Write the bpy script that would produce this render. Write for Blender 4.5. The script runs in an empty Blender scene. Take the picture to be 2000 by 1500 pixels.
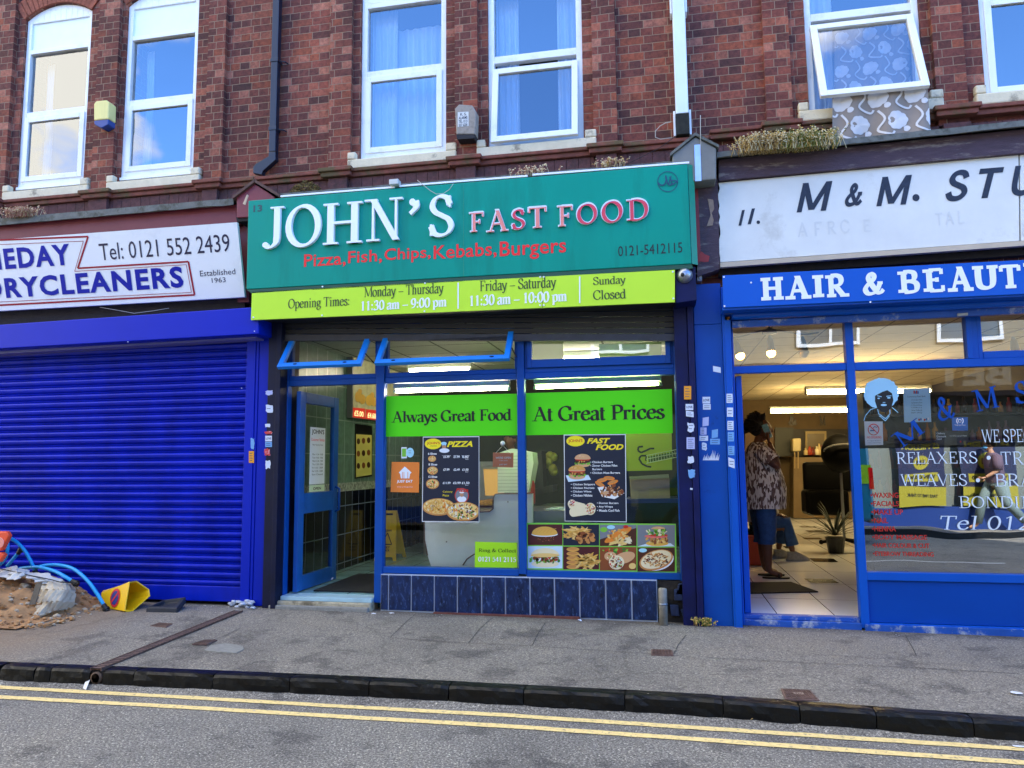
import bpy, math, random
from mathutils import Vector, Matrix, noise
random.seed(7)
SC = bpy.context.scene
COL = SC.collection
# ------------------------------------------------------------------ camera
FPX = 1450.0
_V1 = (-7300.0, 218.0, FPX)
_k = -(FPX*FPX + (-7300.0)*(-120.0))/218.0
_V2 = (-120.0, _k, FPX)
_x = -Vector(_V1).normalized(); _z = Vector(_V2).normalized(); _y = _z.cross(_x)
CAM = Vector((0, -6.6, 1.48))
cd = bpy.data.cameras.new('camera'); cam = bpy.data.objects.new('camera', cd); COL.objects.link(cam)
cam.matrix_world = Matrix(((_x[0], -_x[1], -_x[2], CAM[0]), (_y[0], -_y[1], -_y[2], CAM[1]), (_z[0], -_z[1], -_z[2], CAM[2]), (0, 0, 0, 1)))
cd.sensor_width = 36.0; cd.lens = FPX/2000*36; cd.clip_start = 0.05; cd.clip_end = 500
SC.camera = cam
# ------------------------------------------------------------------ light
SUN_EL, SUN_AZ = 42.0, 20.0          # sun stands behind the terrace: the street front is in open shade
w = bpy.data.worlds.new('World'); SC.world = w; w.use_nodes = True
nt = w.node_tree; bg = nt.nodes['Background']
sky = nt.nodes.new('ShaderNodeTexSky'); sky.sky_type = 'NISHITA'; sky.sun_disc = False
sky.sun_elevation = math.radians(SUN_EL); sky.sun_rotation = math.radians(SUN_AZ)
tc = nt.nodes.new('ShaderNodeTexCoord')
mp = nt.nodes.new('ShaderNodeMapping'); mp.inputs['Scale'].default_value = (1.0, 1.0, 1.5); mp.inputs['Location'].default_value = (2.9, 1.3, 0.1)
ns = nt.nodes.new('ShaderNodeTexNoise'); ns.inputs['Scale'].default_value = 3.3; ns.inputs['Detail'].default_value = 7; ns.inputs['Roughness'].default_value = 0.52
rp = nt.nodes.new('ShaderNodeValToRGB'); rp.color_ramp.elements[0].position = 0.50; rp.color_ramp.elements[1].position = 0.585
# more cloud towards the west end of the street, clear blue overhead in the middle
sx = nt.nodes.new('ShaderNodeSeparateXYZ')
ma = nt.nodes.new('ShaderNodeMath'); ma.operation = 'MULTIPLY_ADD'; ma.inputs[1].default_value = -0.8; ma.inputs[2].default_value = -0.345
ad = nt.nodes.new('ShaderNodeMath'); ad.operation = 'ADD'
mx = nt.nodes.new('ShaderNodeMixRGB'); mx.inputs['Color2'].default_value = (4.3, 4.1, 3.7, 1)
L = nt.links.new
L(tc.outputs['Generated'], mp.inputs['Vector']); L(mp.outputs['Vector'], ns.inputs['Vector'])
L(tc.outputs['Generated'], sx.inputs[0]); L(sx.outputs['X'], ma.inputs[0]); L(ns.outputs['Fac'], ad.inputs[0]); L(ma.outputs[0], ad.inputs[1])
hz_ = nt.nodes.new('ShaderNodeMath'); hz_.operation = 'MULTIPLY_ADD'; hz_.inputs[1].default_value = 3.0; hz_.inputs[2].default_value = -2.2
h2_ = nt.nodes.new('ShaderNodeMath'); h2_.operation = 'MAXIMUM'; h2_.inputs[1].default_value = 0.0; a2_ = nt.nodes.new('ShaderNodeMath'); a2_.operation = 'ADD'
L(sx.outputs['Z'], hz_.inputs[0]); L(hz_.outputs[0], h2_.inputs[0]); h3_ = nt.nodes.new('ShaderNodeMath'); h3_.operation = 'MULTIPLY_ADD'; h3_.inputs[1].default_value = -3.0; h3_.inputs[2].default_value = 0.9; h3_.use_clamp = True
h4_ = nt.nodes.new('ShaderNodeMath'); h4_.operation = 'ADD'; L(sx.outputs['Z'], h3_.inputs[0]); L(h3_.outputs[0], h4_.inputs[0]); L(h2_.outputs[0], h4_.inputs[1]); L(h4_.outputs[0], a2_.inputs[0]); L(ad.outputs[0], a2_.inputs[1])
sc_ = nt.nodes.new('ShaderNodeMixRGB'); sc_.blend_type = 'MULTIPLY'; sc_.inputs['Fac'].default_value = 1; sc_.inputs['Color2'].default_value = (0.5, 0.84, 1.35, 1)
L(a2_.outputs[0], rp.inputs['Fac']); L(rp.outputs['Color'], mx.inputs['Fac']); L(sky.outputs['Color'], sc_.inputs['Color1']); L(sc_.outputs[0], mx.inputs['Color1'])
L(mx.outputs['Color'], bg.inputs['Color']); bg.inputs['Strength'].default_value = 0.15
sd = bpy.data.lights.new('sun', 'SUN'); sd.energy = 3.0; sd.angle = math.radians(0.5); sd.color = (1, 0.95, 0.87)
sun = bpy.data.objects.new('sun', sd); COL.objects.link(sun); sun.location = (3, 20, 20)
_d = Vector((math.sin(math.radians(SUN_AZ))*math.cos(math.radians(SUN_EL)), math.cos(math.radians(SUN_AZ))*math.cos(math.radians(SUN_EL)), math.sin(math.radians(SUN_EL))))
sun.rotation_euler = _d.to_track_quat('Z', 'Y').to_euler()
SC.view_settings.view_transform = 'Standard'; SC.view_settings.look = 'None'; SC.view_settings.gamma = 1
SC.view_settings.exposure = 2.35
SC.cycles.max_bounces = 7; SC.cycles.transparent_max_bounces = 12; SC.cycles.caustics_reflective = False; SC.cycles.caustics_refractive = False
SC.cycles.use_denoising = True; SC.cycles.sample_clamp_indirect = 6

# ------------------------------------------------------------------ helpers
def P(u, v, y=None, z=None, x=None, k=0.0, z0=0.0):
    """point of the place seen at photo pixel (u, v) on a plane of the place"""
    c = Vector((u-1000.0, v-750.0, FPX)); d = Vector((_x.dot(c), _y.dot(c), _z.dot(c)))
    if y is not None: t = (y + k*(CAM[2]-z0) - CAM[1])/(d[1]-k*d[2])
    elif z is not None: t = (z-CAM[2])/d[2]
    else: t = (x-CAM[0])/d[0]
    return CAM + t*d
def lin(h):
    h = h.lstrip('#'); r = []
    for i in (0, 2, 4):
        c = int(h[i:i+2], 16)/255.0
        r.append(c/12.92 if c <= 0.04045 else ((c+0.055)/1.055)**2.4)
    return tuple(r)
MATS = {}
def mat(name, col='#808080', rough=0.5, metal=0.0, var=0.0, vs=6.0, bump=0.0, bs=60.0, spec=0.5, dirt=0.0, dcol='#2a2620', ds=3.0, emit=0.0, dth=0.55, sub=0.0, coat=0.0, vec=(1, 1, 1)):
    if name in MATS: return MATS[name]
    m = bpy.data.materials.new(name); m.use_nodes = True; MATS[name] = m
    n = m.node_tree; b = n.nodes['Principled BSDF']; l = n.links.new
    c = lin(col)
    b.inputs['Base Color'].default_value = (*c, 1); b.inputs['Roughness'].default_value = rough; b.inputs['Metallic'].default_value = metal
    b.inputs['Specular IOR Level'].default_value = spec; b.inputs['Coat Weight'].default_value = coat
    if emit: b.inputs['Emission Color'].default_value = (*c, 1); b.inputs['Emission Strength'].default_value = emit
    t = n.nodes.new('ShaderNodeTexCoord'); mpn = n.nodes.new('ShaderNodeMapping'); mpn.inputs['Scale'].default_value = vec
    l(t.outputs['Object'], mpn.inputs['Vector'])
    out = None
    if var:
        a = n.nodes.new('ShaderNodeTexNoise'); a.inputs['Scale'].default_value = vs; a.inputs['Detail'].default_value = 6; a.inputs['Roughness'].default_value = 0.6
        l(mpn.outputs['Vector'], a.inputs['Vector'])
        r = n.nodes.new('ShaderNodeValToRGB'); r.color_ramp.elements[0].position = 0.3; r.color_ramp.elements[1].position = 0.7
        r.color_ramp.elements[0].color = (*[x*(1-var) for x in c], 1); r.color_ramp.elements[1].color = (*[min(1, x*(1+var)) for x in c], 1)
        l(a.outputs['Fac'], r.inputs['Fac']); out = r.outputs['Color']
    if dirt:
        a = n.nodes.new('ShaderNodeTexNoise'); a.inputs['Scale'].default_value = ds; a.inputs['Detail'].default_value = 9; a.inputs['Roughness'].default_value = 0.7
        l(mpn.outputs['Vector'], a.inputs['Vector'])
        r = n.nodes.new('ShaderNodeValToRGB'); r.color_ramp.elements[0].position = dth; r.color_ramp.elements[1].position = min(1, dth+0.12)
        r.color_ramp.elements[0].color = (0, 0, 0, 1); r.color_ramp.elements[1].color = (dirt, dirt, dirt, 1)
        l(a.outputs['Fac'], r.inputs['Fac'])
        q = n.nodes.new('ShaderNodeMixRGB'); q.inputs['Color1'].default_value = (*c, 1); q.inputs['Color2'].default_value = (*lin(dcol), 1)
        if out: l(out, q.inputs['Color1'])
        l(r.outputs['Color'], q.inputs['Fac']); out = q.outputs['Color']
    if out: l(out, b.inputs['Base Color'])
    if bump:
        a = n.nodes.new('ShaderNodeTexNoise'); a.inputs['Scale'].default_value = bs; a.inputs['Detail'].default_value = 5
        l(mpn.outputs['Vector'], a.inputs['Vector'])
        u = n.nodes.new('ShaderNodeBump'); u.inputs['Strength'].default_value = bump; u.inputs['Distance'].default_value = 0.01
        l(a.outputs['Fac'], u.inputs['Height']); l(u.outputs['Normal'], b.inputs['Normal'])
    return m
def glass(name, refl=0.12, tint=(1, 1, 1), f=1.5):
    m = bpy.data.materials.new(name); m.use_nodes = True; n = m.node_tree; l = n.links.new; MATS[name] = m
    n.nodes.remove(n.nodes['Principled BSDF'])
    tr = n.nodes.new('ShaderNodeBsdfTransparent'); tr.inputs[0].default_value = (*tint, 1)
    gl = n.nodes.new('ShaderNodeBsdfGlossy'); gl.inputs['Roughness'].default_value = 0.0; gl.inputs[0].default_value = (0.95, 0.98, 1, 1)
    fr = n.nodes.new('ShaderNodeFresnel'); fr.inputs['IOR'].default_value = f
    a = n.nodes.new('ShaderNodeMath'); a.operation = 'ADD'; a.use_clamp = True; a.inputs[1].default_value = refl
    x = n.nodes.new('ShaderNodeMixShader'); l(fr.outputs[0], a.inputs[0]); l(a.outputs[0], x.inputs[0]); l(tr.outputs[0], x.inputs[1]); l(gl.outputs[0], x.inputs[2])
    # slow unevenness of float glass
    nz = n.nodes.new('ShaderNodeTexNoise'); nz.inputs['Scale'].default_value = 1.6; nz.inputs['Detail'].default_value = 1
    t = n.nodes.new('ShaderNodeTexCoord'); l(t.outputs['Object'], nz.inputs['Vector'])
    bu = n.nodes.new('ShaderNodeBump'); bu.inputs['Strength'].default_value = 0.12; bu.inputs['Distance'].default_value = 0.02
    l(nz.outputs['Fac'], bu.inputs['Height']); l(bu.outputs['Normal'], gl.inputs['Normal'])
    l(x.outputs[0], n.nodes['Material Output'].inputs[0]); return m

def wloc(o):
    v = Vector((0, 0, 0))
    while o is not None: v = v + o.location; o = o.parent
    return v
def tag(o, label=None, cat=None, group=None, kind=None):
    if label: o['label'] = label
    if cat: o['category'] = cat
    if group: o['group'] = group
    if kind: o['kind'] = kind
    return o
def thing(name, label, cat, loc=(0, 0, 0), group=None):
    o = bpy.data.objects.new(name, None); COL.objects.link(o); o.location = loc; o.empty_display_size = 0.1
    return tag(o, label, cat, group)
def dup(o, loc=None, parent=None, rz=None):
    c = o.copy(); COL.objects.link(c); c.parent = parent
    if loc is not None: c.location = loc
    if rz is not None: c.rotation_euler = (0, 0, rz)
    for ch in list(o.children): dup(ch, parent=c)
    return c
class MB:
    def __init__(s): s.v = []; s.f = []; s.m = []; s.n = 0
    def add(s, vs, fs, mi=0):
        b = len(s.v); s.v += [tuple(p) for p in vs]; s.f += [tuple(b+i for i in f) for f in fs]; s.m += [mi]*len(fs); return s
    def box(s, x0, x1, y0, y1, z0, z1, mi=0):
        if x1 < x0: x0, x1 = x1, x0
        if y1 < y0: y0, y1 = y1, y0
        if z1 < z0: z0, z1 = z1, z0
        return s.add([(x0, y0, z0), (x1, y0, z0), (x1, y1, z0), (x0, y1, z0), (x0, y0, z1), (x1, y0, z1), (x1, y1, z1), (x0, y1, z1)],
                     [(0, 1, 5, 4), (1, 2, 6, 5), (2, 3, 7, 6), (3, 0, 4, 7), (4, 5, 6, 7), (3, 2, 1, 0)], mi)
    def prism(s, pts, off, mi=0, mis=None):
        """pts: 3D outline, counter-clockwise seen from the front; off: vector to the back"""
        n = len(pts); o = Vector(off); s.add([tuple(p) for p in pts]+[tuple(Vector(p)+o) for p in pts],
              [tuple(range(n)), tuple(reversed(range(n, 2*n)))], mi)
        b = len(s.v)-2*n
        for i in range(n):
            j = (i+1) % n; s.f.append((b+j, b+i, b+n+i, b+n+j)); s.m.append(mi if mis is None else mis)
        return s
    def quad(s, q, y, t, mi=0, k=0.0, z0=0.0):
        """board whose front face is seen at pixels q (TL, TR, BR, BL) on plane y, t thick"""
        pts = [P(u, v, y=y, k=k, z0=z0) for u, v in q]
        return s.prism([pts[3], pts[2], pts[1], pts[0]], (0, t, 0), mi)
    def tube(s, pts, r, n=8, mi=0, caps=True, flat=1.0):
        pts = [Vector(p) for p in pts]; m = len(pts); rs = r if isinstance(r, (list, tuple)) else [r]*m
        up = Vector((0, 0, 1)); ring = []; prev = None
        for i, p in enumerate(pts):
            d = (pts[min(i+1, m-1)]-pts[max(i-1, 0)]).normalized()
            if prev is None: a = d.cross(up) if abs(d.dot(up)) < 0.95 else d.cross(Vector((1, 0, 0)))
            else: a = prev - d*prev.dot(d)
            a.normalize(); prev = a; b = d.cross(a)
            ring.append([tuple(p + a*math.cos(2*math.pi*j/n)*rs[i] + b*math.sin(2*math.pi*j/n)*rs[i]*flat) for j in range(n)])
        vs = [q for rg in ring for q in rg]; fs = []
        for i in range(m-1):
            for j in range(n): fs.append((i*n+j, i*n+(j+1) % n, (i+1)*n+(j+1) % n, (i+1)*n+j))
        if caps: fs += [tuple(reversed(range(n))), tuple(range((m-1)*n, m*n))]
        return s.add(vs, fs, mi)
    def lathe(s, prof, c=(0, 0, 0), n=16, mi=0, ax='z', sx=1.0, sy=1.0):
        vs = []; fs = []; c = Vector(c)
        for r, h in prof:
            for j in range(n):
                a = 2*math.pi*j/n; p = (r*math.cos(a)*sx, r*math.sin(a)*sy, h)
                if ax == 'y': p = (p[0], h, p[1])
                elif ax == 'x': p = (h, p[0], p[1])
                vs.append(tuple(c+Vector(p)))
        for i in range(len(prof)-1):
            for j in range(n): fs.append((i*n+j, i*n+(j+1) % n, (i+1)*n+(j+1) % n, (i+1)*n+j))
        fs += [tuple(reversed(range(n))), tuple(range((len(prof)-1)*n, len(prof)*n))]
        return s.add(vs, fs, mi)
    def ball(s, c, r, mi=0, nu=12, nv=8, jit=0.0):
        r = r if isinstance(r, (tuple, list)) else (r, r, r); vs = []; fs = []
        for i in range(nv+1):
            t = math.pi*i/nv
            for j in range(nu):
                a = 2*math.pi*j/nu; q = Vector((math.sin(t)*math.cos(a), math.sin(t)*math.sin(a), math.cos(t)))
                g = 1+jit*noise.noise(q*2.3+Vector(c)*7)
                vs.append((c[0]+q[0]*r[0]*g, c[1]+q[1]*r[1]*g, c[2]+q[2]*r[2]*g))
        for i in range(nv):
            for j in range(nu): fs.append(((i+1)*nu+j, (i+1)*nu+(j+1) % nu, i*nu+(j+1) % nu, i*nu+j))
        return s.add(vs, fs, mi)
    def build(s, name, mats, parent=None, smooth=False, bevel=0.0, world=True):
        if not isinstance(mats, (list, tuple)): mats = [mats]
        off = wloc(parent) if world else Vector((0, 0, 0))
        me = bpy.data.meshes.new(name); me.from_pydata([(a-off[0], b-off[1], c-off[2]) for a, b, c in s.v], [], s.f)
        for m in mats: me.materials.append(m)
        me.polygons.foreach_set('material_index', s.m)
        if smooth: me.polygons.foreach_set('use_smooth', [True]*len(s.f))
        me.update(); o = bpy.data.objects.new(name, me); COL.objects.link(o); o.parent = parent
        if bevel:
            b = o.modifiers.new('bevel', 'BEVEL'); b.width = bevel; b.segments = 2; b.limit_method = 'ANGLE'; b.angle_limit = math.radians(50)
        return o
def own(name, mb, m, label, cat, group=None, **k):
    """a thing that is one mesh, with its origin at its base"""
    xs = [p[0] for p in mb.v]; ys = [p[1] for p in mb.v]; zs = [p[2] for p in mb.v]
    c = ((min(xs)+max(xs))/2, (min(ys)+max(ys))/2, min(zs))
    mb.v = [(a-c[0], b-c[1], d-c[2]) for a, b, d in mb.v]
    o = mb.build(name, m, **k); o.location = c
    return tag(o, label, cat, group)
def struct(name, mb, m, **k): return tag(mb.build(name, m, **k), kind='structure')

# ------------------------------------------------------------------ lettering
_fc = {}
def sans(s, bold=0.0, shear=0.0, ext=0.0, sp=1.0):
    key = (s, bold, shear, ext, sp)
    if key in _fc: return _fc[key]
    c = bpy.data.curves.new('t', 'FONT'); c.body = s; c.size = 1; c.offset = bold; c.shear = shear; c.extrude = ext; c.space_character = sp
    c.resolution_u = 3
    o = bpy.data.objects.new('t', c); COL.objects.link(o)
    dg = bpy.context.evaluated_depsgraph_get(); me = bpy.data.meshes.new_from_object(o.evaluated_get(dg))
    r = ([tuple(v.co) for v in me.vertices], [tuple(p.vertices) for p in me.polygons])
    bpy.data.objects.remove(o); bpy.data.curves.remove(c); bpy.data.meshes.remove(me)
    _fc[key] = r; return r
G = {}
def _g(k, adv, st): G[k] = (adv, [q.split() for q in st.split(';')])
_g('A',1.05,'t .15 0 .52 1;T .5 1 .88 0;t .28 .36 .74 .36;f .15 0;f .88 0')
_g('B',.95,'T .25 0 .25 1;m .25 .98 .5 .98 .7 .92 .76 .76 .68 .58 .48 .52 .25 .52;m .25 .52 .55 .52 .78 .44 .85 .27 .76 .07 .5 .02 .25 .02;f .2 0;f .2 1')
_g('C',.98,'m .86 .74 .78 .9 .58 .98 .36 .93 .18 .75 .12 .5 .18 .25 .36 .07 .58 .02 .78 .1 .9 .28;v .88 .68 .98')
_g('D',1.06,'T .25 0 .25 1;m .25 .98 .55 .98 .84 .83 .95 .5 .84 .17 .55 .02 .25 .02;f .2 0;f .2 1')
_g('E',.9,'T .25 0 .25 1;t .25 .97 .78 .97;t .25 .52 .58 .52;t .25 .03 .82 .03;v .78 .76 1;v .82 0 .26;v .58 .42 .62;f .2 0;f .2 1')
_g('F',.84,'T .25 0 .25 1;t .25 .97 .78 .97;t .25 .5 .58 .5;v .78 .76 1;v .58 .4 .62;f .25 0;f .2 1')
_g('G',1.08,'m .86 .74 .78 .9 .58 .98 .36 .93 .18 .75 .12 .5 .18 .25 .36 .07 .58 .02 .76 .07 .88 .15;T .88 .06 .88 .44;f .88 .44;v .88 .7 .98')
_g('H',1.08,'T .25 0 .25 1;T .83 0 .83 1;t .25 .52 .83 .52;f .25 0;f .25 1;f .83 0;f .83 1')
_g('I',.5,'T .25 0 .25 1;f .25 0;f .25 1')
_g('J',.62,'T .4 1 .4 .1;m .4 .16 .37 -.02 .24 -.13 .1 -.1;d .1 -.06;f .4 1')
_g('L',.88,'T .25 0 .25 1;t .25 .03 .8 .03;v .8 0 .28;f .2 0;f .25 1')
_g('M',1.34,'t .22 0 .22 1;T .22 1 .66 .06;t .66 .06 1.1 1;T 1.12 0 1.12 1;f .2 0;f .16 1;f 1.12 0;f 1.16 1')
_g('N',1.08,'t .22 0 .22 1;T .22 1 .86 0;t .86 0 .86 1;f .22 0;f .16 1;f .86 1')
_g('O',1.06,'o .53 .5 .42 .48')
_g('P',.84,'T .25 0 .25 1;m .25 .98 .5 .98 .7 .9 .76 .73 .68 .55 .48 .48 .25 .48;f .25 0;f .2 1')
_g('R',.98,'T .25 0 .25 1;m .25 .98 .5 .98 .7 .9 .76 .74 .68 .57 .48 .5 .25 .5;T .48 .5 .88 0;f .25 0;f .2 1;f .9 0')
_g('S',.82,'m .68 .76 .6 .92 .42 .98 .24 .92 .16 .75 .25 .6 .45 .5 .64 .4 .72 .24 .62 .08 .42 .02 .22 .08 .12 .26;v .68 .7 .98;v .12 .02 .3')
_g('T',.92,'T .46 0 .46 1;t .08 .97 .84 .97;v .08 .75 1;v .84 .75 1;f .46 0')
_g('U',1.06,'m .24 1 .24 .35 .32 .1 .55 .02 .76 .1 .84 .35 .84 1;f .24 1;f .84 1')
_g('V',1.02,'T .12 1 .53 0;t .53 0 .92 1;f .14 1;f .9 1')
_g('W',1.42,'T .1 1 .42 0;t .42 0 .72 1;T .7 1 1.02 0;t 1.02 0 1.32 1;f .12 1;f .7 1;f 1.3 1')
_g('X',1.04,'T .14 1 .88 0;t .14 0 .86 1;f .14 0;f .14 1;f .88 0;f .86 1')
_g('Y',1.0,'T .12 1 .5 .46;t .5 .46 .88 1;T .5 0 .5 .5;f .12 1;f .88 1;f .5 0')
_g('a',.64,'m .14 .52 .2 .62 .34 .66 .46 .6 .5 .46 .5 .12 .56 .02 .64 .06;m .5 .4 .3 .34 .15 .26 .12 .12 .22 .02 .36 .04 .5 .14')
_g('b',.74,'T .2 1 .2 .03;m .2 .5 .32 .64 .48 .65 .62 .53 .66 .34 .6 .12 .46 .02 .3 .02 .2 .12;f .14 1')
_g('c',.66,'m .56 .52 .48 .63 .34 .66 .18 .56 .1 .34 .18 .1 .36 .02 .5 .06 .6 .18;d .54 .52')
_g('d',.76,'T .56 1 .56 .02;m .56 .54 .46 .64 .32 .65 .16 .53 .1 .32 .16 .1 .3 .02 .44 .03 .56 .16;f .5 1;f .62 0')
_g('e',.66,'t .12 .4 .56 .4;m .56 .4 .52 .58 .36 .66 .18 .56 .1 .34 .18 .1 .36 .02 .5 .06 .6 .18')
_g('g',.74,'o .34 .45 .2 .19;m .24 .27 .16 .2 .22 .12 .5 .09 .62 -.02 .58 -.16 .38 -.26 .18 -.22 .1 -.12 .22 .02;t .5 .6 .68 .64')
_g('h',.76,'T .2 0 .2 1;m .2 .5 .34 .63 .48 .64 .56 .5 .56 0;f .2 0;f .56 0;f .14 1')
_g('i',.42,'T .22 0 .22 .66;d .22 .9;f .22 0;f .16 .66')
_g('l',.42,'T .22 0 .22 1;f .22 0;f .16 1')
_g('m',1.14,'T .2 0 .2 .66;m .2 .5 .32 .62 .46 .64 .55 .5 .55 0;m .55 .5 .68 .62 .82 .64 .91 .5 .91 0;f .2 0;f .55 0;f .91 0;f .14 .66')
_g('n',.76,'T .2 0 .2 .66;m .2 .5 .34 .62 .48 .64 .57 .5 .57 0;f .2 0;f .57 0;f .14 .66')
_g('o',.72,'o .36 .33 .26 .32')
_g('p',.76,'T .2 .66 .2 -.3;m .2 .5 .32 .64 .48 .65 .62 .53 .66 .34 .6 .12 .46 .02 .3 .02 .2 .12;f .2 -.3;f .14 .66')
_g('r',.56,'T .2 0 .2 .66;m .2 .44 .3 .6 .44 .63;d .47 .58;f .2 0;f .14 .66')
_g('s',.56,'m .46 .52 .4 .62 .28 .65 .15 .58 .15 .47 .28 .37 .43 .28 .48 .16 .4 .04 .27 .02 .14 .06 .08 .18')
_g('t',.44,'m .2 .86 .2 .14 .28 .02 .42 .06;t .05 .63 .4 .63')
_g('u',.76,'m .2 .66 .2 .2 .26 .05 .4 .03 .56 .14;T .57 .66 .57 0;f .14 .66;f .62 0;f .5 .66')
_g('w',1.06,'T .08 .66 .32 0;t .32 0 .54 .66;T .52 .66 .76 0;t .76 0 .98 .66;f .08 .66;f .52 .66;f .98 .66')
_g('y',.74,'T .1 .66 .4 0;m .64 .66 .4 0 .28 -.22 .14 -.27;f .1 .66;f .64 .66;d .14 -.24')
_g('0',.76,'o .38 .5 .27 .48'); _g('1',.76,'T .4 0 .4 1;t .4 .97 .2 .84;f .4 0')
_g('2',.76,'m .12 .72 .2 .92 .38 .98 .56 .88 .58 .7 .46 .42 .12 .06;T .12 .06 .66 .06')
_g('3',.76,'m .14 .8 .24 .94 .4 .98 .54 .88 .54 .72 .44 .58 .28 .54;m .28 .54 .5 .5 .6 .34 .56 .12 .38 .02 .16 .04 .1 .14')
_g('4',.76,'T .5 0 .5 1;t .5 1 .08 .3;t .06 .28 .7 .28')
_g('5',.76,'t .2 .95 .62 .95;t .2 .97 .16 .58;m .14 .56 .36 .62 .57 .5 .6 .28 .48 .06 .26 .02 .1 .1')
_g('9',.76,'o .37 .68 .25 .3;m .61 .66 .58 .35 .42 .1 .14 .02')
_g(':',.36,'d .18 .1;d .18 .55'); _g('.',.4,'d .2 .08'); _g('-',.84,'t .06 .34 .78 .34'); _g("'",.5,'d .26 .94;m .33 .96 .34 .82 .2 .68'); _g('*',.6,'D .3 .45')
_g('&',1.12,'m 1 .2 .84 .05 .66 .12 .4 .5 .28 .78 .4 .97 .56 .86 .5 .66 .25 .47 .1 .24 .2 .05 .42 .02 .66 .14 .84 .5;t .72 .52 .98 .52')
_g(' ',.34,'')
SERIF = dict(T=.15, t=.045, st=.04, sl=.09); BOLD = dict(T=.2, t=.055, st=.045, sl=.08); SLAB = dict(T=.26, t=.14, st=.15, sl=.1, sp=.12)
BRUSH = dict(T=.2, t=.19, st=0, sl=0, sp=.15); FINE = dict(T=.11, t=.05, st=.03, sl=.08, sp=.06); NIB = math.radians(18)
def _cat(p, closed=False):
    o = []; n = len(p)
    for i in range(n-1):
        a, b, c, d = p[max(i-1, 0)], p[i], p[i+1], p[min(i+2, n-1)]
        for k in range(5):
            t = k/5.0
            o.append(tuple(0.5*((2*b[j])+(-a[j]+c[j])*t+(2*a[j]-5*b[j]+4*c[j]-d[j])*t*t+(-a[j]+3*b[j]-3*c[j]+d[j])*t**3) for j in (0, 1)))
    o.append(p[-1]); return o
def serif(s, st):
    """list of closed outlines (each later gets a layer of its own)"""
    out = []; x0 = 0.0
    T, t = st['T'], st['t']
    for ch in s:
        adv, strokes = G[ch]
        for q in strokes:
            if not q: continue
            k = q[0]; a = [float(z) for z in q[1:]]
            if k in 'Tt' and len(k) == 1:
                w_ = T if k == 'T' else t
                dx, dy = a[2]-a[0], a[3]-a[1]
                if abs(dy) > 0.2 and abs(dx) > 0.05:      # diagonals end flat on the line
                    h = w_/2*math.hypot(dx, dy)/abs(dy); out.append([(x0+a[0]-h, a[1]), (x0+a[0]+h, a[1]), (x0+a[2]+h, a[3]), (x0+a[2]-h, a[3])])
                else:
                    ln = math.hypot(dx, dy); nx, ny = -dy/ln*w_/2, dx/ln*w_/2
                    out.append([(x0+a[0]+nx, a[1]+ny), (x0+a[2]+nx, a[3]+ny), (x0+a[2]-nx, a[3]-ny), (x0+a[0]-nx, a[1]-ny)])
            elif k == 'f' and st['sl']:
                h = T/2+st['sl'] if a[1] <= 0.01 or True else 0; y0 = a[1] if a[1] < 0.3 and abs(a[1]-.44) > .01 else a[1]-st['st']
                out.append([(x0+a[0]-h, y0), (x0+a[0]+h, y0), (x0+a[0]+h, y0+st['st']), (x0+a[0]-h, y0+st['st'])])
            elif k == 'v' and st['sl']:
                h = max(t, st['st'])/2*1.1; out.append([(x0+a[0]-h, a[1]), (x0+a[0]+h, a[1]), (x0+a[0]+h, a[2]), (x0+a[0]-h, a[2])])
            elif k in 'dD':
                r = T*0.5 if k == 'd' else T*0.85; out.append([(x0+a[0]+r*math.cos(i*math.pi/5), a[1]+r*math.sin(i*math.pi/5)) for i in range(10)])
            elif k in 'mo':
                if k == 'o': pts = [(a[0]+a[2]*math.cos(i*math.pi/14), a[1]+a[3]*math.sin(i*math.pi/14)) for i in range(29)]
                else: pts = _cat([(a[i], a[i+1]) for i in range(0, len(a), 2)])
                le, ri = [], []; n = len(pts)
                for i, p in enumerate(pts):
                    if k == 'o': pa, pb = pts[(i-1) % 28], pts[(i+1) % 28]
                    else: pa, pb = pts[max(i-1, 0)], pts[min(i+1, n-1)]
                    dx, dy = pb[0]-pa[0], pb[1]-pa[1]; ln = math.hypot(dx, dy) or 1e-6; dx /= ln; dy /= ln
                    w_ = t+(T*1.08-t)*abs(dx*math.sin(NIB)-dy*math.cos(NIB))**1.5*(1 if st['sl'] or st['T'] > .15 else 1)
                    le.append((x0+p[0]-dy*w_/2, p[1]+dx*w_/2)); ri.append((x0+p[0]+dy*w_/2, p[1]-dx*w_/2))
                for i in range(0, n-1): out.append([le[i], le[i+1], ri[i+1], ri[i]] + ['c'])
        x0 += adv*0.92+st.get('sp', 0.02)
    return out
LAY = 0.0002
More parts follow.
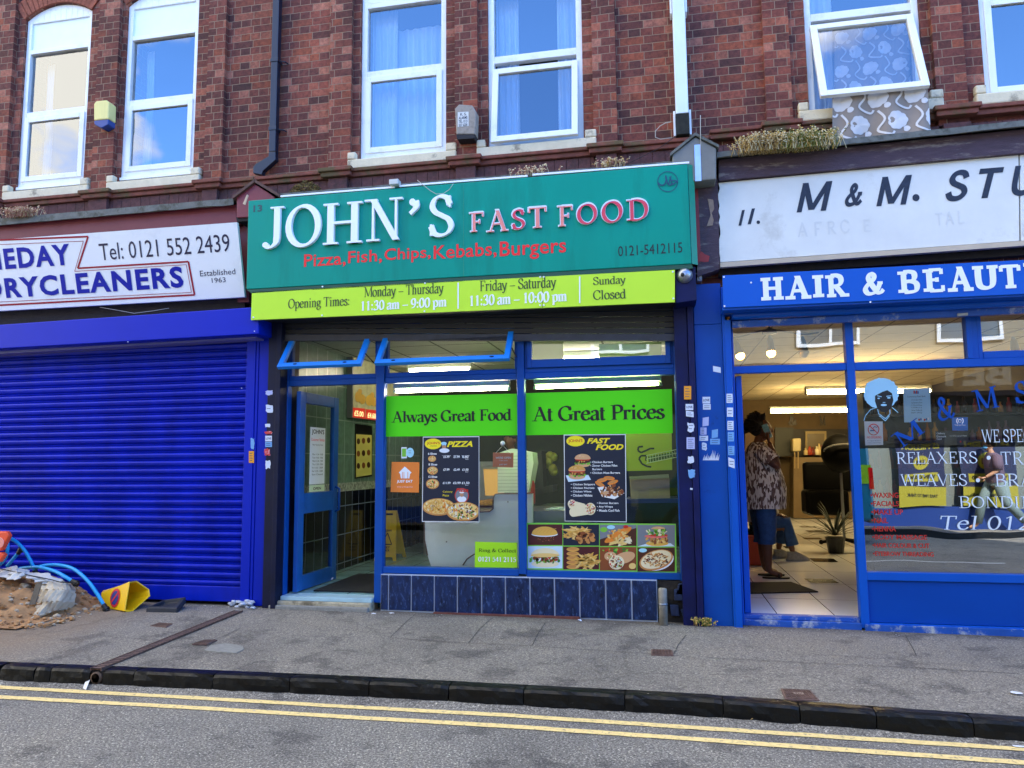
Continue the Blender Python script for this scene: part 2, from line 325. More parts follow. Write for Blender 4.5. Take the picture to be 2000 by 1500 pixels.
class Art(MB):
    """flat printing and lettering on a plane of the place (front faces the street); each shape lies a little above the last"""
    def __init__(s, y, k=0.0, z0=0.0, ext=0.0):
        MB.__init__(s); s.y = y; s.k = k; s.z0 = z0; s.ext = ext; s.lay = 0
    def pt(s, u, v): return P(u, v, y=s.y, k=s.k, z0=s.z0)
    def put(s, pts, mi=0, same=False):
        """pts are world (x, z) pairs"""
        if not same: s.lay += 1
        dy = -LAY*s.lay
        q = [(x, s.y+s.k*(z-s.z0)+dy-s.ext, z) for x, z in pts]
        ar = sum(q[i][0]*q[(i+1) % len(q)][2]-q[(i+1) % len(q)][0]*q[i][2] for i in range(len(q)))
        if ar < 0: q.reverse()
        if s.ext: s.prism(q, (0, s.ext, 0), mi)
        else: s.add(q, [tuple(range(len(q)))], mi)
    def poly(s, px, mi=0):
        s.put([(p[0], p[2]) for p in (s.pt(u, v) for u, v in px)], mi); return s
    def rect(s, u0, v0, u1, v1, mi=0): return s.poly([(u0, v0), (u1, v0), (u1, v1), (u0, v1)], mi)
    def ell(s, u, v, ru, rv, mi=0, n=18, rot=0.0, a0=0.0, a1=360.0):
        pts = []
        for i in range(n):
            a = math.radians(a0+(a1-a0)*i/(n if a1-a0 >= 360 else n-1)); x, y_ = ru*math.cos(a), rv*math.sin(a)
            pts.append((u+x*math.cos(rot)-y_*math.sin(rot), v+x*math.sin(rot)+y_*math.cos(rot)))
        return s.poly(pts, mi)
    def line(s, px, w_, mi=0):
        """brush line of width w_ pixels"""
        s.lay += 1
        for i in range(len(px)-1):
            (a, b), (c, d) = px[i], px[i+1]; ln = math.hypot(c-a, d-b) or 1; nx, ny = -(d-b)/ln*w_/2, (c-a)/ln*w_/2
            s.poly([(a+nx, b+ny), (c+nx, d+ny), (c-nx, d-ny), (a-nx, b-ny)], mi)
        return s
    def text(s, t, box, mi=0, font=None, bold=0.0, shear=0.0, sp=1.0, sh=0.0):
        """box = (u0, v_top at left, u1, v_bottom at right): the ink of the text fills it"""
        a = s.pt(box[0], box[1]); b = s.pt(box[2], box[3]); X0, X1, Z1, Z0 = a[0], b[0], a[2], b[2]
        if font is None:
            vs, fs = sans(t, bold, shear, 0.0, sp)
            x0 = min(p[0] for p in vs); x1 = max(p[0] for p in vs); z0 = min(p[1] for p in vs); z1 = max(p[1] for p in vs)
            fx = (X1-X0)/(x1-x0); fz = (Z1-Z0)/(z1-z0); dy = -LAY*(s.lay+1)-s.ext
            q = []
            for p in vs:
                z = Z0+(p[1]-z0)*fz; q.append((X0+(p[0]-x0)*fx, s.y+s.k*(z-s.z0)+dy, z))
            s.add(q, fs, mi)
            if s.ext:   # side walls of raised letters
                from collections import Counter
                ed = Counter()
                for f in fs:
                    for i in range(len(f)): ed[tuple(sorted((f[i], f[(i+1) % len(f)])))] += 1
                q2 = []; ff = []
                for (i, j), c_ in ed.items():
                    if c_ == 1:
                        n = len(q2); q2 += [q[i], q[j], (q[j][0], q[j][1]+s.ext, q[j][2]), (q[i][0], q[i][1]+s.ext, q[i][2])]; ff.append((n, n+1, n+2, n+3))
                s.add(q2, ff, mi)
        else:
            o = serif(t, font); al = [p for g in o for p in g if p != 'c']
            if sh: f_ = lambda p: (p[0]+sh*p[1], p[1])
            else: f_ = lambda p: p
            al = [f_(p) for p in al]
            x0 = min(p[0] for p in al); x1 = max(p[0] for p in al); z0 = min(p[1] for p in al); z1 = max(p[1] for p in al)
            fx = (X1-X0)/(x1-x0); fz = (Z1-Z0)/(z1-z0); base = s.lay; L0 = 0; prev = False; run = 0
            for g in o:
                c_ = g[-1] == 'c'
                if c_: g = g[:-1]
                if not (c_ and prev): L0 = (L0+1) % 12
                run = run+1 if (c_ and prev) else 0; prev = c_; s.lay = base+L0+1+.03*run
                s.put([(X0+(x-x0)*fx, Z0+(z-z0)*fz) for x, z in (f_(p) for p in g)], mi, same=True)
            s.lay = base
        return s
# ------------------------------------------------------------------ materials
def brick_mat(name, c1, c2, mort, sx=1.0):
    m = bpy.data.materials.new(name); m.use_nodes = True; MATS[name] = m; n = m.node_tree; l = n.links.new; b = n.nodes['Principled BSDF']
    g = n.nodes.new('ShaderNodeNewGeometry'); s = n.nodes.new('ShaderNodeSeparateXYZ'); l(g.outputs['Position'], s.inputs[0])
    a = n.nodes.new('ShaderNodeMath'); a.operation = 'ADD'; l(s.outputs['X'], a.inputs[0]); l(s.outputs['Y'], a.inputs[1])
    wz = n.nodes.new('ShaderNodeTexNoise'); wz.inputs['Scale'].default_value = 2.2; l(g.outputs['Position'], wz.inputs['Vector'])
    w2 = n.nodes.new('ShaderNodeMath'); w2.operation = 'MULTIPLY_ADD'; w2.inputs[1].default_value = 0.012; l(wz.outputs['Fac'], w2.inputs[0]); l(s.outputs['Z'], w2.inputs[2])
    cb = n.nodes.new('ShaderNodeCombineXYZ'); l(a.outputs[0], cb.inputs['X']); l(w2.outputs[0], cb.inputs['Y'])
    t = n.nodes.new('ShaderNodeTexBrick'); t.inputs['Scale'].default_value = 1; t.inputs['Brick Width'].default_value = 0.222*sx; t.inputs['Row Height'].default_value = 0.0775
    t.inputs['Mortar Size'].default_value = 0.0036; t.inputs['Mortar Smooth'].default_value = 0.25; t.offset = 0.27; t.offset_frequency = 2; t.squash = 0.5; t.squash_frequency = 2
    t.inputs['Color1'].default_value = (0, 0, 0, 1); t.inputs['Color2'].default_value = (1, 1, 1, 1); t.inputs['Mortar'].default_value = (0.5, 0.5, 0.5, 1); t.inputs['Bias'].default_value = 0
    l(cb.outputs[0], t.inputs['Vector'])
    r = n.nodes.new('ShaderNodeValToRGB'); e = r.color_ramp.elements; e[0].color = (*lin(c1), 1); e[1].color = (*lin(c2), 1)
    for p_, c_ in ((0.2, '#68372e'), (0.45, '#7e4233'), (0.6, '#5c322c'), (0.8, '#8a482f'), (0.92, '#a06a56')): q = e.new(p_); q.color = (*lin(c_), 1)
    l(t.outputs['Color'], r.inputs['Fac'])
    nz = n.nodes.new('ShaderNodeTexNoise'); nz.inputs['Scale'].default_value = 26; nz.inputs['Detail'].default_value = 6; nz.inputs['Roughness'].default_value = 0.75; l(g.outputs['Position'], nz.inputs['Vector'])
    n2 = n.nodes.new('ShaderNodeTexNoise'); n2.inputs['Scale'].default_value = 1.1; n2.inputs['Detail'].default_value = 5; l(g.outputs['Position'], n2.inputs['Vector'])
    mm = n.nodes.new('ShaderNodeMixRGB'); mm.blend_type = 'MULTIPLY'; mm.inputs['Fac'].default_value = 1
    rr = n.nodes.new('ShaderNodeValToRGB'); rr.color_ramp.elements[0].position = .28; rr.color_ramp.elements[1].position = .72; rr.color_ramp.elements[0].color = (.42, .38, .4, 1); rr.color_ramp.elements[1].color = (1.7, 1.65, 1.6, 1)
    l(nz.outputs['Fac'], rr.inputs['Fac']); l(r.outputs['Color'], mm.inputs['Color1']); l(rr.outputs['Color'], mm.inputs['Color2'])
    m3 = n.nodes.new('ShaderNodeMixRGB'); m3.blend_type = 'MULTIPLY'; m3.inputs['Fac'].default_value = 1
    r3 = n.nodes.new('ShaderNodeValToRGB'); r3.color_ramp.elements[0].position = .35; r3.color_ramp.elements[1].position = .65; r3.color_ramp.elements[0].color = (.62, .56, .6, 1); r3.color_ramp.elements[1].color = (1.15, 1.12, 1.08, 1)
    l(n2.outputs['Fac'], r3.inputs['Fac']); l(mm.outputs[0], m3.inputs['Color1']); l(r3.outputs['Color'], m3.inputs['Color2'])
    mo = n.nodes.new('ShaderNodeMixRGB'); mo.inputs['Color2'].default_value = (*lin(mort), 1); l(m3.outputs[0], mo.inputs['Color1']); l(t.outputs['Fac'], mo.inputs['Fac'])
    l(mo.outputs[0], b.inputs['Base Color']); b.inputs['Roughness'].default_value = 0.85
    bu = n.nodes.new('ShaderNodeBump'); bu.inputs['Strength'].default_value = 0.7; bu.inputs['Distance'].default_value = 0.01; bu.invert = True
    hh = n.nodes.new('ShaderNodeMath'); hh.operation = 'MULTIPLY_ADD'; hh.inputs[1].default_value = -0.5; l(nz.outputs['Fac'], hh.inputs[0]); l(t.outputs['Fac'], hh.inputs[2])
    l(hh.outputs[0], bu.inputs['Height']); l(bu.outputs['Normal'], b.inputs['Normal']); return m
BRICK = brick_mat('brick_red', '#4a2a25', '#8c4a36', '#8f7660')
BRICKP = brick_mat('brick_pilaster', '#562e24', '#9c5238', '#8f7660')
def asphalt(name, base, lo, hi, sp, crack=None):
    m = bpy.data.materials.new(name); m.use_nodes = True; MATS[name] = m; n = m.node_tree; l = n.links.new; b = n.nodes['Principled BSDF']
    g = n.nodes.new('ShaderNodeNewGeometry')
    def noi(sc, det=4, rg=0.6):
        a = n.nodes.new('ShaderNodeTexNoise'); a.inputs['Scale'].default_value = sc; a.inputs['Detail'].default_value = det; a.inputs['Roughness'].default_value = rg; l(g.outputs['Position'], a.inputs['Vector']); return a.outputs['Fac']
    def ramp(fac, stops):
        r = n.nodes.new('ShaderNodeValToRGB'); e = r.color_ramp.elements
        e[0].position, e[0].color = stops[0][0], (*stops[0][1], 1); e[1].position, e[1].color = stops[-1][0], (*stops[-1][1], 1)
        for p_, c_ in stops[1:-1]: q = e.new(p_); q.color = (*c_, 1)
        l(fac, r.inputs['Fac']); return r.outputs['Color']
    def mul(a, c_, f=1.0, bt='MULTIPLY'):
        x = n.nodes.new('ShaderNodeMixRGB'); x.blend_type = bt; x.inputs['Fac'].default_value = f; l(a, x.inputs['Color1']); l(c_, x.inputs['Color2']); return x.outputs[0]
    vo = n.nodes.new('ShaderNodeTexVoronoi'); vo.inputs['Scale'].default_value = 150; l(g.outputs['Position'], vo.inputs['Vector'])
    c = ramp(noi(75, 5, .85), [(0.34, lin(lo)), (0.5, lin(base)), (0.64, lin(hi))])
    sp_ = ramp(vo.outputs['Color'], [(0.0, (.7, .7, .7)), (0.72, (1, 1, 1)), (0.86, (sp, sp, sp*.97)), (1, (sp*1.5, sp*1.5, sp*1.4))])
    c = mul(c, sp_)
    c = mul(c, ramp(noi(0.8, 6, .6), [(0.3, (.74, .74, .75)), (0.5, (1, 1, 1)), (0.7, (1.12, 1.1, 1.05))]))
    c = mul(c, ramp(noi(2.7, 7, .65), [(0.0, (.5, .5, .52)), (0.38, (.62, .62, .64)), (0.45, (1, 1, 1)), (1, (1.08, 1.08, 1.06))]))
    vg = n.nodes.new('ShaderNodeTexVoronoi'); vg.inputs['Scale'].default_value = 4.5; vg.inputs['Randomness'].default_value = 1; l(g.outputs['Position'], vg.inputs['Vector'])
    c = mul(c, ramp(vg.outputs['Distance'], [(0.0, (.5, .5, .5)), (0.05, (.62, .62, .6)), (0.075, (1, 1, 1))]), .6)
    if crack:
        # clay dust tramped out of the soil heap, grime along the foot of the fronts
        sp2 = n.nodes.new('ShaderNodeSeparateXYZ'); l(g.outputs['Position'], sp2.inputs[0])
        dn_ = n.nodes.new('ShaderNodeMath'); dn_.operation = 'MULTIPLY_ADD'; dn_.inputs[1].default_value = .9; l(noi(2.2, 5, .6), dn_.inputs[0]); l(sp2.outputs['X'], dn_.inputs[2])
        df = n.nodes.new('ShaderNodeMapRange'); df.inputs['From Min'].default_value = -3.9; df.inputs['From Max'].default_value = -5.2; l(dn_.outputs[0], df.inputs['Value'])
        dm = n.nodes.new('ShaderNodeMixRGB'); l(df.outputs[0], dm.inputs['Fac']); l(c, dm.inputs['Color1']); dm.inputs['Color2'].default_value = (*lin('#8a7358'), 1); c = dm.outputs[0]
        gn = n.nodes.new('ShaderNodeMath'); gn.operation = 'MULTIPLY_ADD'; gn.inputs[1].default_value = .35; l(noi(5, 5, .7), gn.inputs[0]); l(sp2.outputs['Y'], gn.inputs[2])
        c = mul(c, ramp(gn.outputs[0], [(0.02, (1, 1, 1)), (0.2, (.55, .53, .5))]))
        mpn = n.nodes.new('ShaderNodeMapping'); mpn.inputs['Scale'].default_value = crack; l(g.outputs['Position'], mpn.inputs['Vector'])
        v2 = n.nodes.new('ShaderNodeTexVoronoi'); v2.feature = 'DISTANCE_TO_EDGE'; v2.inputs['Scale'].default_value = 1; 
        wn = n.nodes.new('ShaderNodeTexNoise'); wn.inputs['Scale'].default_value = 4; l(g.outputs['Position'], wn.inputs['Vector'])
        ax = n.nodes.new('ShaderNodeMixRGB'); ax.blend_type = 'ADD'; ax.inputs['Fac'].default_value = 0.12; l(mpn.outputs[0], ax.inputs['Color1']); l(wn.outputs['Color'], ax.inputs['Color2'])
        l(ax.outputs[0], v2.inputs['Vector'])
        c = mul(c, ramp(v2.outputs['Distance'], [(0.0, (.62, .62, .62)), (0.007, (.8, .8, .8)), (0.014, (1, 1, 1))]), 0.55)
    l(c, b.inputs['Base Color']); b.inputs['Roughness'].default_value = 0.88
    bu = n.nodes.new('ShaderNodeBump'); bu.inputs['Strength'].default_value = 0.5; bu.inputs['Distance'].default_value = 0.006
    l(noi(80, 4, .7), bu.inputs['Height']); l(bu.outputs['Normal'], b.inputs['Normal']); return m
ROAD = asphalt('asphalt', '#78746d', '#363433', '#b8b3a9', 1.8)
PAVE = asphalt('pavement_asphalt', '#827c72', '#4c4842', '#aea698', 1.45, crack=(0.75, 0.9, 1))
OLDC = mat('old_concrete', '#8b8a83', .9, var=.18, vs=30, bump=.5, bs=60)
KERB = mat('kerb_stone', '#05070a', .42, spec=.3, var=.6, vs=14, bump=1.0, bs=16, dirt=.35, dcol='#6a767e', ds=26, dth=.62)
YEL = mat('road_paint_yellow', '#f3d690', .8, var=.14, vs=30, bump=.4, bs=120, dirt=.8, dcol='#6e6d68', ds=38, dth=.55)
WPAINT = mat('road_paint_white', '#d8d8d4', .8, dirt=.7, dcol='#6e6d68', ds=30, dth=.6)
UPVC = mat('white_upvc', '#eef0ef', .3, var=.03, vs=3, dirt=.18, dcol='#8b8a86', ds=5)
UPVC2 = mat('white_panel', '#e9f2f6', .35, var=.03)
STONE = mat('painted_sill', '#ddd0b0', .8, var=.1, vs=10, bump=.3, bs=40, dirt=.75, dcol='#6d6456', ds=5, dth=.56)
STRING = mat('moulded_brick', '#7a4436', .85, var=.3, vs=12, bump=.5, bs=40, dirt=.8, dcol='#55502e', ds=3.5, dth=.5)
CORB = mat('corbel_brick', '#5e3a38', .85, var=.25, vs=18, bump=.5, bs=50, dirt=.5, dcol='#332a26', ds=6, dth=.5)
LEAD = mat('lead_flashing', '#63655f', .7, var=.25, vs=12, bump=.4, bs=30, dirt=.8, dcol='#3a3b2c', ds=8, dth=.5)
BURG = mat('burgundy_paint', '#7a2a35', .5, var=.1, vs=4, bump=.15, bs=30, dirt=.6, dcol='#2e1a1a', ds=5, dth=.64)
PURP = mat('weathered_purple_board', '#4c3a44', .75, var=.2, vs=8, bump=.5, bs=40, dirt=.85, dcol='#8b8078', ds=3.2, dth=.55, vec=(1, 1, 5))
DARK = mat('dark_timber', '#1f1a1b', .8, var=.3, vs=20, bump=.4)
BLACK = mat('black_void', '#08080a', .9)
TEAL = mat('teal_sign', '#00937e', .4, spec=.18, var=.07, vs=1.3, dirt=.25, dcol='#075c4c', ds=2.6, dth=.5, vec=(1.6, 1, .25))
TEALD = mat('teal_return', '#0a8a66', .3, var=.08)
LIME = mat('lime_board', '#c6f03c', .4, spec=.25, var=.03, vs=2, dirt=.12, dcol='#8fae3c', ds=4)
GREEN = mat('green_window_board', '#5ce81c', .5, spec=.2, var=.03, vs=1)
WHT = mat('white_print', '#f2f6fb', .4); BLKP = mat('black_print', '#0c0d12', .4); REDP = mat('red_letter', '#f21414', .4); DGRN = mat('dark_green_print', '#2d4420', .5)
SALM = mat('faded_red_letter', '#ee8a7c', .35); REDL = mat('red_acrylic', '#d93a4c', .3)
SIGNW = mat('white_sign_face', '#f1f1ee', .35, var=.025, vs=2, dirt=.1, dcol='#8b93a0', ds=5)
SIGNW2 = mat('weathered_white_sign', '#e3e2da', .55, var=.06, vs=2.5, bump=.15, bs=9, dirt=.35, dcol='#a29a86', ds=2.2, dth=.56)
NAVYP = mat('navy_print', '#0a1c98', .5, spec=.2); REDT = mat('thin_red_print', '#a01c2c', .5, spec=.2)
SHUT = mat('blue_shutter_paint', '#0422b0', .3, var=.3, vs=3.5, bump=.08, bs=12, dirt=.4, dcol='#a9b6e0', ds=34, dth=.69, vec=(1, 1, .35), spec=.28)
SHUTP = mat('blue_panel_paint', '#0424b0', .4, spec=.2, var=.07, vs=1.5, bump=.05, bs=5)
NAVY = mat('scuffed_navy_paint', '#0b1348', .5, spec=.25, var=.3, vs=5, bump=.15, bs=25, dirt=.7, dcol='#a08aa8', ds=30, dth=.69)
NAVYD = mat('dark_navy_paint', '#0e1430', .5, spec=.25, var=.3, vs=9, bump=.15, bs=25, dirt=.6, dcol='#9aa0b2', ds=40, dth=.68)
BLUEP = mat('blue_pier_paint', '#0349a2', .45, spec=.25, var=.12, vs=2.5, bump=.12, bs=6, dirt=.7, dcol='#12152a', ds=3.6, dth=.62)
FRAME = mat('blue_frame_paint', '#064a9e', .45, spec=.25, var=.08, vs=4, bump=.08, bs=20)
FRAMEL = mat('skylit_frame_paint', '#1a86e8', .35, var=.05, vs=4)  # frame blue brightened, sky light on the open sashes put into colour
SALF = mat('salon_blue_paint', '#0554bc', .42, spec=.25, var=.08, vs=3, bump=.08, bs=15)
SALP = mat('salon_panel_blue', '#0246a6', .45, spec=.2, var=.08, vs=1.5, bump=.05, bs=6)
SALB = mat('salon_board_blue', '#0858c0', .45, spec=.25, var=.03, vs=2)
PEEL = mat('peeling_blue_paint', '#1651ac', .6, var=.15, vs=6, bump=.4, bs=25, dirt=1.0, dcol='#b9bec2', ds=5.5, dth=.53)
GLZ = glass('window_glass', 0.10); GLU = glass('upper_window_glass', 0.21); GLS = glass('shop_window_glass', 0.0); GLM = glass('filmed_window_glass', 0.34, tint=(.35, .4, .4)); GLT = glass('transom_glass', 0.16)
CURT = mat('white_curtain', '#cfe0f2', .9, var=.05, vs=3)
MARB = mat('blue_marble_tile', '#12264e', .25, var=.6, vs=22, dirt=.6, dcol='#5273ac', ds=34, dth=.54, vec=(1, 1, .4))
GROUT = mat('pale_grout', '#b9c4d6', .8)
ROOF = mat('slate_roof', '#3b3d42', .7, var=.2, vs=10)
PLAS = mat('cream_render', '#cfc6b2', .9, var=.06, vs=2)

# ------------------------------------------------------------------ ground
def zf(x): return 0.121-0.0085*x        # pavement level along the shop fronts
KP = [(-60, -2.1), (-14, -2.08)] + [(P(u, v, z=.113)[0], P(u, v, z=.113)[1]) for u, v in ((0, 1301), (350, 1315), (700, 1330), (1000, 1346), (1350, 1364), (1650, 1386), (2000, 1412))] + [(12, -2.25), (60, -2.4)]
def ky(x):
    for (a, b), (c, d) in zip(KP, KP[1:]):
        if a <= x <= c: return b+(d-b)*(x-a)/(c-a)
    return -2.1
m = MB(); m.box(-150, 150, -120, 120, -0.6, -0.03); struct('ground', m, OLDC)
m = MB(); xs = [-60, -20, -10]+[-8+i*.08 for i in range(180)]+[7, 12, 60]; vs = []
for x in xs:
    k_ = ky(x)
    for dy, z in ((None, 0), (-.2, 0), (-.06, .0), (-.045, .003), (-.015, .014), (.0, .019), (.08, .02)):
        vs.append((x, -9.1 if dy is None else k_+dy, z+(0 if z < .005 else .004*noise.noise(Vector((x*9, z*90, 0))))))
m.add(vs, [(i*7+j, i*7+7+j, i*7+8+j, i*7+1+j) for i in range(len(xs)-1) for j in range(6)]); struct('road', m, ROAD, smooth=True)
m = MB(); xs = [-60, -20, -12]+[-9+i*.5 for i in range(30)]+[10, 20, 60]; vs = []; fs = []
for i, x in enumerate(xs):
    kk = ky(x)+.105
    for t in (0, .25, .5, .75, 1): yy = kk+(0.6-kk)*t; vs.append((x, yy, .113+(zf(x)-.004-.113)*min(1, (yy-kk)/(0.05-kk)) + .004*noise.noise(Vector((x*1.3, yy*1.5, 0)))*(0 < t < 1)))
for i in range(len(xs)-1):
    for j in range(4): a = i*5+j; fs.append((a, a+5, a+6, a+1))
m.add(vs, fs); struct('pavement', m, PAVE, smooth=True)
m = MB(); m.box(-60, 60, -10.6, -9.08, -.02, .12); struct("opposite_pavement", m, PAVE)
m = MB()
for x0, x1 in ((-60, 60),): m.box(x0, x1, -9.079, -8.96, -.02, .125)
struct('opposite_kerb', m, KERB)
m = MB()
for k_ in range(-6, 8): m.add([(k_*5, -5.12, .004), (k_*5+4.7, -5.12, .004), (k_*5+4.7, -5.04, .004), (k_*5, -5.04, .004)], [(0, 1, 2, 3)])
struct('white_road_marking', m, WPAINT)
for nm, top, bot in (('inner', ((0, 1340), (350, 1359), (700, 1379), (1000, 1395), (1350, 1418), (1700, 1441), (2000, 1460)), 11.5), ('outer', ((0, 1359), (350, 1378), (700, 1399), (1000, 1416), (1350, 1440), (1700, 1465), (2000, 1486)), 12.5)):
    m = MB(); c = [P(u, v, z=0) for u, v in top]; c = [Vector((-30, c[0][1], 0))]+c+[Vector((30, c[-1][1], 0))]; vs = []
    fine = []
    for a, b in zip(c, c[1:]):
        n_ = max(1, int((b-a).length/.06)) if abs(a[0]) < 8 and abs(b[0]) < 8 else 1
        fine += [a+(b-a)*i/n_ for i in range(n_)]
    fine.append(c[-1])
    for q in fine: vs += [(q[0], q[1]+random.uniform(-.003, .003), .004), (q[0], q[1]-.062+random.uniform(-.003, .003), .004)]
    m.add(vs, [(2*i+1, 2*i+3, 2*i+2, 2*i) for i in range(len(fine)-1)]); struct('yellow_road_line', m, YEL)
m = MB()
def seam(px, z=.1225, w_=.006):
    q = [P(u, v, z=.12) for u, v in px]
    for a, b in zip(q, q[1:]):
        d = (b-a).normalized(); n = Vector((-d[1], d[0], 0))*w_/2; zz = lambda p: .1165+(zf(p[0])-.004-.113)*min(1, (p[1]-ky(p[0])-.15)/(0.05-ky(p[0])-.15)); m.add([(a[0]+n[0], a[1]+n[1], zz(a)), (a[0]-n[0], a[1]-n[1], zz(a)), (b[0]-n[0], b[1]-n[1], zz(b)), (b[0]+n[0], b[1]+n[1], zz(b))], [(0, 1, 2, 3)])
for px in (((812, 1202), (785, 1225), (762, 1247)), ((762, 1247), (860, 1254), (1040, 1262), (1200, 1272), (1330, 1280)), ((960, 1210), (935, 1232), (915, 1257)), ((1065, 1218), (1050, 1240), (1040, 1260)), ((1340, 1240), (1325, 1258), (1316, 1276)), ((1380, 1283), (1560, 1292), (1760, 1300), (1990, 1312)), ((1768, 1236), (1782, 1262), (1790, 1278)), ((470, 1230), (440, 1244), (400, 1256))): seam(px)
struct('pavement_seam', m, mat('tar_seam', '#4a4845', .9))
# kerb stones: joints measured along the kerb
jx = [P(u, v, z=.113)[0] for u, v in ((0, 1301), (65, 1304), (97, 1305), (175, 1308))]
jx2 = [P(u, v, z=.113)[0] for u, v in ((200, 1309), (259, 1312), (414, 1318), (565, 1324), (720, 1331), (876, 1339), (1022, 1347), (1220, 1357), (1412, 1368), (1562, 1379), (1710, 1389), (1900, 1403), (2000, 1412))]
segs = [(jx[0]-.85, jx[0]-.02)]+list(zip(jx, jx[1:]))+list(zip(jx2, jx2[1:-1]))+[(jx2[-2], jx2[-2]+.9)]
kl = ['far left end of the kerb', 'at the left edge of the photo', 'short, left of the drain', 'just left of the drain outlet', 'short, just right of the drain outlet', 'long, in front of the drain cover and door step', 'under the concrete patch', 'in front of the shop door', 'below the left takeaway window', 'centre of the kerb, green top', 'below the sandwich photos', 'below the blue pier', 'flaking, by the salon door', 'beside the water cover', 'right of the water cover', 'at the right edge of the photo']
for i, (a, b) in enumerate(segs):
    m = MB(); nx = max(3, int((b-a)/.045)); a += .003; b -= .003; prof = [(0.105, .113), (.085, .116), (.04, .117), (.012, .112), (0, .096), (-.004, .06), (-.002, .025), (0.0, -.02)]
    vs = []
    for ix in range(nx+1):
        x = a+(b-a)*ix/nx; e = 1.0 if 0 < ix < nx else 0.0
        for j, (dy, z) in enumerate(prof):
            nn = noise.noise(Vector((x*9, j*1.7, i*3.1)))*.009 + noise.noise(Vector((x*26, j*3.0, i)))*.006
            sag = -.012 if (not e and 2 < j) else 0
            vs.append((x, ky(x)+dy-(nn if j > 2 else 0)-sag*.6, z+(nn*.45 if j < 5 else 0)-(.006 if not e else 0)))
    n_ = len(prof); fs = [(ix*n_+j, ix*n_+j+1, (ix+1)*n_+j+1, (ix+1)*n_+j) for ix in range(nx) for j in range(n_-1)]
    fs += [tuple(range(n_)), tuple(reversed(range(nx*n_, nx*n_+n_)))]
    m.add(vs, fs); own('kerb_stone', m, KERB, 'dark blue-black kerb stone, '+(kl[i] if i < len(kl) else 'right end'), 'kerb stone', 'kerb stones along the pavement', smooth=False)
# drain channel, covers, patch
DRN = mat('rusty_grating', '#6b544d', .8, var=.35, vs=25, bump=.4, bs=50); RUST = mat('rusty_iron', '#5c463c', .85, var=.5, vs=20, bump=.3)
a = P(187, 1306, z=.12)+Vector((0, 0, .002)); b = P(466, 1193, z=.155)+Vector((0, 0, .003)); t = thing('drain_channel', 'long rusty slotted drain cover crossing the pavement to the kerb', 'drain', (a[0], a[1], .1))
dv = (b-a); ln = dv.length; dv.normalize(); nv = Vector((-dv[1], dv[0], 0)).normalized()*.042
m = MB(); g = MB()
for s_ in (-1, 1): m.prism([a+nv*s_*1.0-nv*s_*.16+Vector((0, 0, .003)), a+nv*s_+Vector((0, 0, .003)), b+nv*s_+Vector((0, 0, .003)), b+nv*s_-nv*s_*.16+Vector((0, 0, .003))], (0, 0, -.02))
m.build('edge_rail', RUST, t)
k_ = 0
while k_*.035 < ln-.03:
    c = a+dv*(k_*.035+.01); g.prism([c-nv*.8, c+nv*.8, c+dv*.019+nv*.8, c+dv*.019-nv*.8], (0, 0, -.012)); k_ += 1
g.build('grating', DRN, t); m = MB(); m.add([tuple(p+Vector((0, 0, -.001))) for p in (a-nv*.8, a+nv*.8, b+nv*.8, b-nv*.8)], [(0, 1, 2, 3)]); m.build('slot_shade', BLACK, t)  # black sheet under the bars, shade of the slots put in as colour
m = MB(); c = P(184, 1318, y=ky(-3.7)-.012); m.lathe([(.04, .0), (.04, .12), (.031, .12), (.031, .0)], (c[0], ky(c[0])+.004, .058), n=16, ax='y'); m.build('outlet_pipe', mat('old_clay_pipe', '#5c4a3c', .8, var=.2), t, smooth=True)
m = MB(); m.box(c[0]-.07, c[0]+.07, ky(c[0])+.02, ky(c[0])+.16, -.02, .105); m.build('channel_wall', DARK, t)
def cover(name, q, lab, txt=None):
    c = sum((P(u, v, z=.118) for u, v in q), Vector())/4; pts = [P(u, v, z=.118) for u, v in q]; zz = max(zf(c[0])*.5+.057, .116)+.004
    pts = [Vector((p[0], p[1], zz)) for p in pts]; t = thing(name, lab, 'access cover', (c[0], c[1], zz-.01))
    m = MB(); m.prism(pts[::-1] if (pts[1]-pts[0]).cross(pts[2]-pts[1])[2] < 0 else pts, (0, 0, -.01)); m.build('frame', DRN, t)
    m = MB(); inn = [c*0+Vector((c[0]+(p[0]-c[0])*.86, c[1]+(p[1]-c[1])*.84, zz)) for p in pts]
    for i in range(7):
        for a_, b_, c_, d_ in ((inn[0], inn[1], inn[3], inn[2]),):
            s_ = i/6.0; p0 = a_+(c_-a_)*s_; p1 = b_+(d_-b_)*s_; m.tube([p0+Vector((0, 0, .001)), p1+Vector((0, 0, .001))], .0035, 5)
            p0 = a_+(b_-a_)*s_; p1 = c_+(d_-c_)*s_; m.tube([p0+Vector((0, 0, .001)), p1+Vector((0, 0, .001))], .0035, 5)
    m.build('lid', RUST, t)
    if txt:
        vs, fs = sans(txt, .02); x1 = max(p[0] for p in vs); ex = (inn[1]-inn[0]); ey = (inn[0]-inn[3]); o0 = inn[3]+ex*.3+ey*.4+Vector((0, 0, .006))
        m = MB(); m.add([tuple(o0+ex*(.42*p[0]/x1)+ey*(.22*p[1]/.72)) for p in vs], fs); m.build('lettering', mat('worn_iron', '#a89484', .6), t)
cover('water_cover', ((1525, 1345), (1583, 1348), (1601, 1368), (1534, 1366)), 'rusty rectangular water cover by the kerb', 'WATER')
cover('stop_tap_cover', ((1272, 1269), (1313, 1270), (1316, 1281), (1272, 1280)), 'small rusty grated cover in front of the takeaway right window')
cover('stop_tap_cover', ((293, 1227), (310, 1221), (338, 1223), (325, 1230)), 'small pinkish worn cover left of the drain channel')
cover('stop_tap_cover', ((375, 1262), (400, 1254), (424, 1254), (404, 1263)), 'dark little cover beside the concrete patch')
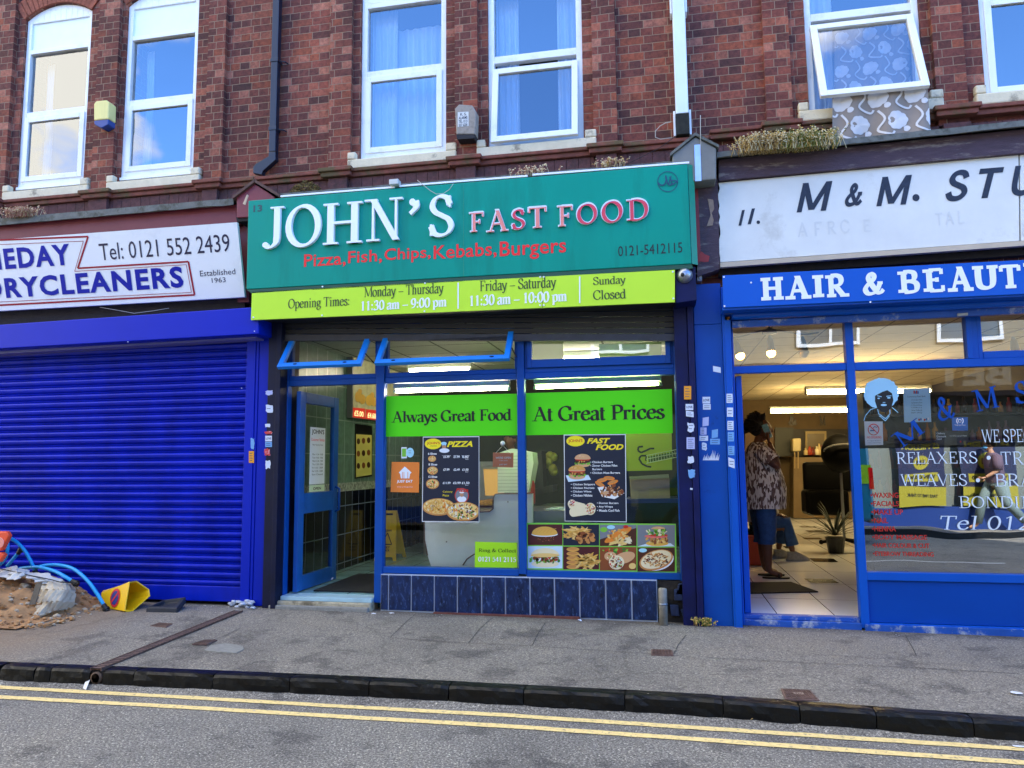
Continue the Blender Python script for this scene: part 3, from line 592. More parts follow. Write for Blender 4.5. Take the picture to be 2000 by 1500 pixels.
m = MB(); q = [P(u, v, z=.125) for u, v in ((398, 1270), (412, 1260), (440, 1256), (474, 1261), (476, 1268), (462, 1275), (425, 1273))]; m.prism(q[::-1] if True else q, (0, 0, -.006)); own('concrete_patch', m, OLDC, 'pale rough concrete repair patch in the pavement', 'patch')
# ------------------------------------------------------------------ the three buildings of the terrace
ZS, ZSILL, ZSPR, ZTOP = 4.33, 4.50, 6.48, 9.0
XA, XB = -3.93, 0.50          # party lines
def X(u, v=150, y=0.0): return P(u, v, y=y)[0]
B1 = thing('shop_building', 'left brick building with blue shuttered dry cleaner and two arched windows', 'building', (-7, 0, .12))
B2 = thing('shop_building', 'middle brick building with takeaway under green sign', 'building', (-1.7, 0, .12))
B3 = thing('shop_building', 'right brick building with blue hair salon shopfront', 'building', (2.5, 0, .12))
BS = (B1, B2, B3)
def wall_part(b, x0, x1, z0=ZSILL-.26, z1=ZTOP, y=.05, nm='wall', m_=None): m = MB(); m.box(x0, x1, y, .42, z0, z1); return m.build(nm, m_ or BRICK, b)
def pil(b, x0, x1, y=0.0):
    m = MB(); m.box(x0, x1, y, .06, ZSILL-.255, ZTOP); m.build('pilaster', BRICKP, b)
    m = MB(); m.box(x0+.02, x1-.01, -.045, .05, ZS-.21, ZS-.055); m.build('corbel', CORB, b, bevel=.004)
# plan of openings: left, right (frame to frame)
W = [(X(58, 45, .1), X(187, 28, .1)), (X(255, 20, .1), X(395, 5, .1)), (X(708, 150, .1), X(874, 150, .1)), (X(955, 150, .1), X(1139, 150, .1)), (X(1572, 100, .1), X(1797, 100, .1)), (X(1913, 100, .1), X(1913, 100, .1)+1.0)]
pr = [(X(-40), X(22)), (X(188), X(228)), (X(404), X(438)), (X(644), X(686)), (X(888), X(932)), (X(1157), X(1203)), (X(1494), X(1545)), (X(1827), X(1888)), (W[5][1]+.12, W[5][1]+.36)]
owner = [B1, B1, B1, B2, B2, B2, B3, B3, B3]
for b, (x0, x1) in zip(owner, pr): pil(b, x0, x1)
far = [(-14.0, W[0][0]), (W[0][1], W[1][0]), (W[1][1], XA), (XA, W[2][0]), (W[2][1], W[3][0]), (W[3][1], XB), (XB, W[4][0]), (W[4][1], W[5][0]), (W[5][1], 9.0)]
for b, (x0, x1) in zip([B1, B1, B1, B2, B2, B2, B3, B3, B3], far): wall_part(b, x0, x1)
# heads (arches) and spandrels below sills
ARCH = mat('arch_brick', '#8a4a36', .85, var=.35, vs=14, bump=.5, bs=40)
for i, (x0, x1) in enumerate(W):
    b = BS[i//2]; cx = (x0+x1)/2; r = (x1-x0)/2; rise = .14; R = (r*r+rise*rise)/(2*rise); n_ = 14
    arc = [(cx+r*math.cos(math.pi*(1-k/n_)), 0) for k in range(n_+1)]
    def az(x, off=0.0): return ZSPR+math.sqrt(max(0, (R+off)**2-(x-cx)**2))-(R-rise)
    pts = [Vector((x0+(x1-x0)*k/n_, .05, az(x0+(x1-x0)*k/n_))) for k in range(n_+1)]
    m = MB()
    for p, q in zip(pts, pts[1:]): m.prism([p, q, Vector((q[0], .05, ZTOP)), Vector((p[0], .05, ZTOP))], (0, .37, 0))
    m.build('wall', BRICK, b)
    m = MB(); nb = 17
    for k in range(nb):
        a0 = math.pi/2+math.asin(min(1, r/R))*(1-2*k/nb)+.004; a1 = math.pi/2+math.asin(min(1, r/R))*(1-2*(k+1)/nb)-.004; cz = ZSPR-(R-rise)
        q = [Vector((cx+rr*math.cos(a), .03, cz+rr*math.sin(a))) for a, rr in ((a0, R+.002), (a1, R+.002), (a1, R+.215), (a0, R+.215))]
        m.prism(q, (0, .03, 0))
    m.build('arch', ARCH, b)
    m = MB(); m.box(x0, x1, .05, .42, ZSILL-.26, ZSILL-.14); m.build('wall', BRICK, b)
# string course with steps round the pilasters, frieze and structure behind the signs
for b, x0, x1 in ((B1, -14, XA), (B2, XA, XB), (B3, XB, 9)):
    dz = .05 if b is B3 else 0.0
    m = MB(); m.box(x0+.002, x1-.002, -.03, .05, ZS-.05+dz, ZS-.005+dz); m.box(x0+.002, x1-.002, -.055, .05, ZS-.005+dz, ZS+.03+dz)
    for bb, (p0, p1) in zip(owner, pr):
        if bb is b: m.box(p0-.04, p1+.04, -.085, -.032, ZS-.052+dz, ZS-.006+dz); m.box(p0-.06, p1+.06, -.11, -.057, ZS-.006+dz, ZS+.034+dz)
    m.build('string_course', STRING, b, bevel=.008)
    m = MB(); k_ = x0+.01
    while k_ < x1-.05: m.box(k_, min(k_+.108, x1-.01), .0, .05, ZS-.22, ZS-.056); k_ += .112
    m.build('frieze', CORB, b)
m = MB(); m.box(-14, XA-.001, .05, .42, 2.95, ZSILL-.262); m.build('beam', BRICK, B1)
m = MB(); m.box(XA, XB-.001, .05, .42, 2.95, ZSILL-.262); m.build('beam', BRICK, B2)
m = MB(); m.box(XB, 9, .05, .42, 2.78, ZSILL-.262); m.build('beam', BRICK, B3)
# party walls, upper rooms, roof
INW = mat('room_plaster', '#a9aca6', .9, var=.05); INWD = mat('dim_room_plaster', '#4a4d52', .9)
for b, x0, x1 in ((B1, -14, XA), (B2, XA, XB), (B3, XB, 9)):
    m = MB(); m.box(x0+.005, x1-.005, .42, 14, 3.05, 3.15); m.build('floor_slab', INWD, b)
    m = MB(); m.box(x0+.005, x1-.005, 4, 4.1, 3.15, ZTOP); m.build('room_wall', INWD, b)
    m = MB(); m.box(x0+.005, x1-.005, -.25, 14, ZTOP, ZTOP+.12); m.add([(x0, -.3, ZTOP+.13), (x1, -.3, ZTOP+.13), (x1, 7, ZTOP+2.6), (x0, 7, ZTOP+2.6), (x1, 14, ZTOP+.13), (x0, 14, ZTOP+.13)], [(0, 1, 2, 3), (3, 2, 4, 5), (0, 3, 5), (1, 4, 2)]); m.build('roof', ROOF, b)
    m = MB(); m.box(x0+.005, x1-.005, 13.9, 14.1, 0, ZTOP-.01); m.build('rear_wall', BRICK, b)
m = MB(); m.box(-14, -13.9, .43, 13.9, 0, ZTOP-.01); m.build('party_wall', BRICK, B1)
m = MB(); m.box(9, 9.1, .0, 13.9, 0, ZTOP-.01); m.build('party_wall', BRICK, B3)
# ---------------- upper windows
def rectframe(m, x0, x1, z0, z1, w_, y0, y1, mi=0, wb=None):
    wb = wb or w_
    m.box(x0, x0+w_, y0, y1, z0, z1, mi); m.box(x1-w_, x1, y0, y1, z0, z1, mi); m.box(x0+w_, x1-w_, y0, y1, z1-w_, z1, mi); m.box(x0+w_, x1-w_, y0, y1, z0, z0+wb, mi)
def pane(x0, x1, z0, z1, y, par, g): m = MB(); m.add([(x0, y, z0), (x1, y, z0), (x1, y, z1), (x0, y, z1)], [(0, 1, 2, 3)]); return m.build('pane', g, par)
def curtain(x0, x1, z0, z1, y, par_lab, folds=9, m_=None, bulge=.03, name='curtain', gather=0.0):
    m = MB(); nx = folds*8; nz = 10; vs = []
    for j in range(nz+1):
        t_ = j/nz; z = z1+(z0-z1)*t_
        for i in range(nx+1):
            s_ = i/nx; xx = x0+(x1-x0)*s_; xx += gather*(t_**1.5)*(0.5-s_)*(x1-x0)
            vs.append((xx, y+bulge*math.sin(s_*folds*2*math.pi+.7*math.sin(t_*3+s_*5))*(0.4+.6*t_)+.02*noise.noise(Vector((xx*3, z*1.5, 0))), z+.012*math.sin(s_*folds*2*math.pi)*(j == 0)))
    m.add(vs, [(j*(nx+1)+i, (j+1)*(nx+1)+i, (j+1)*(nx+1)+i+1, j*(nx+1)+i+1) for j in range(nz) for i in range(nx)])
    return own(name, m, m_ or CURT, par_lab, 'curtain', 'curtains behind the upper windows', smooth=True)
HNG = mat('grey_hinge', '#8a8f96', .35, metal=.6)
for i, (x0, x1) in enumerate(W):
    b = BS[i//2]; cx = (x0+x1)/2; r = (x1-x0)/2; rise = .14; R = (r*r+rise*rise)/(2*rise)
    zb = ZSILL-.015 if i > 1 else ZSILL+.035
    top = [(x0+(x1-x0)*k/12, ZSPR+math.sqrt(max(0, R*R-(x0+(x1-x0)*k/12-cx)**2))-(R-rise)) for k in range(13)]
    m = MB(); fw = .058
    m.box(x0, x0+fw, .08, .15, zb, ZSPR); m.box(x1-fw, x1, .08, .15, zb, ZSPR); m.box(x0+fw, x1-fw, .08, .15, zb, zb+.07)
    m.box(x0-.01, x1+.01, .055, .079, zb-.035, zb-.002)
    for p, q in zip(top, top[1:]): m.prism([Vector((p[0], .079, ZSPR-.04)), Vector((q[0], .079, ZSPR-.04)), Vector((q[0], .079, q[1]-.002)), Vector((p[0], .079, p[1]-.002))], (0, .072, 0))
    zt = {0: 5.36, 1: 5.36, 2: 5.37, 3: 5.37, 4: 5.42, 5: 5.42}[i]     # transom bar
    m.box(x0+fw, x1-fw, .081, .149, zt-.035, zt+.035)
    m.box(x0+fw, x1-fw, .081, .149, 6.08, 6.13)
    if i == 2: m.box(x0+fw, x1-fw, .081, .149, 6.13, 6.2)
    w_ = m.build('window', UPVC, b, bevel=.004)
    m = MB(); m.box(x0+fw, x1-fw, .1, .12, 6.132, ZSPR-.042); m.build('head_panel', UPVC2 if i < 2 else UPVC, w_)
    m = MB(); m.add([(x0+fw, .12, zt+.035), (x1-fw, .12, zt+.035), (x1-fw, .12, 6.08), (x0+fw, .12, 6.08)], [(0, 1, 2, 3)]); m.build('pane', GLU, w_)
    # lower opening sash
    sx0, sx1, sz0, sz1 = x0+fw-.012, x1-fw+.012, zb+.06, zt-.03
    def sash(ang, top_drop=0.0, px=0.0):
        mm = MB(); rectframe(mm, sx0, sx1, sz0, sz1, .058, .066, .105)
        gg = MB(); gg.add([(sx0+.058, .09, sz0+.058), (sx1-.058, .09, sz0+.058), (sx1-.058, .09, sz1-.058), (sx0+.058, .09, sz1-.058)], [(0, 1, 2, 3)])
        for q in (mm, gg):
            vs = []
            for X_, Y_, Z_ in q.v:
                dz = Z_-sz1; dy = Y_-.085; ca, sa = math.cos(ang), math.sin(ang)
                vs.append((X_, .085+dy*ca+dz*sa, sz1+dz*ca-dy*sa-top_drop))
            q.v = vs
        s_ = mm.build('sash', UPVC, w_, bevel=.004); gg.build('glass', GLU, s_)
        if ang:
            h = MB()
            for xx in (sx0+.005, sx1-.005): h.tube([(xx, .1, sz1-.02), (xx, .085-math.sin(ang)*.3, sz1-top_drop-.3*math.cos(ang))], .007, 5)
            h.build('stay', HNG, w_)
    if i == 3: sash(.15, .07)
    elif i == 4: sash(.33, .05)
    else: sash(0.0)
    m = MB(); m.box(x0-.1, x1+.12, -.02, .42, ZSILL-.138, ZSILL-.04); m.box(x0-.1, x0-.015, -.021, .049, ZSILL-.04, ZSILL+.035); m.box(x1+.015, x1+.12, -.021, .049, ZSILL-.04, ZSILL+.035)
    if b is B3:
        m.v = [(a, c, z+.06) for a, c, z in m.v]
    m.build('sill', STONE, b, bevel=.012)
# curtains
curtain(W[2][0]+.03, W[2][1]-.02, 4.55, 6.02, .42, 'white curtain filling the whole window left of the alarm box', 9, bulge=.045)
curtain(W[2][0]+.02, W[2][0]+.3, 4.55, 6.3, .3, 'narrow drawn-back white curtain at the left edge of the window left of the alarm box', 4)
curtain(W[3][0]+.03, W[3][0]+.26, 4.55, 6.3, .32, 'narrow white curtain at the left side of the tilted open window', 4)
curtain(W[3][1]-.27, W[3][1]-.02, 4.55, 6.3, .32, 'narrow white curtain at the right side of the tilted open window', 4)
curtain(W[0][0]+.04, W[0][0]+.14, 4.6, 6.1, .35, 'white curtain edge inside the leftmost arched window', 3)
curtain(W[1][0]+.04, W[1][0]+.14, 4.6, 6.1, .35, 'white curtain edge inside the arched window beside the yellow alarm box', 3)
curtain(W[4][0]+.04, W[4][0]+.3, 4.6, 6.3, .35, 'plain white curtain at the left of the wide open window', 3)
# lace: cream pattern of flowers and scrolls on a thin brown ground
LACEB = mat('lace_ground', '#93877c', .9, var=.08); LACEC = mat('lace_flower', '#d9d5d2', .85, var=.05)
def lace_net(name, q, y, lab, drop):
    """hanging net: q px corners at plane y; wavy cloth, flowers printed in raised thread"""
    a, b_, c, d = [P(u, v, y=y) for u, v in q]; m = MB(); nx, nz = 48, 30
    def S_(s_, t_):
        p = a.lerp(b_, s_).lerp(d.lerp(c, s_), t_); return Vector((p[0], p[1]+.018*math.sin(s_*17+t_*1.5)+.03*t_*math.sin(s_*6), p[2]))
    vs = [tuple(S_(i/nx, j/nz)) for j in range(nz+1) for i in range(nx+1)]
    m.add(vs, [(j*(nx+1)+i, (j+1)*(nx+1)+i, (j+1)*(nx+1)+i+1, j*(nx+1)+i+1) for j in range(nz) for i in range(nx)])
    o = own(name, m, LACEB, lab, 'curtain', smooth=True)
    m = MB(); asp = (b_-a).length/(d-a).length
    def blob(cs, ct, r, n_=24, pet=9):
        ps = []
        for k in range(n_*2):
            an = 2*math.pi*k/(n_*2); rr = r*(1+.1*abs(math.cos(an*pet/2))+.05*math.cos(an*3)); s2 = cs+rr*math.cos(an)/asp; t2 = ct+rr*math.sin(an)
            s2 = min(1, max(0, s2)); t2 = min(1, max(0, t2)); ps.append(S_(s2, t2)+Vector((0, -.004, 0)))
        cc = S_(min(1, max(0, cs)), min(1, max(0, ct)))+Vector((0, -.004, 0)); b0 = [tuple(cc)]+[tuple(p) for p in ps]
        m.add(b0, [(0, k+1, (k+1) % (2*n_)+1) for k in range(2*n_)])
    def vine(pts, w_):
        pp = _cat(pts); vs2 = []
        for i, p in enumerate(pp):
            p0, p1 = pp[max(0, i-1)], pp[min(len(pp)-1, i+1)]; dx, dy = p1[0]-p0[0], p1[1]-p0[1]; ln = math.hypot(dx*asp, dy) or 1
            for sg in (-1, 1):
                s2 = min(1, max(0, p[0]-sg*dy/ln*w_/asp)); t2 = min(1, max(0, p[1]+sg*dx*asp/ln*w_)); vs2.append(tuple(S_(s2, t2)+Vector((0, -.006, 0))))
        m.add(vs2, [(2*i, 2*i+1, 2*i+3, 2*i+2) for i in range(len(pp)-1)])
    rows = drop
    for r in range(rows):
        for k in range(3):
            cs = (k+.5*(r % 2)+.25)/2.6; ct = (r+.45)/rows; rad = .34/rows
            blob(cs, ct, rad); blob(cs+.24/2.6, ct+.36/rows, rad*.32, 8, 5)
            vine([(cs-.5/2.6, ct-.5/rows), (cs-.34/2.6, ct-.1/rows), (cs-.52/2.6, ct+.3/rows), (cs-.2/2.6, ct+.55/rows), (cs-.1/2.6, ct+.44/rows)], .04/rows)
    oo = m.build('flower_pattern', LACEC, None); oo.parent = o; oo.location = -o.location
    return o
lace_net('lace_curtain', ((1630, 60), (1772, 38), (1778, 180), (1630, 190)), .22, 'patterned lace curtain seen through the wide open window', 4)
lace_net('lace_curtain', ((1626, 180), (1809, 158), (1816, 257), (1627, 275)), -.12, 'brown and cream patterned lace curtain blown out over the sill', 2)
# ------------------------------------------------------------------ left shop: shutter, fascia
def Z(u, v, y=0.0): return P(u, v, y=y)[2]
SX1 = P(479, 900, y=.0)[0]      # right end of the slats
m = MB(); z = zf(-5)+.16; pitch = .0768; zt = P(240, 668, y=0)[2]; k_ = 0; xs = [-14, SX1+.012]; vs = []; fs = []
prof = [(0, .018), (.003, .008), (.010, -.004), (.022, -.012), (.036, -.016), (.046, -.014), (.053, -.006), (.056, .008), (.060, .014), (.062, .002), (.069, -.001), (.0715, .010), (.0768, .018)]
nsl = int((zt-z)/pitch)+1
for k_ in range(nsl):
    for dz, dy in prof: vs += [(xs[0], dy, z+k_*pitch+dz), (xs[1], dy, z+k_*pitch+dz)]
for i in range(len(vs)//2-1): fs.append((2*i, 2*i+1, 2*i+3, 2*i+2))
m.add(vs, fs); SH = m.build('roller_shutter', SHUT, B1, smooth=False)
m = MB(); m.box(-14, SX1+.01, -.018, .02, zf(-4)+.03, z+.004); m.build('bottom_rail', SHUT, SH, bevel=.006)
m = MB(); m.box(SX1, SX1+.095, -.03, .03, zf(-4), 2.96); m.box(SX1+.098, SX1+.125, -.022, .03, zf(-4), 2.95); m.box(SX1+.129, P(519, 900, y=-.02)[0], -.016, .03, zf(-4), 2.94); m.build('guide_rail', SHUTP, SH, bevel=.004)
m = MB(); q = ((-300, 655), (505, 599), (505, 652), (-300, 698)); m.quad(q, -.3, .33); m.build('shutter_box', SHUTP, SH, bevel=.008)
m = MB(); q = ((-300, 703), (500, 656), (500, 661), (-300, 709)); m.quad(q, -.16, .15); m.build('lintel_strip', mat('grey_lilac_strip', '#6d6fae', .4), SH)
m = MB()
for u, v in ((497, 647), (472, 758), (250, 668), (495, 604)): c = P(u, v, y=-.3 if v < 700 else -.032); m.lathe([(.006, 0), (.004, -.005)], tuple(c), 8, ax='y')
m.build('screw', WHT, SH)
m = MB(); m.box(-14, XA-.02, .04, .3, 2.7, 3.3); m.build('beam', DARK, B1)
m = MB(); m.quad(((-300, 505+25), (478, 425), (478, 600), (-300, 660)), -.02, .06); m.build('fascia_backing', DARK, B1)
m = MB(); m.quad(((-300, 462), (461, 399), (463, 436), (-300, 500)), -.16, .2); m.build('fascia_board', BURG, B1, bevel=.005)
def flash(b, q, y, t, name='flashing'):
    """uneven lead capping"""
    a, b_, c, d = [P(u, v, y=y) for u, v in q]; n_ = 40; m = MB(); vs = []
    for i in range(n_+1):
        s_ = i/n_; p = a.lerp(b_, s_); r = d.lerp(c, s_); j = .006*noise.noise(Vector((p[0]*4, 1, 0)))
        vs += [(p[0], p[1]+t, p[2]+.03), (p[0], p[1]+j, p[2]+j), (r[0], r[1]-j, r[2]+2*j), (r[0], r[1]+.02, r[2])]
    m.add(vs, [(4*i+j, 4*i+j+1, 4*i+j+5, 4*i+j+4) for i in range(n_) for j in range(3)]); return m.build(name, LEAD, b)
flash(B1, ((-300, 452), (456, 387), (456, 399), (-300, 466)), -.24, .3)
# white dry cleaner sign leaning forward
KL = -.155/.62; ZL = P(478, 580, y=-.14)[2]
sg = thing('fascia_sign', 'white leaning dry cleaner sign with blue letters and red outlines', 'sign', (-5.6, -.14, ZL))
m = MB(); m.quad(((-300, 490), (463, 434), (478, 580), (-300, 624)), -.14, .03, k=-KL if False else -.25, z0=ZL); m.build('sign_panel', SIGNW, sg)
a = Art(-.1425, k=-.25, z0=ZL)
def outline(px, w_): a.line(px+[px[0]] if False else px, w_, 1)
a.line([(-300, 481), (172, 462), (152, 524), (368, 511), (380, 576), (-300, 612)], 3.4, 1)
a.line([(-300, 490), (163, 471), (146, 530), (364, 517), (374, 571), (-300, 605)], 1.0, 1)
a.text('SAMEDAY', (-92, 493, 140, 517.5), 0, bold=.034, sp=1.16); a.text('DRYCLEANERS', (-34, 546, 360, 561.5), 0, bold=.034, sp=1.16)
a.build('lettering', [NAVYP, REDT], sg)
a = Art(-.1425, k=-.25, z0=ZL); a.text('Tel: 0121 552 2439', (192, 476, 450, 491), 0); a.text('Established', (390, 529, 460, 535.5), 0); a.text('1963', (413, 543, 441, 551), 0); a.build('small_lettering', mat('dark_blue_print', '#14123a', .4), sg)
# end block between left shop and takeaway (burgundy house-shaped cap)
def endblock(b, q, gab, y, t, m1, nm='end_block'):
    m = MB(); pts = [P(u, v, y=y) for u, v in q]; m.prism(pts[::-1], (0, t, 0)); return m.build(nm, m1, b, bevel=.006)
endblock(B1, ((462, 384), (496, 358), (536, 384), (536, 422), (462, 425)), 0, -.26, .3, BURG)
m = MB()
for u0, v0, u1, v1 in ((454, 388, 497, 355), (496, 355, 546, 385)):
    p = P(u0, v0, y=-.29); q = P(u1, v1, y=-.29); m.prism([p, q, q+Vector((0, 0, .03)), p+Vector((0, 0, .03))], (0, .33, 0))
m.build('block_capping', mat('rusted_lead', '#5a4038', .8, var=.3, vs=20, bump=.4), B1)
m = MB(); m.quad(((464, 425), (486, 424), (486, 590), (464, 590)), -.05, .1); m.build('pier', BURG, B1)
m = MB(); m.quad(((461, 424), (487, 421), (487, 431), (463, 433)), -.24, .25); m.build('block_moulding', DARK, B1)
m = MB(); pp = [P(u, v, y=-.265) for u, v in ((474, 398), (482, 380), (484, 382), (478, 400))]; m.prism(pp[::-1], (.01, .008, 0)); m.build('peeling_paint', mat('bare_wood', '#d6b694', .8), B1)
# ------------------------------------------------------------------ takeaway shopfront
XD0 = P(557, 900, y=.1)[0]; XM1 = P(744.5, 900, y=.1)[0]; XM2 = P(1020, 900, y=.1)[0]; XR = P(1330, 900, y=.1)[0]
ZT = 2.245; ZG = .53; FL = .255
m = MB(); m.box(P(518, 900, y=-.06)[0]+.005, P(536, 900, y=-.06)[0], -.06, .3, zf(-3.9)-.01, 3.0); m.box(P(536, 900, y=-.06)[0], P(543, 900, y=-.06)[0]+.012, -.075, .3, zf(-3.9)-.01, 3.0); PL = m.build('pier', NAVYD, B2, bevel=.004)
m = MB(); m.box(P(544, 900, y=.02)[0], XD0-.03, .02, .3, zf(-3.9)-.01, 2.9); m.build('shutter_guide', mat('black_channel', '#0c0f1c', .5, var=.3, dirt=.4, dcol='#70727a', ds=40, dth=.68), B2)
FR = thing  # frame bars as one painted frame
m = MB(); y0, y1 = .06, .14; ztop = 2.86
m.box(XD0-.045, XD0+.035, y0, y1, zf(-3.7), ztop); m.box(XM1-.04, XM1+.04, y0-.01, y1, zf(-2.7)+.06, ztop); m.box(XM2-.034, XM2+.034, y0-.01, y1, ZG-.04, ztop); m.box(XR-.035, XR+.035, y0, y1, ZG-.08, ztop)
for a_, b_ in ((XD0+.035, XM1-.04), (XM1+.04, XM2-.034), (XM2+.034, XR-.035)):
    m.box(a_, b_, y0+.01, y1, ZT, ZT+.055); m.box(a_, b_, y0+.022, y1, ZT+.056, ZT+.1)
    m.box(a_, b_, y0+.02, y1, ztop-.04, ztop)
    for xx in (a_+.001, b_-.026): m.box(xx, xx+.025, y0+.024, y1, ZT+.1, ztop-.04)
m.box(XM1+.04, XM2-.034, y0, y1+.02, ZG-.058, ZG); m.box(XM2+.034, XR-.035, y0, y1+.02, ZG-.063, ZG-.008)
SF = m.build('shopfront_frame', FRAME, B2, bevel=.005)
# fixed right transom frame
m = MB(); rectframe(m, XM2+.06, XR-.06, ZT+.1, 2.84, .045, .058, .1, wb=.075); m.build('transom_sash', FRAME, SF, bevel=.004)
pane(XM2+.1, XR-.1, ZT+.17, 2.8, .09, SF, GLT)
pane(XM1+.04, XM2-.034, ZG, ZT, .115, SF, GLS); pane(XM2+.034, XR-.035, ZG-.008, ZT, .115, SF, GLS)
def topsash(x0, x1, lab):
    hz, L_, ang = 2.745, .45, math.radians(38); ww = .05
    t = MB(); g = MB(); t.box(x0, x0+ww, -.02, .02, -L_, 0); t.box(x1-ww, x1, -.02, .02, -L_, 0); t.box(x0+ww, x1-ww, -.02, .02, -L_, -L_+ww); t.box(x0+ww, x1-ww, -.02, .02, -ww, 0)
    g.add([(x0+ww, 0, -L_+ww), (x1-ww, 0, -L_+ww), (x1-ww, 0, -ww), (x0+ww, 0, -ww)], [(0, 1, 2, 3)])
    h = MB(); h.ball((x0+.18, -.022, -L_+.025), (.022, .004, .008)); h.ball((x1-.16, -.022, -L_+.025), (.022, .004, .008))
    for q in (t, g, h): q.v = [(a, .075+b*math.cos(ang)+c*math.sin(ang), hz+c*math.cos(ang)-b*math.sin(ang)) for a, b, c in q.v]
    s_ = t.build('open_top_sash', FRAMEL, SF, bevel=.003); tag(s_, lab); g.build('glass', GLT, s_); h.build('catch', BLACK, s_)
    st = MB()
    for xx in (x0-.006, x1+.006): st.tube([(xx, .1, 2.45), (xx, .075-.30*math.sin(ang), hz-.30*math.cos(ang))], .006, 5)
    st.build('stay', DARK, s_)
topsash(-3.54, -2.70, 'top sash with sky light put into its blue, propped open above the takeaway door'); topsash(-2.565, -1.30, 'top sash with sky light put into its blue, propped open above the left takeaway window')
# door leaf, open inwards
DX0 = P(571, 1159, y=.13, )[0]; dfar = Vector((P(652, 950, y=.98)[0], .98)); dn = Vector((DX0, .13)); dl = (dfar-dn).length; ax = (dfar-dn)/dl
def dpt(s_, d_, z): nrm = Vector((ax[1], -ax[0])); q = dn+ax*s_+nrm*d_; return (q[0], q[1], z)
def dbox(m, s0, s1, d0, d1, z0, z1): m.add([dpt(s0, d0, z0), dpt(s1, d0, z0), dpt(s1, d1, z0), dpt(s0, d1, z0), dpt(s0, d0, z1), dpt(s1, d0, z1), dpt(s1, d1, z1), dpt(s0, d1, z1)], [(0, 1, 5, 4), (1, 2, 6, 5), (2, 3, 7, 6), (3, 0, 4, 7), (4, 5, 6, 7), (3, 2, 1, 0)])
m = MB(); dbox(m, 0, .11, 0, .045, FL+.01, 2.2); dbox(m, dl-.11, dl, 0, .045, FL+.01, 2.2); dbox(m, .11, dl-.11, 0, .045, FL+.01, FL+.15); dbox(m, .11, dl-.11, 0, .045, 2.09, 2.2); dbox(m, .11, dl-.11, 0, .045, 1.0, 1.2)
DR = m.build('door', mat('door_blue', '#1558a8', .35, var=.1, dirt=.3, dcol='#0a2a55', ds=5), B2, bevel=.004); tag(DR, 'blue glazed takeaway door standing open inwards')
for z0, z1 in ((FL+.15, 1.0), (1.2, 2.09)): m = MB(); m.add([dpt(.11, .02, z0), dpt(dl-.11, .02, z0), dpt(dl-.11, .02, z1), dpt(.11, .02, z1)], [(0, 1, 2, 3)]); m.build('glass', GLS, DR)
m = MB(); m.tube([dpt(dl-.055, .045, .98), dpt(dl-.055, .09, 1.0), dpt(dl-.055, .09, 1.22), dpt(dl-.055, .045, 1.24)], .014, 8); m.build('handle', FRAME, DR, smooth=True)
# step and threshold
m = MB(); m.box(XD0-.06, XM1-.041, -.03, .17, zf(-3.2)-.02, FL-.045); m.build('stone_step', mat('cream_stone', '#b4a98e', .85, var=.2, vs=14, bump=.5, bs=40, dirt=.8, dcol='#5b513d', ds=6, dth=.5), B2, bevel=.012)
m = MB(); m.box(XD0+.036, XM1-.042, .0, .2, FL-.044, FL-.006); m.build('marble_threshold', mat('pale_marble', '#a9cbd6', .3, var=.15, vs=6, vec=(1, 6, 1)), B2, bevel=.004)
m = MB(); m.box(XD0-.05, XM1-.05, -.07, .15, zf(-3.2)-.03, zf(-3.2)+.028); m.build('concrete_footing', OLDC, B2, bevel=.01)
# tiled stall riser
tz1 = ZG-.062; xt1 = P(1283.5, 1160, y=.03)[0]
tx = [P(u, 1160, y=.03)[0] for u in (743, 758.5, 803, 848, 893, 940.5, 987, 1035, 1083, 1132, 1183, 1233.5, 1283.5)]
m = MB(); m.box(tx[0]+.002, tx[-1], .036, .14, zf(0)-.02, tz1-.002); m.build('stall_riser', GROUT, B2)
m = MB()
for a_, b_ in zip(tx, tx[1:]): m.box(a_+.006, b_-.006, .028+random.uniform(-.001, .001), .06, zf(a_)+.006, tz1-.008)
m.build('tiles', MARB, B2, bevel=.002)
m = MB(); m.box(tx[3], tx[9], .0, .03, zf(-1.5)-.02, zf(-1.2)+.012); m.build('exposed_brick_edge', mat('crumbled_brick', '#6d3f36', .9, var=.3, vs=30, bump=.7, bs=50), B2)
m = MB(); m.box(tx[-1]+.01, P(1341, 1180, y=.05)[0], .05, .2, zf(0)-.02, .46); m.build('rubble_end', mat('broken_render', '#24211f', .95, var=.6, vs=16, bump=1, bs=25, dirt=.8, dcol='#8a857c', ds=7, dth=.6), B2)
random.seed(5)
for i in range(7): m = MB(); c = (tx[-1]+.04+random.random()*.22, .035, .16+random.random()*.26); m.box(c[0]-.035, c[0]+.035, .02, .06, c[2]-.05, c[2]+.04); m.v = [(x+(z-c[2])*.3*math.sin(i), y, z) for x, y, z in m.v]; m.build('broken_tile', mat('broken_blue_tile', '#1c2c50', .4, var=.4, vs=20), B2, bevel=.004)
# right hand navy pier + lilac end post, central blue pier
xa, xb = P(1324, 900, y=-.08)[0], P(1364, 900, y=-.08)[0]
m = MB(); m.box(xa+.004, xa+.115, -.06, .3, zf(0)-.01, 3.1); m.box(xa+.118, xb, -.08, .3, zf(0)-.01, 3.1); m.build('pier', NAVY, B2, bevel=.004)
xc, xd = P(1364, 900, y=-.03)[0]+.004, P(1420, 900, y=-.03)[0]
m = MB(); m.box(xc, xd, -.03, .3, zf(.4)-.01, 2.66); m.box(xc, xd, -.033, .3, 2.662, 3.02); m.build('pier', BLUEP, B3, bevel=.003)
# dents in the pier sheet and its edge strips
m = MB(); m.box(xd+.002, xd+.028, -.05, .3, zf(.5)-.01, 2.98); m.build('edge_strip', SALF, B3, bevel=.003)
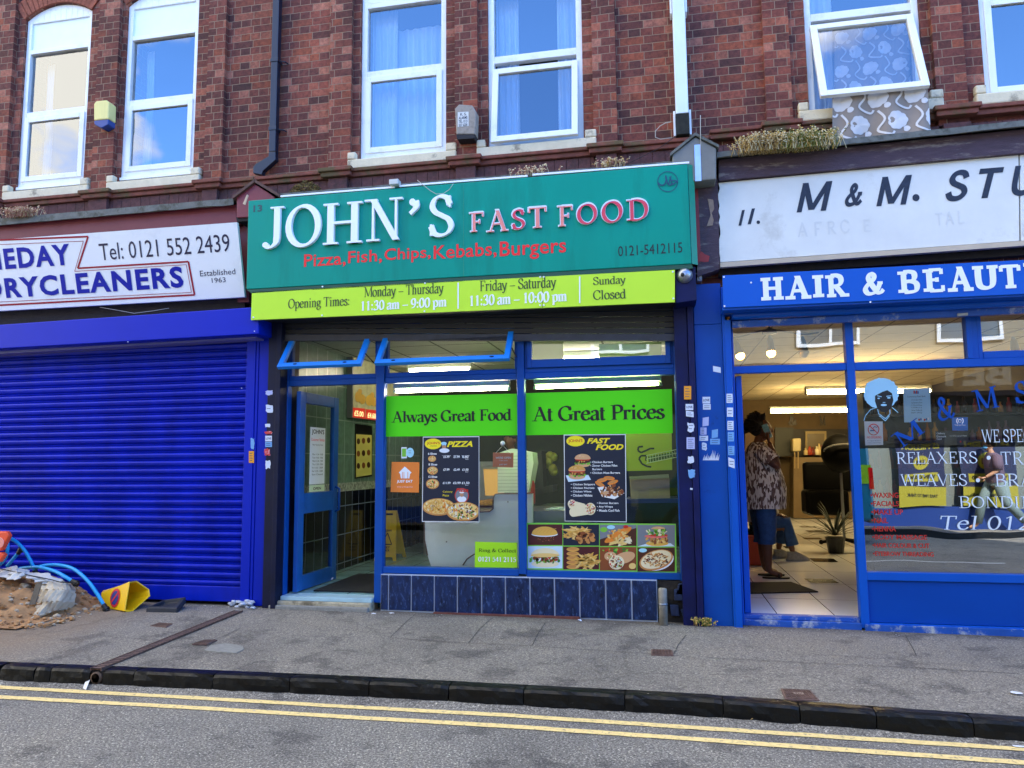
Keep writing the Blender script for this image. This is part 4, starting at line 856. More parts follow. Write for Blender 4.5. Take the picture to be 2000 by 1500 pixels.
# shutter housing of the takeaway
q = ((548, 640), (1322, 640), (1322, 651), (548, 651))
m = MB(); y_ = -.01; pl = P(548, 665.5, y=y_); pr_ = P(1322, 665.5, y=y_)
def bar(m, zl, zr, zl1, zr1, y0, y1): m.prism([(pl[0], y0, zl), (pr_[0], y0, zr), (pr_[0], y0, zr1), (pl[0], y0, zl1)], (0, y1-y0, 0))
bar(m, pl[2], pr_[2], pl[2]+.065, pr_[2]+.065, -.01, .03); RS = m.build('roller_shutter', mat('dirty_shutter_end', '#33343f', .5, var=.3, vs=9, dirt=.8, dcol='#c2beb6', ds=34, dth=.66), B2, bevel=.004); tag(RS, 'raised dark takeaway shutter with speckled bottom bar')
m = MB()
for k_ in range(5): bar(m, pl[2]+.072+k_*.05, pr_[2]+.072+k_*.05, pl[2]+.115+k_*.05, pr_[2]+.115+k_*.05, .0, .02)
m.build('slats', mat('dark_slat', '#1c1c22', .5, var=.2), RS)
m = MB(); m.quad(((493, 572), (1318, 530), (1318, 588), (493, 622)), -.31, .31); m.build('shutter_box', mat('dark_box', '#14151c', .6, var=.2), RS)
m = MB(); m.box(pl[0], pr_[0], -.02, .3, 3.0, 3.25); m.build('beam', DARK, B2)
m = MB(); m.quad(((1318, 526), (1358, 521), (1361, 586), (1320, 592)), -.3, .3); m.build('box_end', NAVY, B2, bevel=.004)
# ------------------------------------------------------------------ green sign
sg = thing('fascia_sign', 'green takeaway sign with raised white and red letters', 'sign', (-1.75, -.1, 3.12))
a = [P(u, v, y=-.34) for u, v in ((485, 392), (1343, 320), (1351, 515), (481, 565))]
m = MB(); m.prism(a[::-1], (0, .32, 0)); m.build('sign_box', TEAL, sg, bevel=.006)
e0, e1 = P(1343.5, 320, y=-.34), P(1351.5, 515, y=-.34); m = MB(); m.add([tuple(e0), tuple(e1), tuple(e1+Vector((.05, .05, 0))), tuple(e0+Vector((.05, .05, 0))), tuple(e1+Vector((.05, .3, 0))), tuple(e0+Vector((.05, .3, 0)))], [(1, 2, 3, 0), (2, 4, 5, 3)]); m.build('side_return', TEALD, sg)
m = MB(); m.quad(((481.5, 566), (1351, 516), (1354, 524), (492, 573)), -.335, .3); m.build('bottom_lip', mat('dark_green_lip', '#0f4d38', .4), sg)
m = MB()
for u0, v0, u1, v1 in ((548, 384, 770, 366), (780, 364, 1030, 344), (1040, 342, 1346, 318)): p, q = P(u0, v0, y=-.34), P(u1, v1, y=-.34); m.prism([p+Vector((0, .0, -.004)), q+Vector((0, 0, -.004)), q+Vector((0, 0, .012)), p+Vector((0, 0, .012))], (0, .02, 0))
m.build('top_trim', WHT, sg)
m = MB(); 
for u, w_ in ((905, .0018),): p, q = P(905, 357, y=-.3415), P(908, 540, y=-.3415); m.box(p[0]-w_, p[0]+w_, -.3415, -.34, q[2], p[2])
m.build('panel_seam', TEALD, sg)
def raised(txt, box, mats, font, ext=.03, nm='raised_letter', rim=True, sh=0.0, bold=0.0):
    a = Art(-.342, ext=ext)
    if font is None: a.text(txt, box, 0, bold=bold)
    else: a.text(txt, box, 0, font=font, sh=sh)
    return a.build(nm, mats, sg)
LET = dict(T=.16, t=.06, st=.045, sl=.1)
for ch, box in (('J', (518, 408, 556, 486)), ('O', (562, 404, 629, 482)), ('H', (635, 401, 709, 475)), ('N', (715, 393, 788, 469)), ("'", (801, 391, 821, 421)), ('S', (839, 384, 888, 463))):
    raised(ch, box, mat('white_acrylic', '#f4f7ff', .25), LET, .035)
for ch, box, c_ in (('F', (917, 415, 946, 453), SALM), ('A', (950, 411, 994, 452), SALM), ('S', (998, 408, 1027, 449), REDL), ('T', (1031, 405, 1069, 445), SALM), ('F', (1088, 402, 1120, 442), SALM), ('O', (1125, 398, 1168, 438), REDL), ('O', (1173, 393, 1218, 435), REDL), ('D', (1223, 389, 1268, 431), REDL)):
    raised(ch, box, mat('white_letter_edge', '#dfe6ef', .3), dict(T=.21, t=.1, st=.08, sl=.1), .02, 'letter_rim')
    aa = Art(-.3635); aa.text(ch, (box[0]+1.5, box[1]+1.5, box[2]-1.5, box[3]-1.5), 0, font=dict(T=.17, t=.06, st=.045, sl=.09)); aa.build('red_letter_face', c_, sg)
a = Art(-.342)
for wd, b_ in (('Pizza,', (594, 497, 675, 520.5)), ('Fish,', (680, 491, 746, 514)), ('Chips,', (751, 486, 841, 510)), ('Kebabs,', (847, 480, 970, 503)), ('Burgers', (976, 472, 1106, 502))): 
    a.text(wd, b_, 0, bold=.014, sp=1.03)
a.build('red_lettering', [REDP, mat('yellow_edge', '#cfa24a', .4)], sg)
a = Art(-.342); a.text('0121-5412115', (1207, 481, 1333, 493), 0); a.text('13', (495, 401, 512, 413), 1, bold=.03)
a.build('black_lettering', [BLKP, mat('dark_teal_print', '#0b4a4a', .4)], sg)  # door number printed in dark teal
# halal roundel
a = Art(-.342); cu, cv = 1304, 355
ring = [(cu+19.5*math.cos(i*math.pi/16), cv+19.5*math.sin(i*math.pi/16)) for i in range(33)]; a.line(ring, 1.5, 0)
a.line([(1286, 357), (1288, 361), (1294, 363), (1299, 360), (1301, 352), (1300, 344)], 2.6, 0); a.line([(1300, 343), (1304, 360), (1309, 363), (1313, 360), (1308, 346)], 2.4, 0); a.line([(1306, 360), (1311, 344)], 2.2, 0)
a.line([(1309, 362), (1316, 360), (1323, 355), (1316, 353), (1310, 354)], 2.2, 0); a.build('roundel', mat('navy_green_print', '#0a3f5c', .4), sg)
# lime opening times board
ob = thing('opening_times_board', 'lime green opening times board under the green sign', 'sign', (-1.8, -.32, 2.82))
m = MB(); m.quad(((492, 570), (1318, 527), (1318, 590), (490, 625)), -.335, .02); m.build('board', LIME, ob)
a = Art(-.337); TS = dict(T=.15, t=.06, st=.04, sl=.06)
a.text('Opening Times:', (563, 584, 682, 602), 0, font=TS); a.text('Monday - Thursday', (711, 561, 867, 578), 0, font=TS); a.text('Friday - Saturday', (937, 548, 1087, 567), 0, font=TS); a.text('Sunday', (1158, 541, 1223, 558), 0, font=TS); a.text('Closed', (1158, 567, 1223, 583), 0, font=TS)
TB = dict(T=.21, t=.08, st=.06, sl=.05)
a.text('11:30 am - 9:00 pm', (706, 588, 872, 604), 1, font=TB); a.text('11:30 am - 10:00 pm', (918, 577, 1107, 594), 1, font=TB)
a.rect(893.5, 552, 896, 603, 1); a.rect(1131, 540, 1133.5, 592, 1)
a.build('lettering', [DGRN, WHT], ob)
m = MB()
for u, v in ((495, 620), (630, 560), (629, 616), (830, 553), (829, 608), (1055, 541), (1062, 541), (1055, 596), (1062, 596), (1314, 531), (1315, 583)): c = P(u, v, y=-.336); m.lathe([(.009, 0), (.007, -.006)], tuple(c), 8, ax='y')
m.build('screw_head', WHT, ob)
m = MB(); p, q = P(1059, 541, y=-.3365), P(1060, 601, y=-.3365); m.box(p[0]-.0015, p[0]+.0015, -.3362, -.335, q[2], p[2]); m.build('seam', DGRN, ob)
# sign coping
flash(B2, ((545, 378), (1345, 312), (1345, 320), (545, 385)), -.26, .3)
# purple post and grey house-shaped cap over the central pier
m = MB(); m.quad(((1356, 352), (1402, 350), (1406, 525), (1362, 540)), -.12, .2); m.build('purple_post', PURP, B3)
m = MB(); m.quad(((1355, 362), (1363, 361), (1369, 512), (1361, 514)), -.123, .02); m.build('red_edge', mat('chipped_red_paint', '#8e2830', .5, var=.15), B3)
m = MB(); pp = [P(u, v, y=-.124) for u, v in ((1365, 498), (1370, 491), (1377, 497), (1386, 500), (1384, 511), (1374, 512), (1363, 508))]; m.prism(pp[::-1], (0, .003, 0)); m.build('bare_red_patch', mat('bare_red', '#a03030', .6), B3)
m = MB(); pp = [P(u, v, y=-.125) for u, v in ((1382, 388), (1393, 390), (1395, 408), (1390, 416), (1394, 430), (1392, 440), (1380, 442), (1388, 420), (1385, 404))]; m.prism(pp[::-1], (0, .003, 0)); m.build('peeling_flap', mat('peeled_backing', '#9a7f6c', .8, var=.2, vs=30), B3)
GREYC = mat('grey_lead_cap', '#77766f', .55, var=.14, vs=5, bump=.3, bs=9, dirt=.3, dcol='#4a4a48', ds=6)
m = MB(); pp = [P(u, v, y=-.3) for u, v in ((1313, 302), (1358, 267), (1399, 289), (1399, 350), (1358, 354), (1313, 356))]; m.prism(pp[::-1], (0, .3, 0)); m.build('end_block', GREYC, B3, bevel=.01)
m = MB()
for (u0, v0), (u1, v1) in (((1309, 304), (1358, 264)), ((1358, 264), (1404, 288))): p, q = P(u0, v0, y=-.32), P(u1, v1, y=-.32); m.prism([p, q, q+Vector((0, 0, .025)), p+Vector((0, 0, .025))], (0, .34, 0))
m.build('block_capping', LEAD, B3)
m = MB(); m.quad(((1356, 283), (1368, 282), (1370, 353), (1358, 354)), -.306, .005); m.build('metal_strap', mat('galvanised', '#b9c4d8', .3, metal=.6, var=.1), B3)
# ------------------------------------------------------------------ salon fascia and boards
m = MB(); m.quad(((1404, 312), (2400, 213), (2400, 262), (1404, 352)), -.16, .2); m.build('fascia_board', PURP, B3)
flash(B3, ((1400, 297), (2400, 193), (2400, 205), (1400, 308)), -.25, .3)
m = MB(); m.quad(((1404, 350), (2400, 262), (2400, 470), (1404, 540)), -.03, .1); m.build('fascia_backing', DARK, B3)
sg = thing('fascia_sign', 'long weathered white sign with hand painted black letters over the salon', 'sign', (2.2, -.12, P(1405, 515, y=-.12)[2]))
a = [P(u, v, y=-.12) for u, v in ((1405, 357), (1989, 303), (1991, 470), (1407, 512))]; m = MB()
# left edge is chipped
ed = [a[3]+(a[0]-a[3])*s_+Vector((random.uniform(-.012, .006), 0, 0)) for s_ in [i/14 for i in range(15)]]
m.prism([a[3], a[2], a[1]]+ed[::-1][:-1], (0, .03, 0)); m.build('sign_panel', SIGNW2, sg)
m = MB(); m.quad(((1992, 303), (2400, 264), (2400, 440), (1994, 470)), -.119, .03); m.build('sign_panel', SIGNW2, sg)
m = MB(); m.quad(((1407, 513), (2400, 441), (2400, 451), (1407, 522)), -.14, .05); m.build('cream_trim', mat('aged_cream_trim', '#c8b69c', .6, var=.08), sg)
a = Art(-.1225); BR = BRUSH; INK = mat('brushed_black_paint', '#1b2233', .5, var=.5, vs=30)
for t_, b_ in (('M', (1553, 359, 1629, 410)), ('&', (1648, 359, 1686, 402)), ('M', (1708, 347, 1785, 398)), ('S', (1843, 334, 1897, 391)), ('T', (1911, 330, 1966, 384)), ('U', (1972, 325, 2030, 380)), ('D', (2042, 318, 2100, 374))): a.text(t_, b_, 0, font=BR, sh=.3)
for u, v, r in ((1789, 386, 7), (1481, 434, 3.5)): a.ell(u, v, r, r, 0)
a.text('I', (1441, 411, 1456, 440), 0, font=BR, sh=.3); a.text('I', (1459, 408, 1476, 437), 0, font=BR, sh=.3)
a.build('brush_lettering', INK, sg)
a = Art(-.1215); a.text('AFRO & EUROPEAN HAIR', (1557, 438, 2300, 410), 0, bold=.03) if False else None
GH = mat('ghost_lettering', '#dadad4', .6)
for t_, b_ in (('A', (1557, 435, 1578, 462)), ('F', (1590, 433, 1606, 460)), ('R', (1616, 431, 1634, 457)), ('C', (1640, 429, 1660, 455)), ('E', (1686, 428, 1702, 452)), ('T', (1826, 416, 1842, 440)), ('A', (1845, 414, 1864, 438)), ('L', (1870, 412, 1884, 436))): a.text(t_, b_, 0, font=dict(T=.16, t=.13, st=0, sl=0))
a.build('ghost_lettering', GH, sg)
hb = thing('salon_board', 'blue HAIR & BEAUTY board with white slab letters', 'sign', (2.2, -.3, 2.7))
m = MB(); m.quad(((1411, 538), (2400, 487), (2400, 556), (1413, 601)), -.3, .02); m.build('board', SALB, hb, bevel=.003)
a = Art(-.303)
for t_, b_ in (('H', (1485, 543, 1531, 585)), ('A', (1532, 540, 1585, 583)), ('I', (1586, 538, 1610, 580)), ('R', (1611, 535, 1659, 579)), ('&', (1683, 532, 1729, 576)), ('B', (1752, 528, 1798, 573)), ('E', (1801, 525, 1846, 570)), ('A', (1848, 522, 1902, 568)), ('U', (1898, 520, 1952, 565)), ('T', (1950, 518, 1996, 562)), ('Y', (1998, 514, 2046, 559))): a.text(t_, b_, 0, font=SLAB)
a.build('lettering', WHT, hb)
m = MB()
for u, v in ((1414, 541), (1415, 598), (1467, 552), (1700, 590)): c = P(u, v, y=-.301); m.lathe([(.008, 0), (.006, -.005)], tuple(c), 8, ax='y')
m.build('screw_head', WHT, hb)
# salon shutter housing
m = MB(); m.quad(((1412, 606), (2400, 560), (2400, 556), (1412, 600)), -.28, .3); m.quad(((1430, 612), (2400, 565), (2400, 580), (1430, 622)), -.12, .12); RS = m.build('roller_shutter', SALF, B3); tag(RS, 'rolled up blue salon shutter above the transom windows')
m = MB(); p = P(1432, 617, y=-.1); m.tube([p, P(2400, 571, y=-.1)], .035, 12); m.build('shutter_roll', SALF, RS, smooth=True)
m = MB(); m.quad(((1430, 627), (2400, 576), (2400, 592), (1430, 640)), -.06, .05); m.build('bottom_rail', PEEL, RS, bevel=.004)
m = MB(); m.quad(((1870, 612), (1891, 610), (1891, 616), (1870, 618)), -.075, .014); m.build('rail_handle', HNG, RS, bevel=.003)
m = MB(); m.box(P(1421, 900, y=-.06)[0]+.016, P(1438, 900, y=-.06)[0], -.06, .3, zf(.6)-.01, P(1414, 625, y=-.06)[2]); m.build('shutter_guide', SALF, RS, bevel=.004)
m = MB(); c = P(1414, 609, y=-.12); m.box(c[0], c[0]+.13, -.13, -.1, c[2]-.02, c[2]+.005); m.build('guide_bracket', mat('dull_grey_blue', '#4a5f86', .5), RS)
m = MB(); m.box(P(1430, 640, y=0)[0], 9, .0, .04, P(1430, 634, y=0)[2], 3.0); m.build('beam', SALF, B3)
# salon frame
yA, yB = .06, .14
xs0 = P(1441, 900, y=.06)[0]; xo = P(1456, 900, y=.06)[0]; xm0 = P(1664, 900, y=.06)[0]; xm1 = P(1680, 900, y=.06)[0]; XE = 5.2
zb0 = 2.235; ztr = P(1431, 630, y=.1)[2]+.02
m = MB(); m.box(P(1438, 900, y=.03)[0], xs0-.001, .02, .3, zf(.6), ztr+.03)
m.box(xm0, xm1, yA-.01, yB, zf(1.6)+.01, ztr); m.box(xs0, xm0, yA, yB, zb0, zb0+.062); m.box(xm1, XE, yA, yB, zb0-.005, zb0+.062)
xq0, xq1 = P(1888, 660, y=.06)[0], P(1920, 660, y=.06)[0]
m.box(xq0, xq0+.04, yA-.004, yB, zb0+.062, ztr); m.box(xq0+.042, xq0+.085, yA+.01, yB, zb0+.062, ztr); m.box(xq0+.087, xq1, yA+.018, yB, zb0+.062, ztr)
m.box(xq1, XE, yA+.012, yB, zb0+.062, zb0+.12); m.box(XE-.06, XE, yA, yB, .2, ztr)
m.box(xm1, XE, yA-.01, yB, .5, .565); m.box(xm1+.001, XE, yA+.02, yB, zf(2), .499)
m.box(xm1, XE, yA-.02, yB, zf(2.4)-.02, zf(2.4)+.06)
SS = m.build('shopfront_frame', SALF, B3, bevel=.004)
m = MB(); m.box(xm1+.002, XE, yA+.008, yA+.019, zf(2)+.062, .496); m.build('stall_riser', SALP, SS)
m = MB(); m.box(xm1-.04, XE, yA-.035, yA+.005, zf(2.4)-.03, zf(2.4)+.052); m.build('plinth', PEEL, SS, bevel=.004)
ZF = .188
m = MB(); m.box(xs0+.0, xm0-.001, yA-.02, .17, zf(1)-.02, ZF-.03); m.box(xs0, xm0-.001, yA+.012, .17, ZF-.028, ZF+.004); m.build('threshold', PEEL, SS, bevel=.004)
pane(xs0, xm0, zb0+.062, ztr, .1, SS, GLT); pane(xm1, xq0, zb0+.062, ztr, .1, SS, GLT); pane(xq1, XE-.06, zb0+.12, ztr, .1, SS, GLT)
zfl = P(1680, 876, y=.1)[2]
pane(xm1, XE-.06, zfl, zb0-.005, .1, SS, GLS); pane(xm1, XE-.06, .565, zfl, .1, SS, GLM)
# salon door folded inwards (seen edge on)
m = MB(); xdl = P(1450, 900, y=.14)[0]; m.box(xdl-.03, xdl+.02, .13, .98, ZF+.01, 2.22); DS = m.build('door', SALF, B3, bevel=.004); tag(DS, 'blue salon door folded back against the left wall')
for z0, z1 in ((ZF+.2, 1.0), (1.15, 2.1)): m = MB(); m.add([(xdl+.021, .25, z0), (xdl+.021, .86, z0), (xdl+.021, .86, z1), (xdl+.021, .25, z1)], [(0, 1, 2, 3)]); m.build('glass', mat('dark_door_glass', '#0a0d12', .08), DS)
m = MB(); m.tube([(xdl+.02, .9, 1.0), (xdl+.06, .9, 1.02), (xdl+.06, .9, 1.2), (xdl+.02, .9, 1.22)], .01, 6); m.build('handle', HNG, DS)
# ------------------------------------------------------------------ posters and stickers
def poster(name, lab, cat, q, y, m_, group=None, t=.002):
    m = MB(); m.quad(q, y, t); return own(name, m, m_, lab, cat, group)
def fill(a, u, v, ru, rv, n, s0, s1, mis, seed=1, sq=.6):
    R_ = random.Random(seed); base = a.lay
    for i in range(n):
        r = math.sqrt(R_.random()); t_ = R_.random()*6.283; a.lay = base+i % 9; s_ = R_.uniform(s0, s1)
        a.ell(u+ru*r*math.cos(t_), v+rv*r*math.sin(t_), s_, s_*R_.uniform(sq*.6, sq*1.3), mis[i % len(mis)], 7, R_.random()*3)
    a.lay = base+10
def strips(a, u, v, ru, rv, n, l, w_, mis, seed=1):
    R_ = random.Random(seed); base = a.lay
    for i in range(n):
        t_ = R_.random()*6.283; r = math.sqrt(R_.random()); a.lay = base+i % 9; x, y_ = u+ru*r*math.cos(t_), v+rv*r*math.sin(t_); an = R_.uniform(-.9, .9)
        a.ell(x, y_, l*R_.uniform(.6, 1), w_, mis[i % len(mis)], 6, an)
    a.lay = base+10
PK = {k: mat('print_'+k, c, .4) for k, c in dict(navy='#101c33', crust='#c98a4a', cheese='#ecc878', gold='#d9a24c', brown='#8a4a24', dark='#4a2414', red='#c8281e', lettuce='#7cc23c', dgreen='#3c7a28', cream='#efe2b8', white='#f0f2f0', maroon='#4e141c', ltblue='#cfe6f2', yellow='#ffe820', orange='#e8892e', tan='#d8a878', grey='#7a8088', pink='#e8746a', bun='#e3b04e', black='#12100f', sky='#a8dff0', midblue='#2d6fb0', skin='#b98a68', paper='#e8eef4').items()}
PN = list(PK); PM = [PK[k] for k in PN]; ci = {k: i for i, k in enumerate(PN)}
def I(*k): return [ci[x] for x in k]
YW = .112
SB = dict(T=.2, t=.07, st=.045, sl=.07)
g = poster('green_banner', 'bright green banner reading Always Great Food in the left takeaway window', 'banner', ((752, 774), (1011, 769), (1011, 850), (751, 853)), YW, GREEN)
a = Art(YW-.001); a.text('Always Great Food', (765, 803, 1000, 828), 0, font=SB); a.build('lettering', BLKP, g)
g = poster('green_banner', 'bright green banner reading At Great Prices in the right takeaway window', 'banner', ((1027, 768), (1312, 760), (1314, 846), (1027, 850)), YW, GREEN)
a = Art(YW-.001); a.text('At Great Prices', (1039, 794, 1299, 819), 0, font=SB); a.build('lettering', BLKP, g)
# pizza poster
g = poster('menu_poster', 'tall dark pizza price poster with two big pizzas in the left takeaway window', 'poster', ((826, 853), (936, 852), (936, 1020), (824, 1019)), YW-.002, PK['white'])
a = Art(YW-.003); a.poly([(827, 854.5), (935, 853.5), (935, 1018.5), (825.5, 1017.5)], ci['navy'])
a.ell(846, 867, 16.5, 10.5, ci['yellow']); a.text('JOHN\'S', (834, 863, 859, 869), ci['red'], bold=.02); a.text('PIZZA', (841, 870, 853, 872), ci['dgreen'])
a.ell(867, 866, 5.5, 3, ci['sky']); a.rect(863.5, 866, 871.5, 870, ci['sky']); a.ell(867.5, 873, 4, 4, ci['skin']); a.ell(868, 880, 10, 4.5, ci['paper'])
a.text('PIZZA', (873, 862, 923, 872.5), ci['yellow'], bold=.04, shear=.3)
for (cu, cv, r), lb, ps in (((844, 896, 8), '6 Slices', ('£5.99', '£1.99', '0.80')), ((845, 919, 10.5), '8 Slices', ('£7.99', '£2.49', '£1.00')), ((845, 945, 13), '12 Slices', ('£11.99', '£2.99', '£1.50'))):
    a.text(lb, (cu-8, cv-r*.8-5.5, cu+9, cv-r*.8-1.5), ci['white'], bold=.03); a.ell(cu, cv, r, r*.78, ci['crust']); a.ell(cu, cv, r*.86, r*.64, ci['cheese']); L0 = a.lay; fill(a, cu, cv, r*.78, r*.58, 34, r*.08, r*.16, I('red', 'gold', 'dgreen', 'cream', 'orange'), int(cu+cv)); a.lay = L0
    v0 = cv-(3 if cv < 900 else 1)
    for t_, (u0, u1) in zip(ps, ((866, 878), (886, 898), (903, 915))): a.text(t_, (u0-(1 if cv > 940 else 0), v0-3, u1+(2 if cv > 940 else 0), v0+1.5), ci['white'], bold=.03)
    a.text('Each', (909, v0+2.5, 915, v0+4.5), ci['white'])
for t_, b_ in (('Up to 4 Toppings', (864, 889, 881, 891)), ('Half Slices', (886, 889, 898, 891)), ('Extra toppings', (902, 889, 917, 891))): a.text(t_, b_, ci['white'])
a.text('Calzony', (865, 958.5, 884, 963), ci['yellow']); a.text('Pizza', (865, 965.5, 877, 969.5), ci['yellow'])
a.ell(902, 968, 14, 15, ci['red']); a.ell(902, 968, 12.5, 13.5, ci['grey']); a.ell(902, 975, 9, 6, ci['paper']); a.ell(902, 966, 4, 4.5, ci['skin']); a.ell(902, 961, 5, 2.5, ci['white']); a.text('Pizza', (890, 953.5, 915, 961), ci['red'], shear=.3, bold=.03)
L1 = a.lay
def pizza(cu, cv, ru, rv, mis, n, seed, clip=None):
    a.poly([(min(934.5, max(826, cu+ru*math.cos(i*math.pi/16))), min(1017, cv+rv*math.sin(i*math.pi/16))) for i in range(32)], ci['crust'])
    a.poly([(min(934.5, max(826, cu+ru*.92*math.cos(i*math.pi/16))), min(1016, cv-1+rv*.86*math.sin(i*math.pi/16))) for i in range(32)], ci['cheese'])
    R_ = random.Random(seed); b0 = a.lay
    for i in range(n):
        r = math.sqrt(R_.random())*.86; t_ = R_.random()*6.283; u, v = cu+ru*r*math.cos(t_), cv-1+rv*r*math.sin(t_)*.9
        if u < 828 or u > 932 or v > 1013: continue
        s_ = R_.uniform(1.2, 3.2); a.lay = b0+i % 8; a.ell(u, v, s_, s_*.5, mis[R_.randrange(len(mis))], 7, R_.random()*3)
    a.lay = b0+9
pizza(857, 990, 32, 17, I('gold', 'cream', 'bun', 'gold', 'orange'), 190, 3); a.lay += 1; pizza(905, 999, 33, 19, I('cream', 'red', 'dgreen', 'cream', 'gold', 'maroon', 'white', 'cheese'), 170, 5)
a.build('print', PM, g)
# fast food poster
g = poster('menu_poster', 'tall dark FAST FOOD poster with burgers and wraps in the right takeaway window', 'poster', ((1101, 849), (1222, 848), (1224, 1020), (1103, 1018)), YW-.002, PK['white'])
a = Art(YW-.003); a.poly([(1102.5, 850.5), (1220.5, 849.5), (1222.5, 1018.5), (1104, 1017)], ci['navy'])
a.ell(1124, 861.5, 18, 10.5, ci['yellow']); a.text("JOHN'S", (1110, 858, 1138, 865), ci['red'], bold=.02)
a.text('FAST', (1146, 856, 1192, 866), ci['yellow'], bold=.04, shear=.3); a.text('FOOD', (1163, 868, 1218, 878.5), ci['yellow'], bold=.04, shear=.3)
def burger(a, u, v, s, top='bun', meat='brown', lett=True, plate=False):
    if plate: a.poly([(u-s*1.3, v+s*.5), (u+s*1.3, v+s*.45), (u+s*1.6, v+s*1.0), (u-s*1.0, v+s*1.25)], ci['ltblue'])
    a.ell(u, v+s*.62, s*.95, s*.34, ci['tan']); 
    if lett: L0 = a.lay; fill(a, u, v+s*.42, s*.98, s*.2, 22, s*.12, s*.24, I('lettuce', 'dgreen', 'lettuce'), int(u*7)); a.lay = L0+9
    a.ell(u, v+s*.24, s*.98, s*.24, ci[meat]); L0 = a.lay; fill(a, u, v+s*.22, s*.9, s*.2, 18, s*.1, s*.2, I(meat, 'dark', 'gold'), int(u*3+v)); a.lay = L0+9
    a.ell(u, v+s*.04, s*.92, s*.14, ci['red']); a.ell(u, v-s*.06, s*.98, s*.6, ci[top], 20, 0, 180, 360); a.ell(u, v-s*.06, s*.97, s*.1, ci['tan'])
    L0 = a.lay; fill(a, u, v-s*.36, s*.6, s*.16, 12, s*.03, s*.06, I('cream', 'cheese'), int(u)); a.lay = L0+9
burger(a, 1138, 897, 16, 'tan', 'dark'); L1 = a.lay = 6; burger(a, 1127, 920, 17, 'gold', 'brown', True, True)
a.lay = 4
for i, t_ in enumerate(('• Chicken Burgers', '• Zinger Chicken Fillet', '   Burgers', '• Chicken Meat Burgers')): a.text(t_, (1153 if i != 2 else 1157, 900.5+i*7, (1197, 1206, 1176, 1211)[i], 905.5+i*7), ci['white'], bold=.02)
for i, t_ in enumerate(('• Chicken Strippers', '• Chicken Nuggets', '• Chicken Wings', '• Chicken Niblets')): a.text(t_, (1115, 944+i*7, (1162, 1161, 1155, 1157)[i], 949+i*7), ci['white'], bold=.02)
for i, t_ in enumerate(('• Donner Burgers', '• Any Wraps', '• Masala Cod Fish')): a.text(t_, (1166, 980.5+i*7, (1208, 1197, 1210)[i], 985.5+i*7), ci['white'], bold=.02)
for u, v, r in ((1176, 938, -.2), (1190, 934, .1), (1172, 946, .5), (1197, 942, -.3)): a.ell(u, v, 11, 4, ci['orange'], 12, r); a.ell(u-1, v-.6, 8, 2.2, ci['crust'], 10, r)
a.poly([(1167, 952), (1180, 950), (1220, 963), (1200, 975), (1176, 970)], ci['white']); L0 = a.lay; fill(a, 1194, 959, 22, 11, 60, 2, 5, I('brown', 'crust', 'tan', 'brown', 'dark'), 9)
def wrap(u, v, l, r, an):
    ca, sa = math.cos(an), math.sin(an); a.poly([(u-l*ca+r*sa, v-l*sa-r*ca), (u+l*ca+r*sa, v+l*sa-r*ca), (u+l*ca-r*sa, v+l*sa+r*ca), (u-l*ca-r*sa, v-l*sa+r*ca)], ci['cream'])
    a.ell(u-l*ca, v-l*sa, r*.8, r, ci['cream'], 14, an)
a.lay = 5; wrap(1126, 988, 13, 8, 3.4); a.ell(1117, 984, 8, 8.5, ci['cream']); L0 = a.lay; fill(a, 1117, 984, 6, 6.5, 30, 1, 2.2, I('brown', 'white', 'tan', 'red'), 4)
wrap(1135, 998, 16, 9, -.15); a.ell(1153, 994, 10.5, 12, ci['cream']); fill(a, 1153, 994, 8.5, 10, 60, 1, 2.4, I('brown', 'white', 'tan', 'red', 'cheese'), 5)
a.build('print', PM, g)
# photo strip of eight dishes
g = poster('food_photo_panel', 'green edged panel of eight food photos at the foot of the right takeaway window', 'panel', ((1028, 1021), (1320, 1023), (1322, 1121), (1030, 1112)), YW-.003, mat('lime_edge', '#7fd04a', .4))
a = Art(YW-.004); cols = [(1031, 1098.5), (1100, 1170), (1171.5, 1243), (1245, 1318)]
BGC = [('maroon', 'navy', 'dark', 'grey'), ('ltblue', 'maroon', 'brown', 'dark')]
def crow(c, r): v0 = 1024+(c+.5)*.35; v1 = 1064.5+(c*.9); return (v0, v1) if r == 0 else (v1+2.2, 1110+c*2.1)
for c, (u0, u1) in enumerate(cols):
    for r in (0, 1): v0, v1 = crow(c, r); a.lay = 0; a.rect(u0, v0, u1, v1, ci[BGC[r][c]])
def cell(c, r): u0, u1 = cols[c]; v0, v1 = crow(c, r); return (u0+u1)/2, (v0+v1)/2, (u1-u0)/2, (v1-v0)/2
u, v, hu, hv = cell(0, 0); a.lay = 2; a.ell(u, v+6, 19, 11, ci['dark']); fill(a, u, v+8, 17, 7, 60, .5, 1.1, I('pink', 'brown', 'maroon'), 2); a.ell(u-1, v-1, 26, 5, ci['paper']); a.ell(u-1, v-2, 25, 14, ci['bun'], 24, 0, 180, 360); a.ell(u-1, v-2, 25, 4, ci['bun'])
for k in range(5): a.line([(u-18+k*7, v-4), (u-12+k*7, v-11), (u-6+k*7, v-12)], .9, ci['gold'])
u, v, hu, hv = cell(1, 0); a.lay = 2; strips(a, u-8, v-3, 24, 11, 60, 12, 1.8, I('bun', 'cheese', 'gold'), 3); fill(a, u+8, v+5, 18, 10, 50, 3, 7, I('brown', 'crust', 'dark', 'crust'), 6)
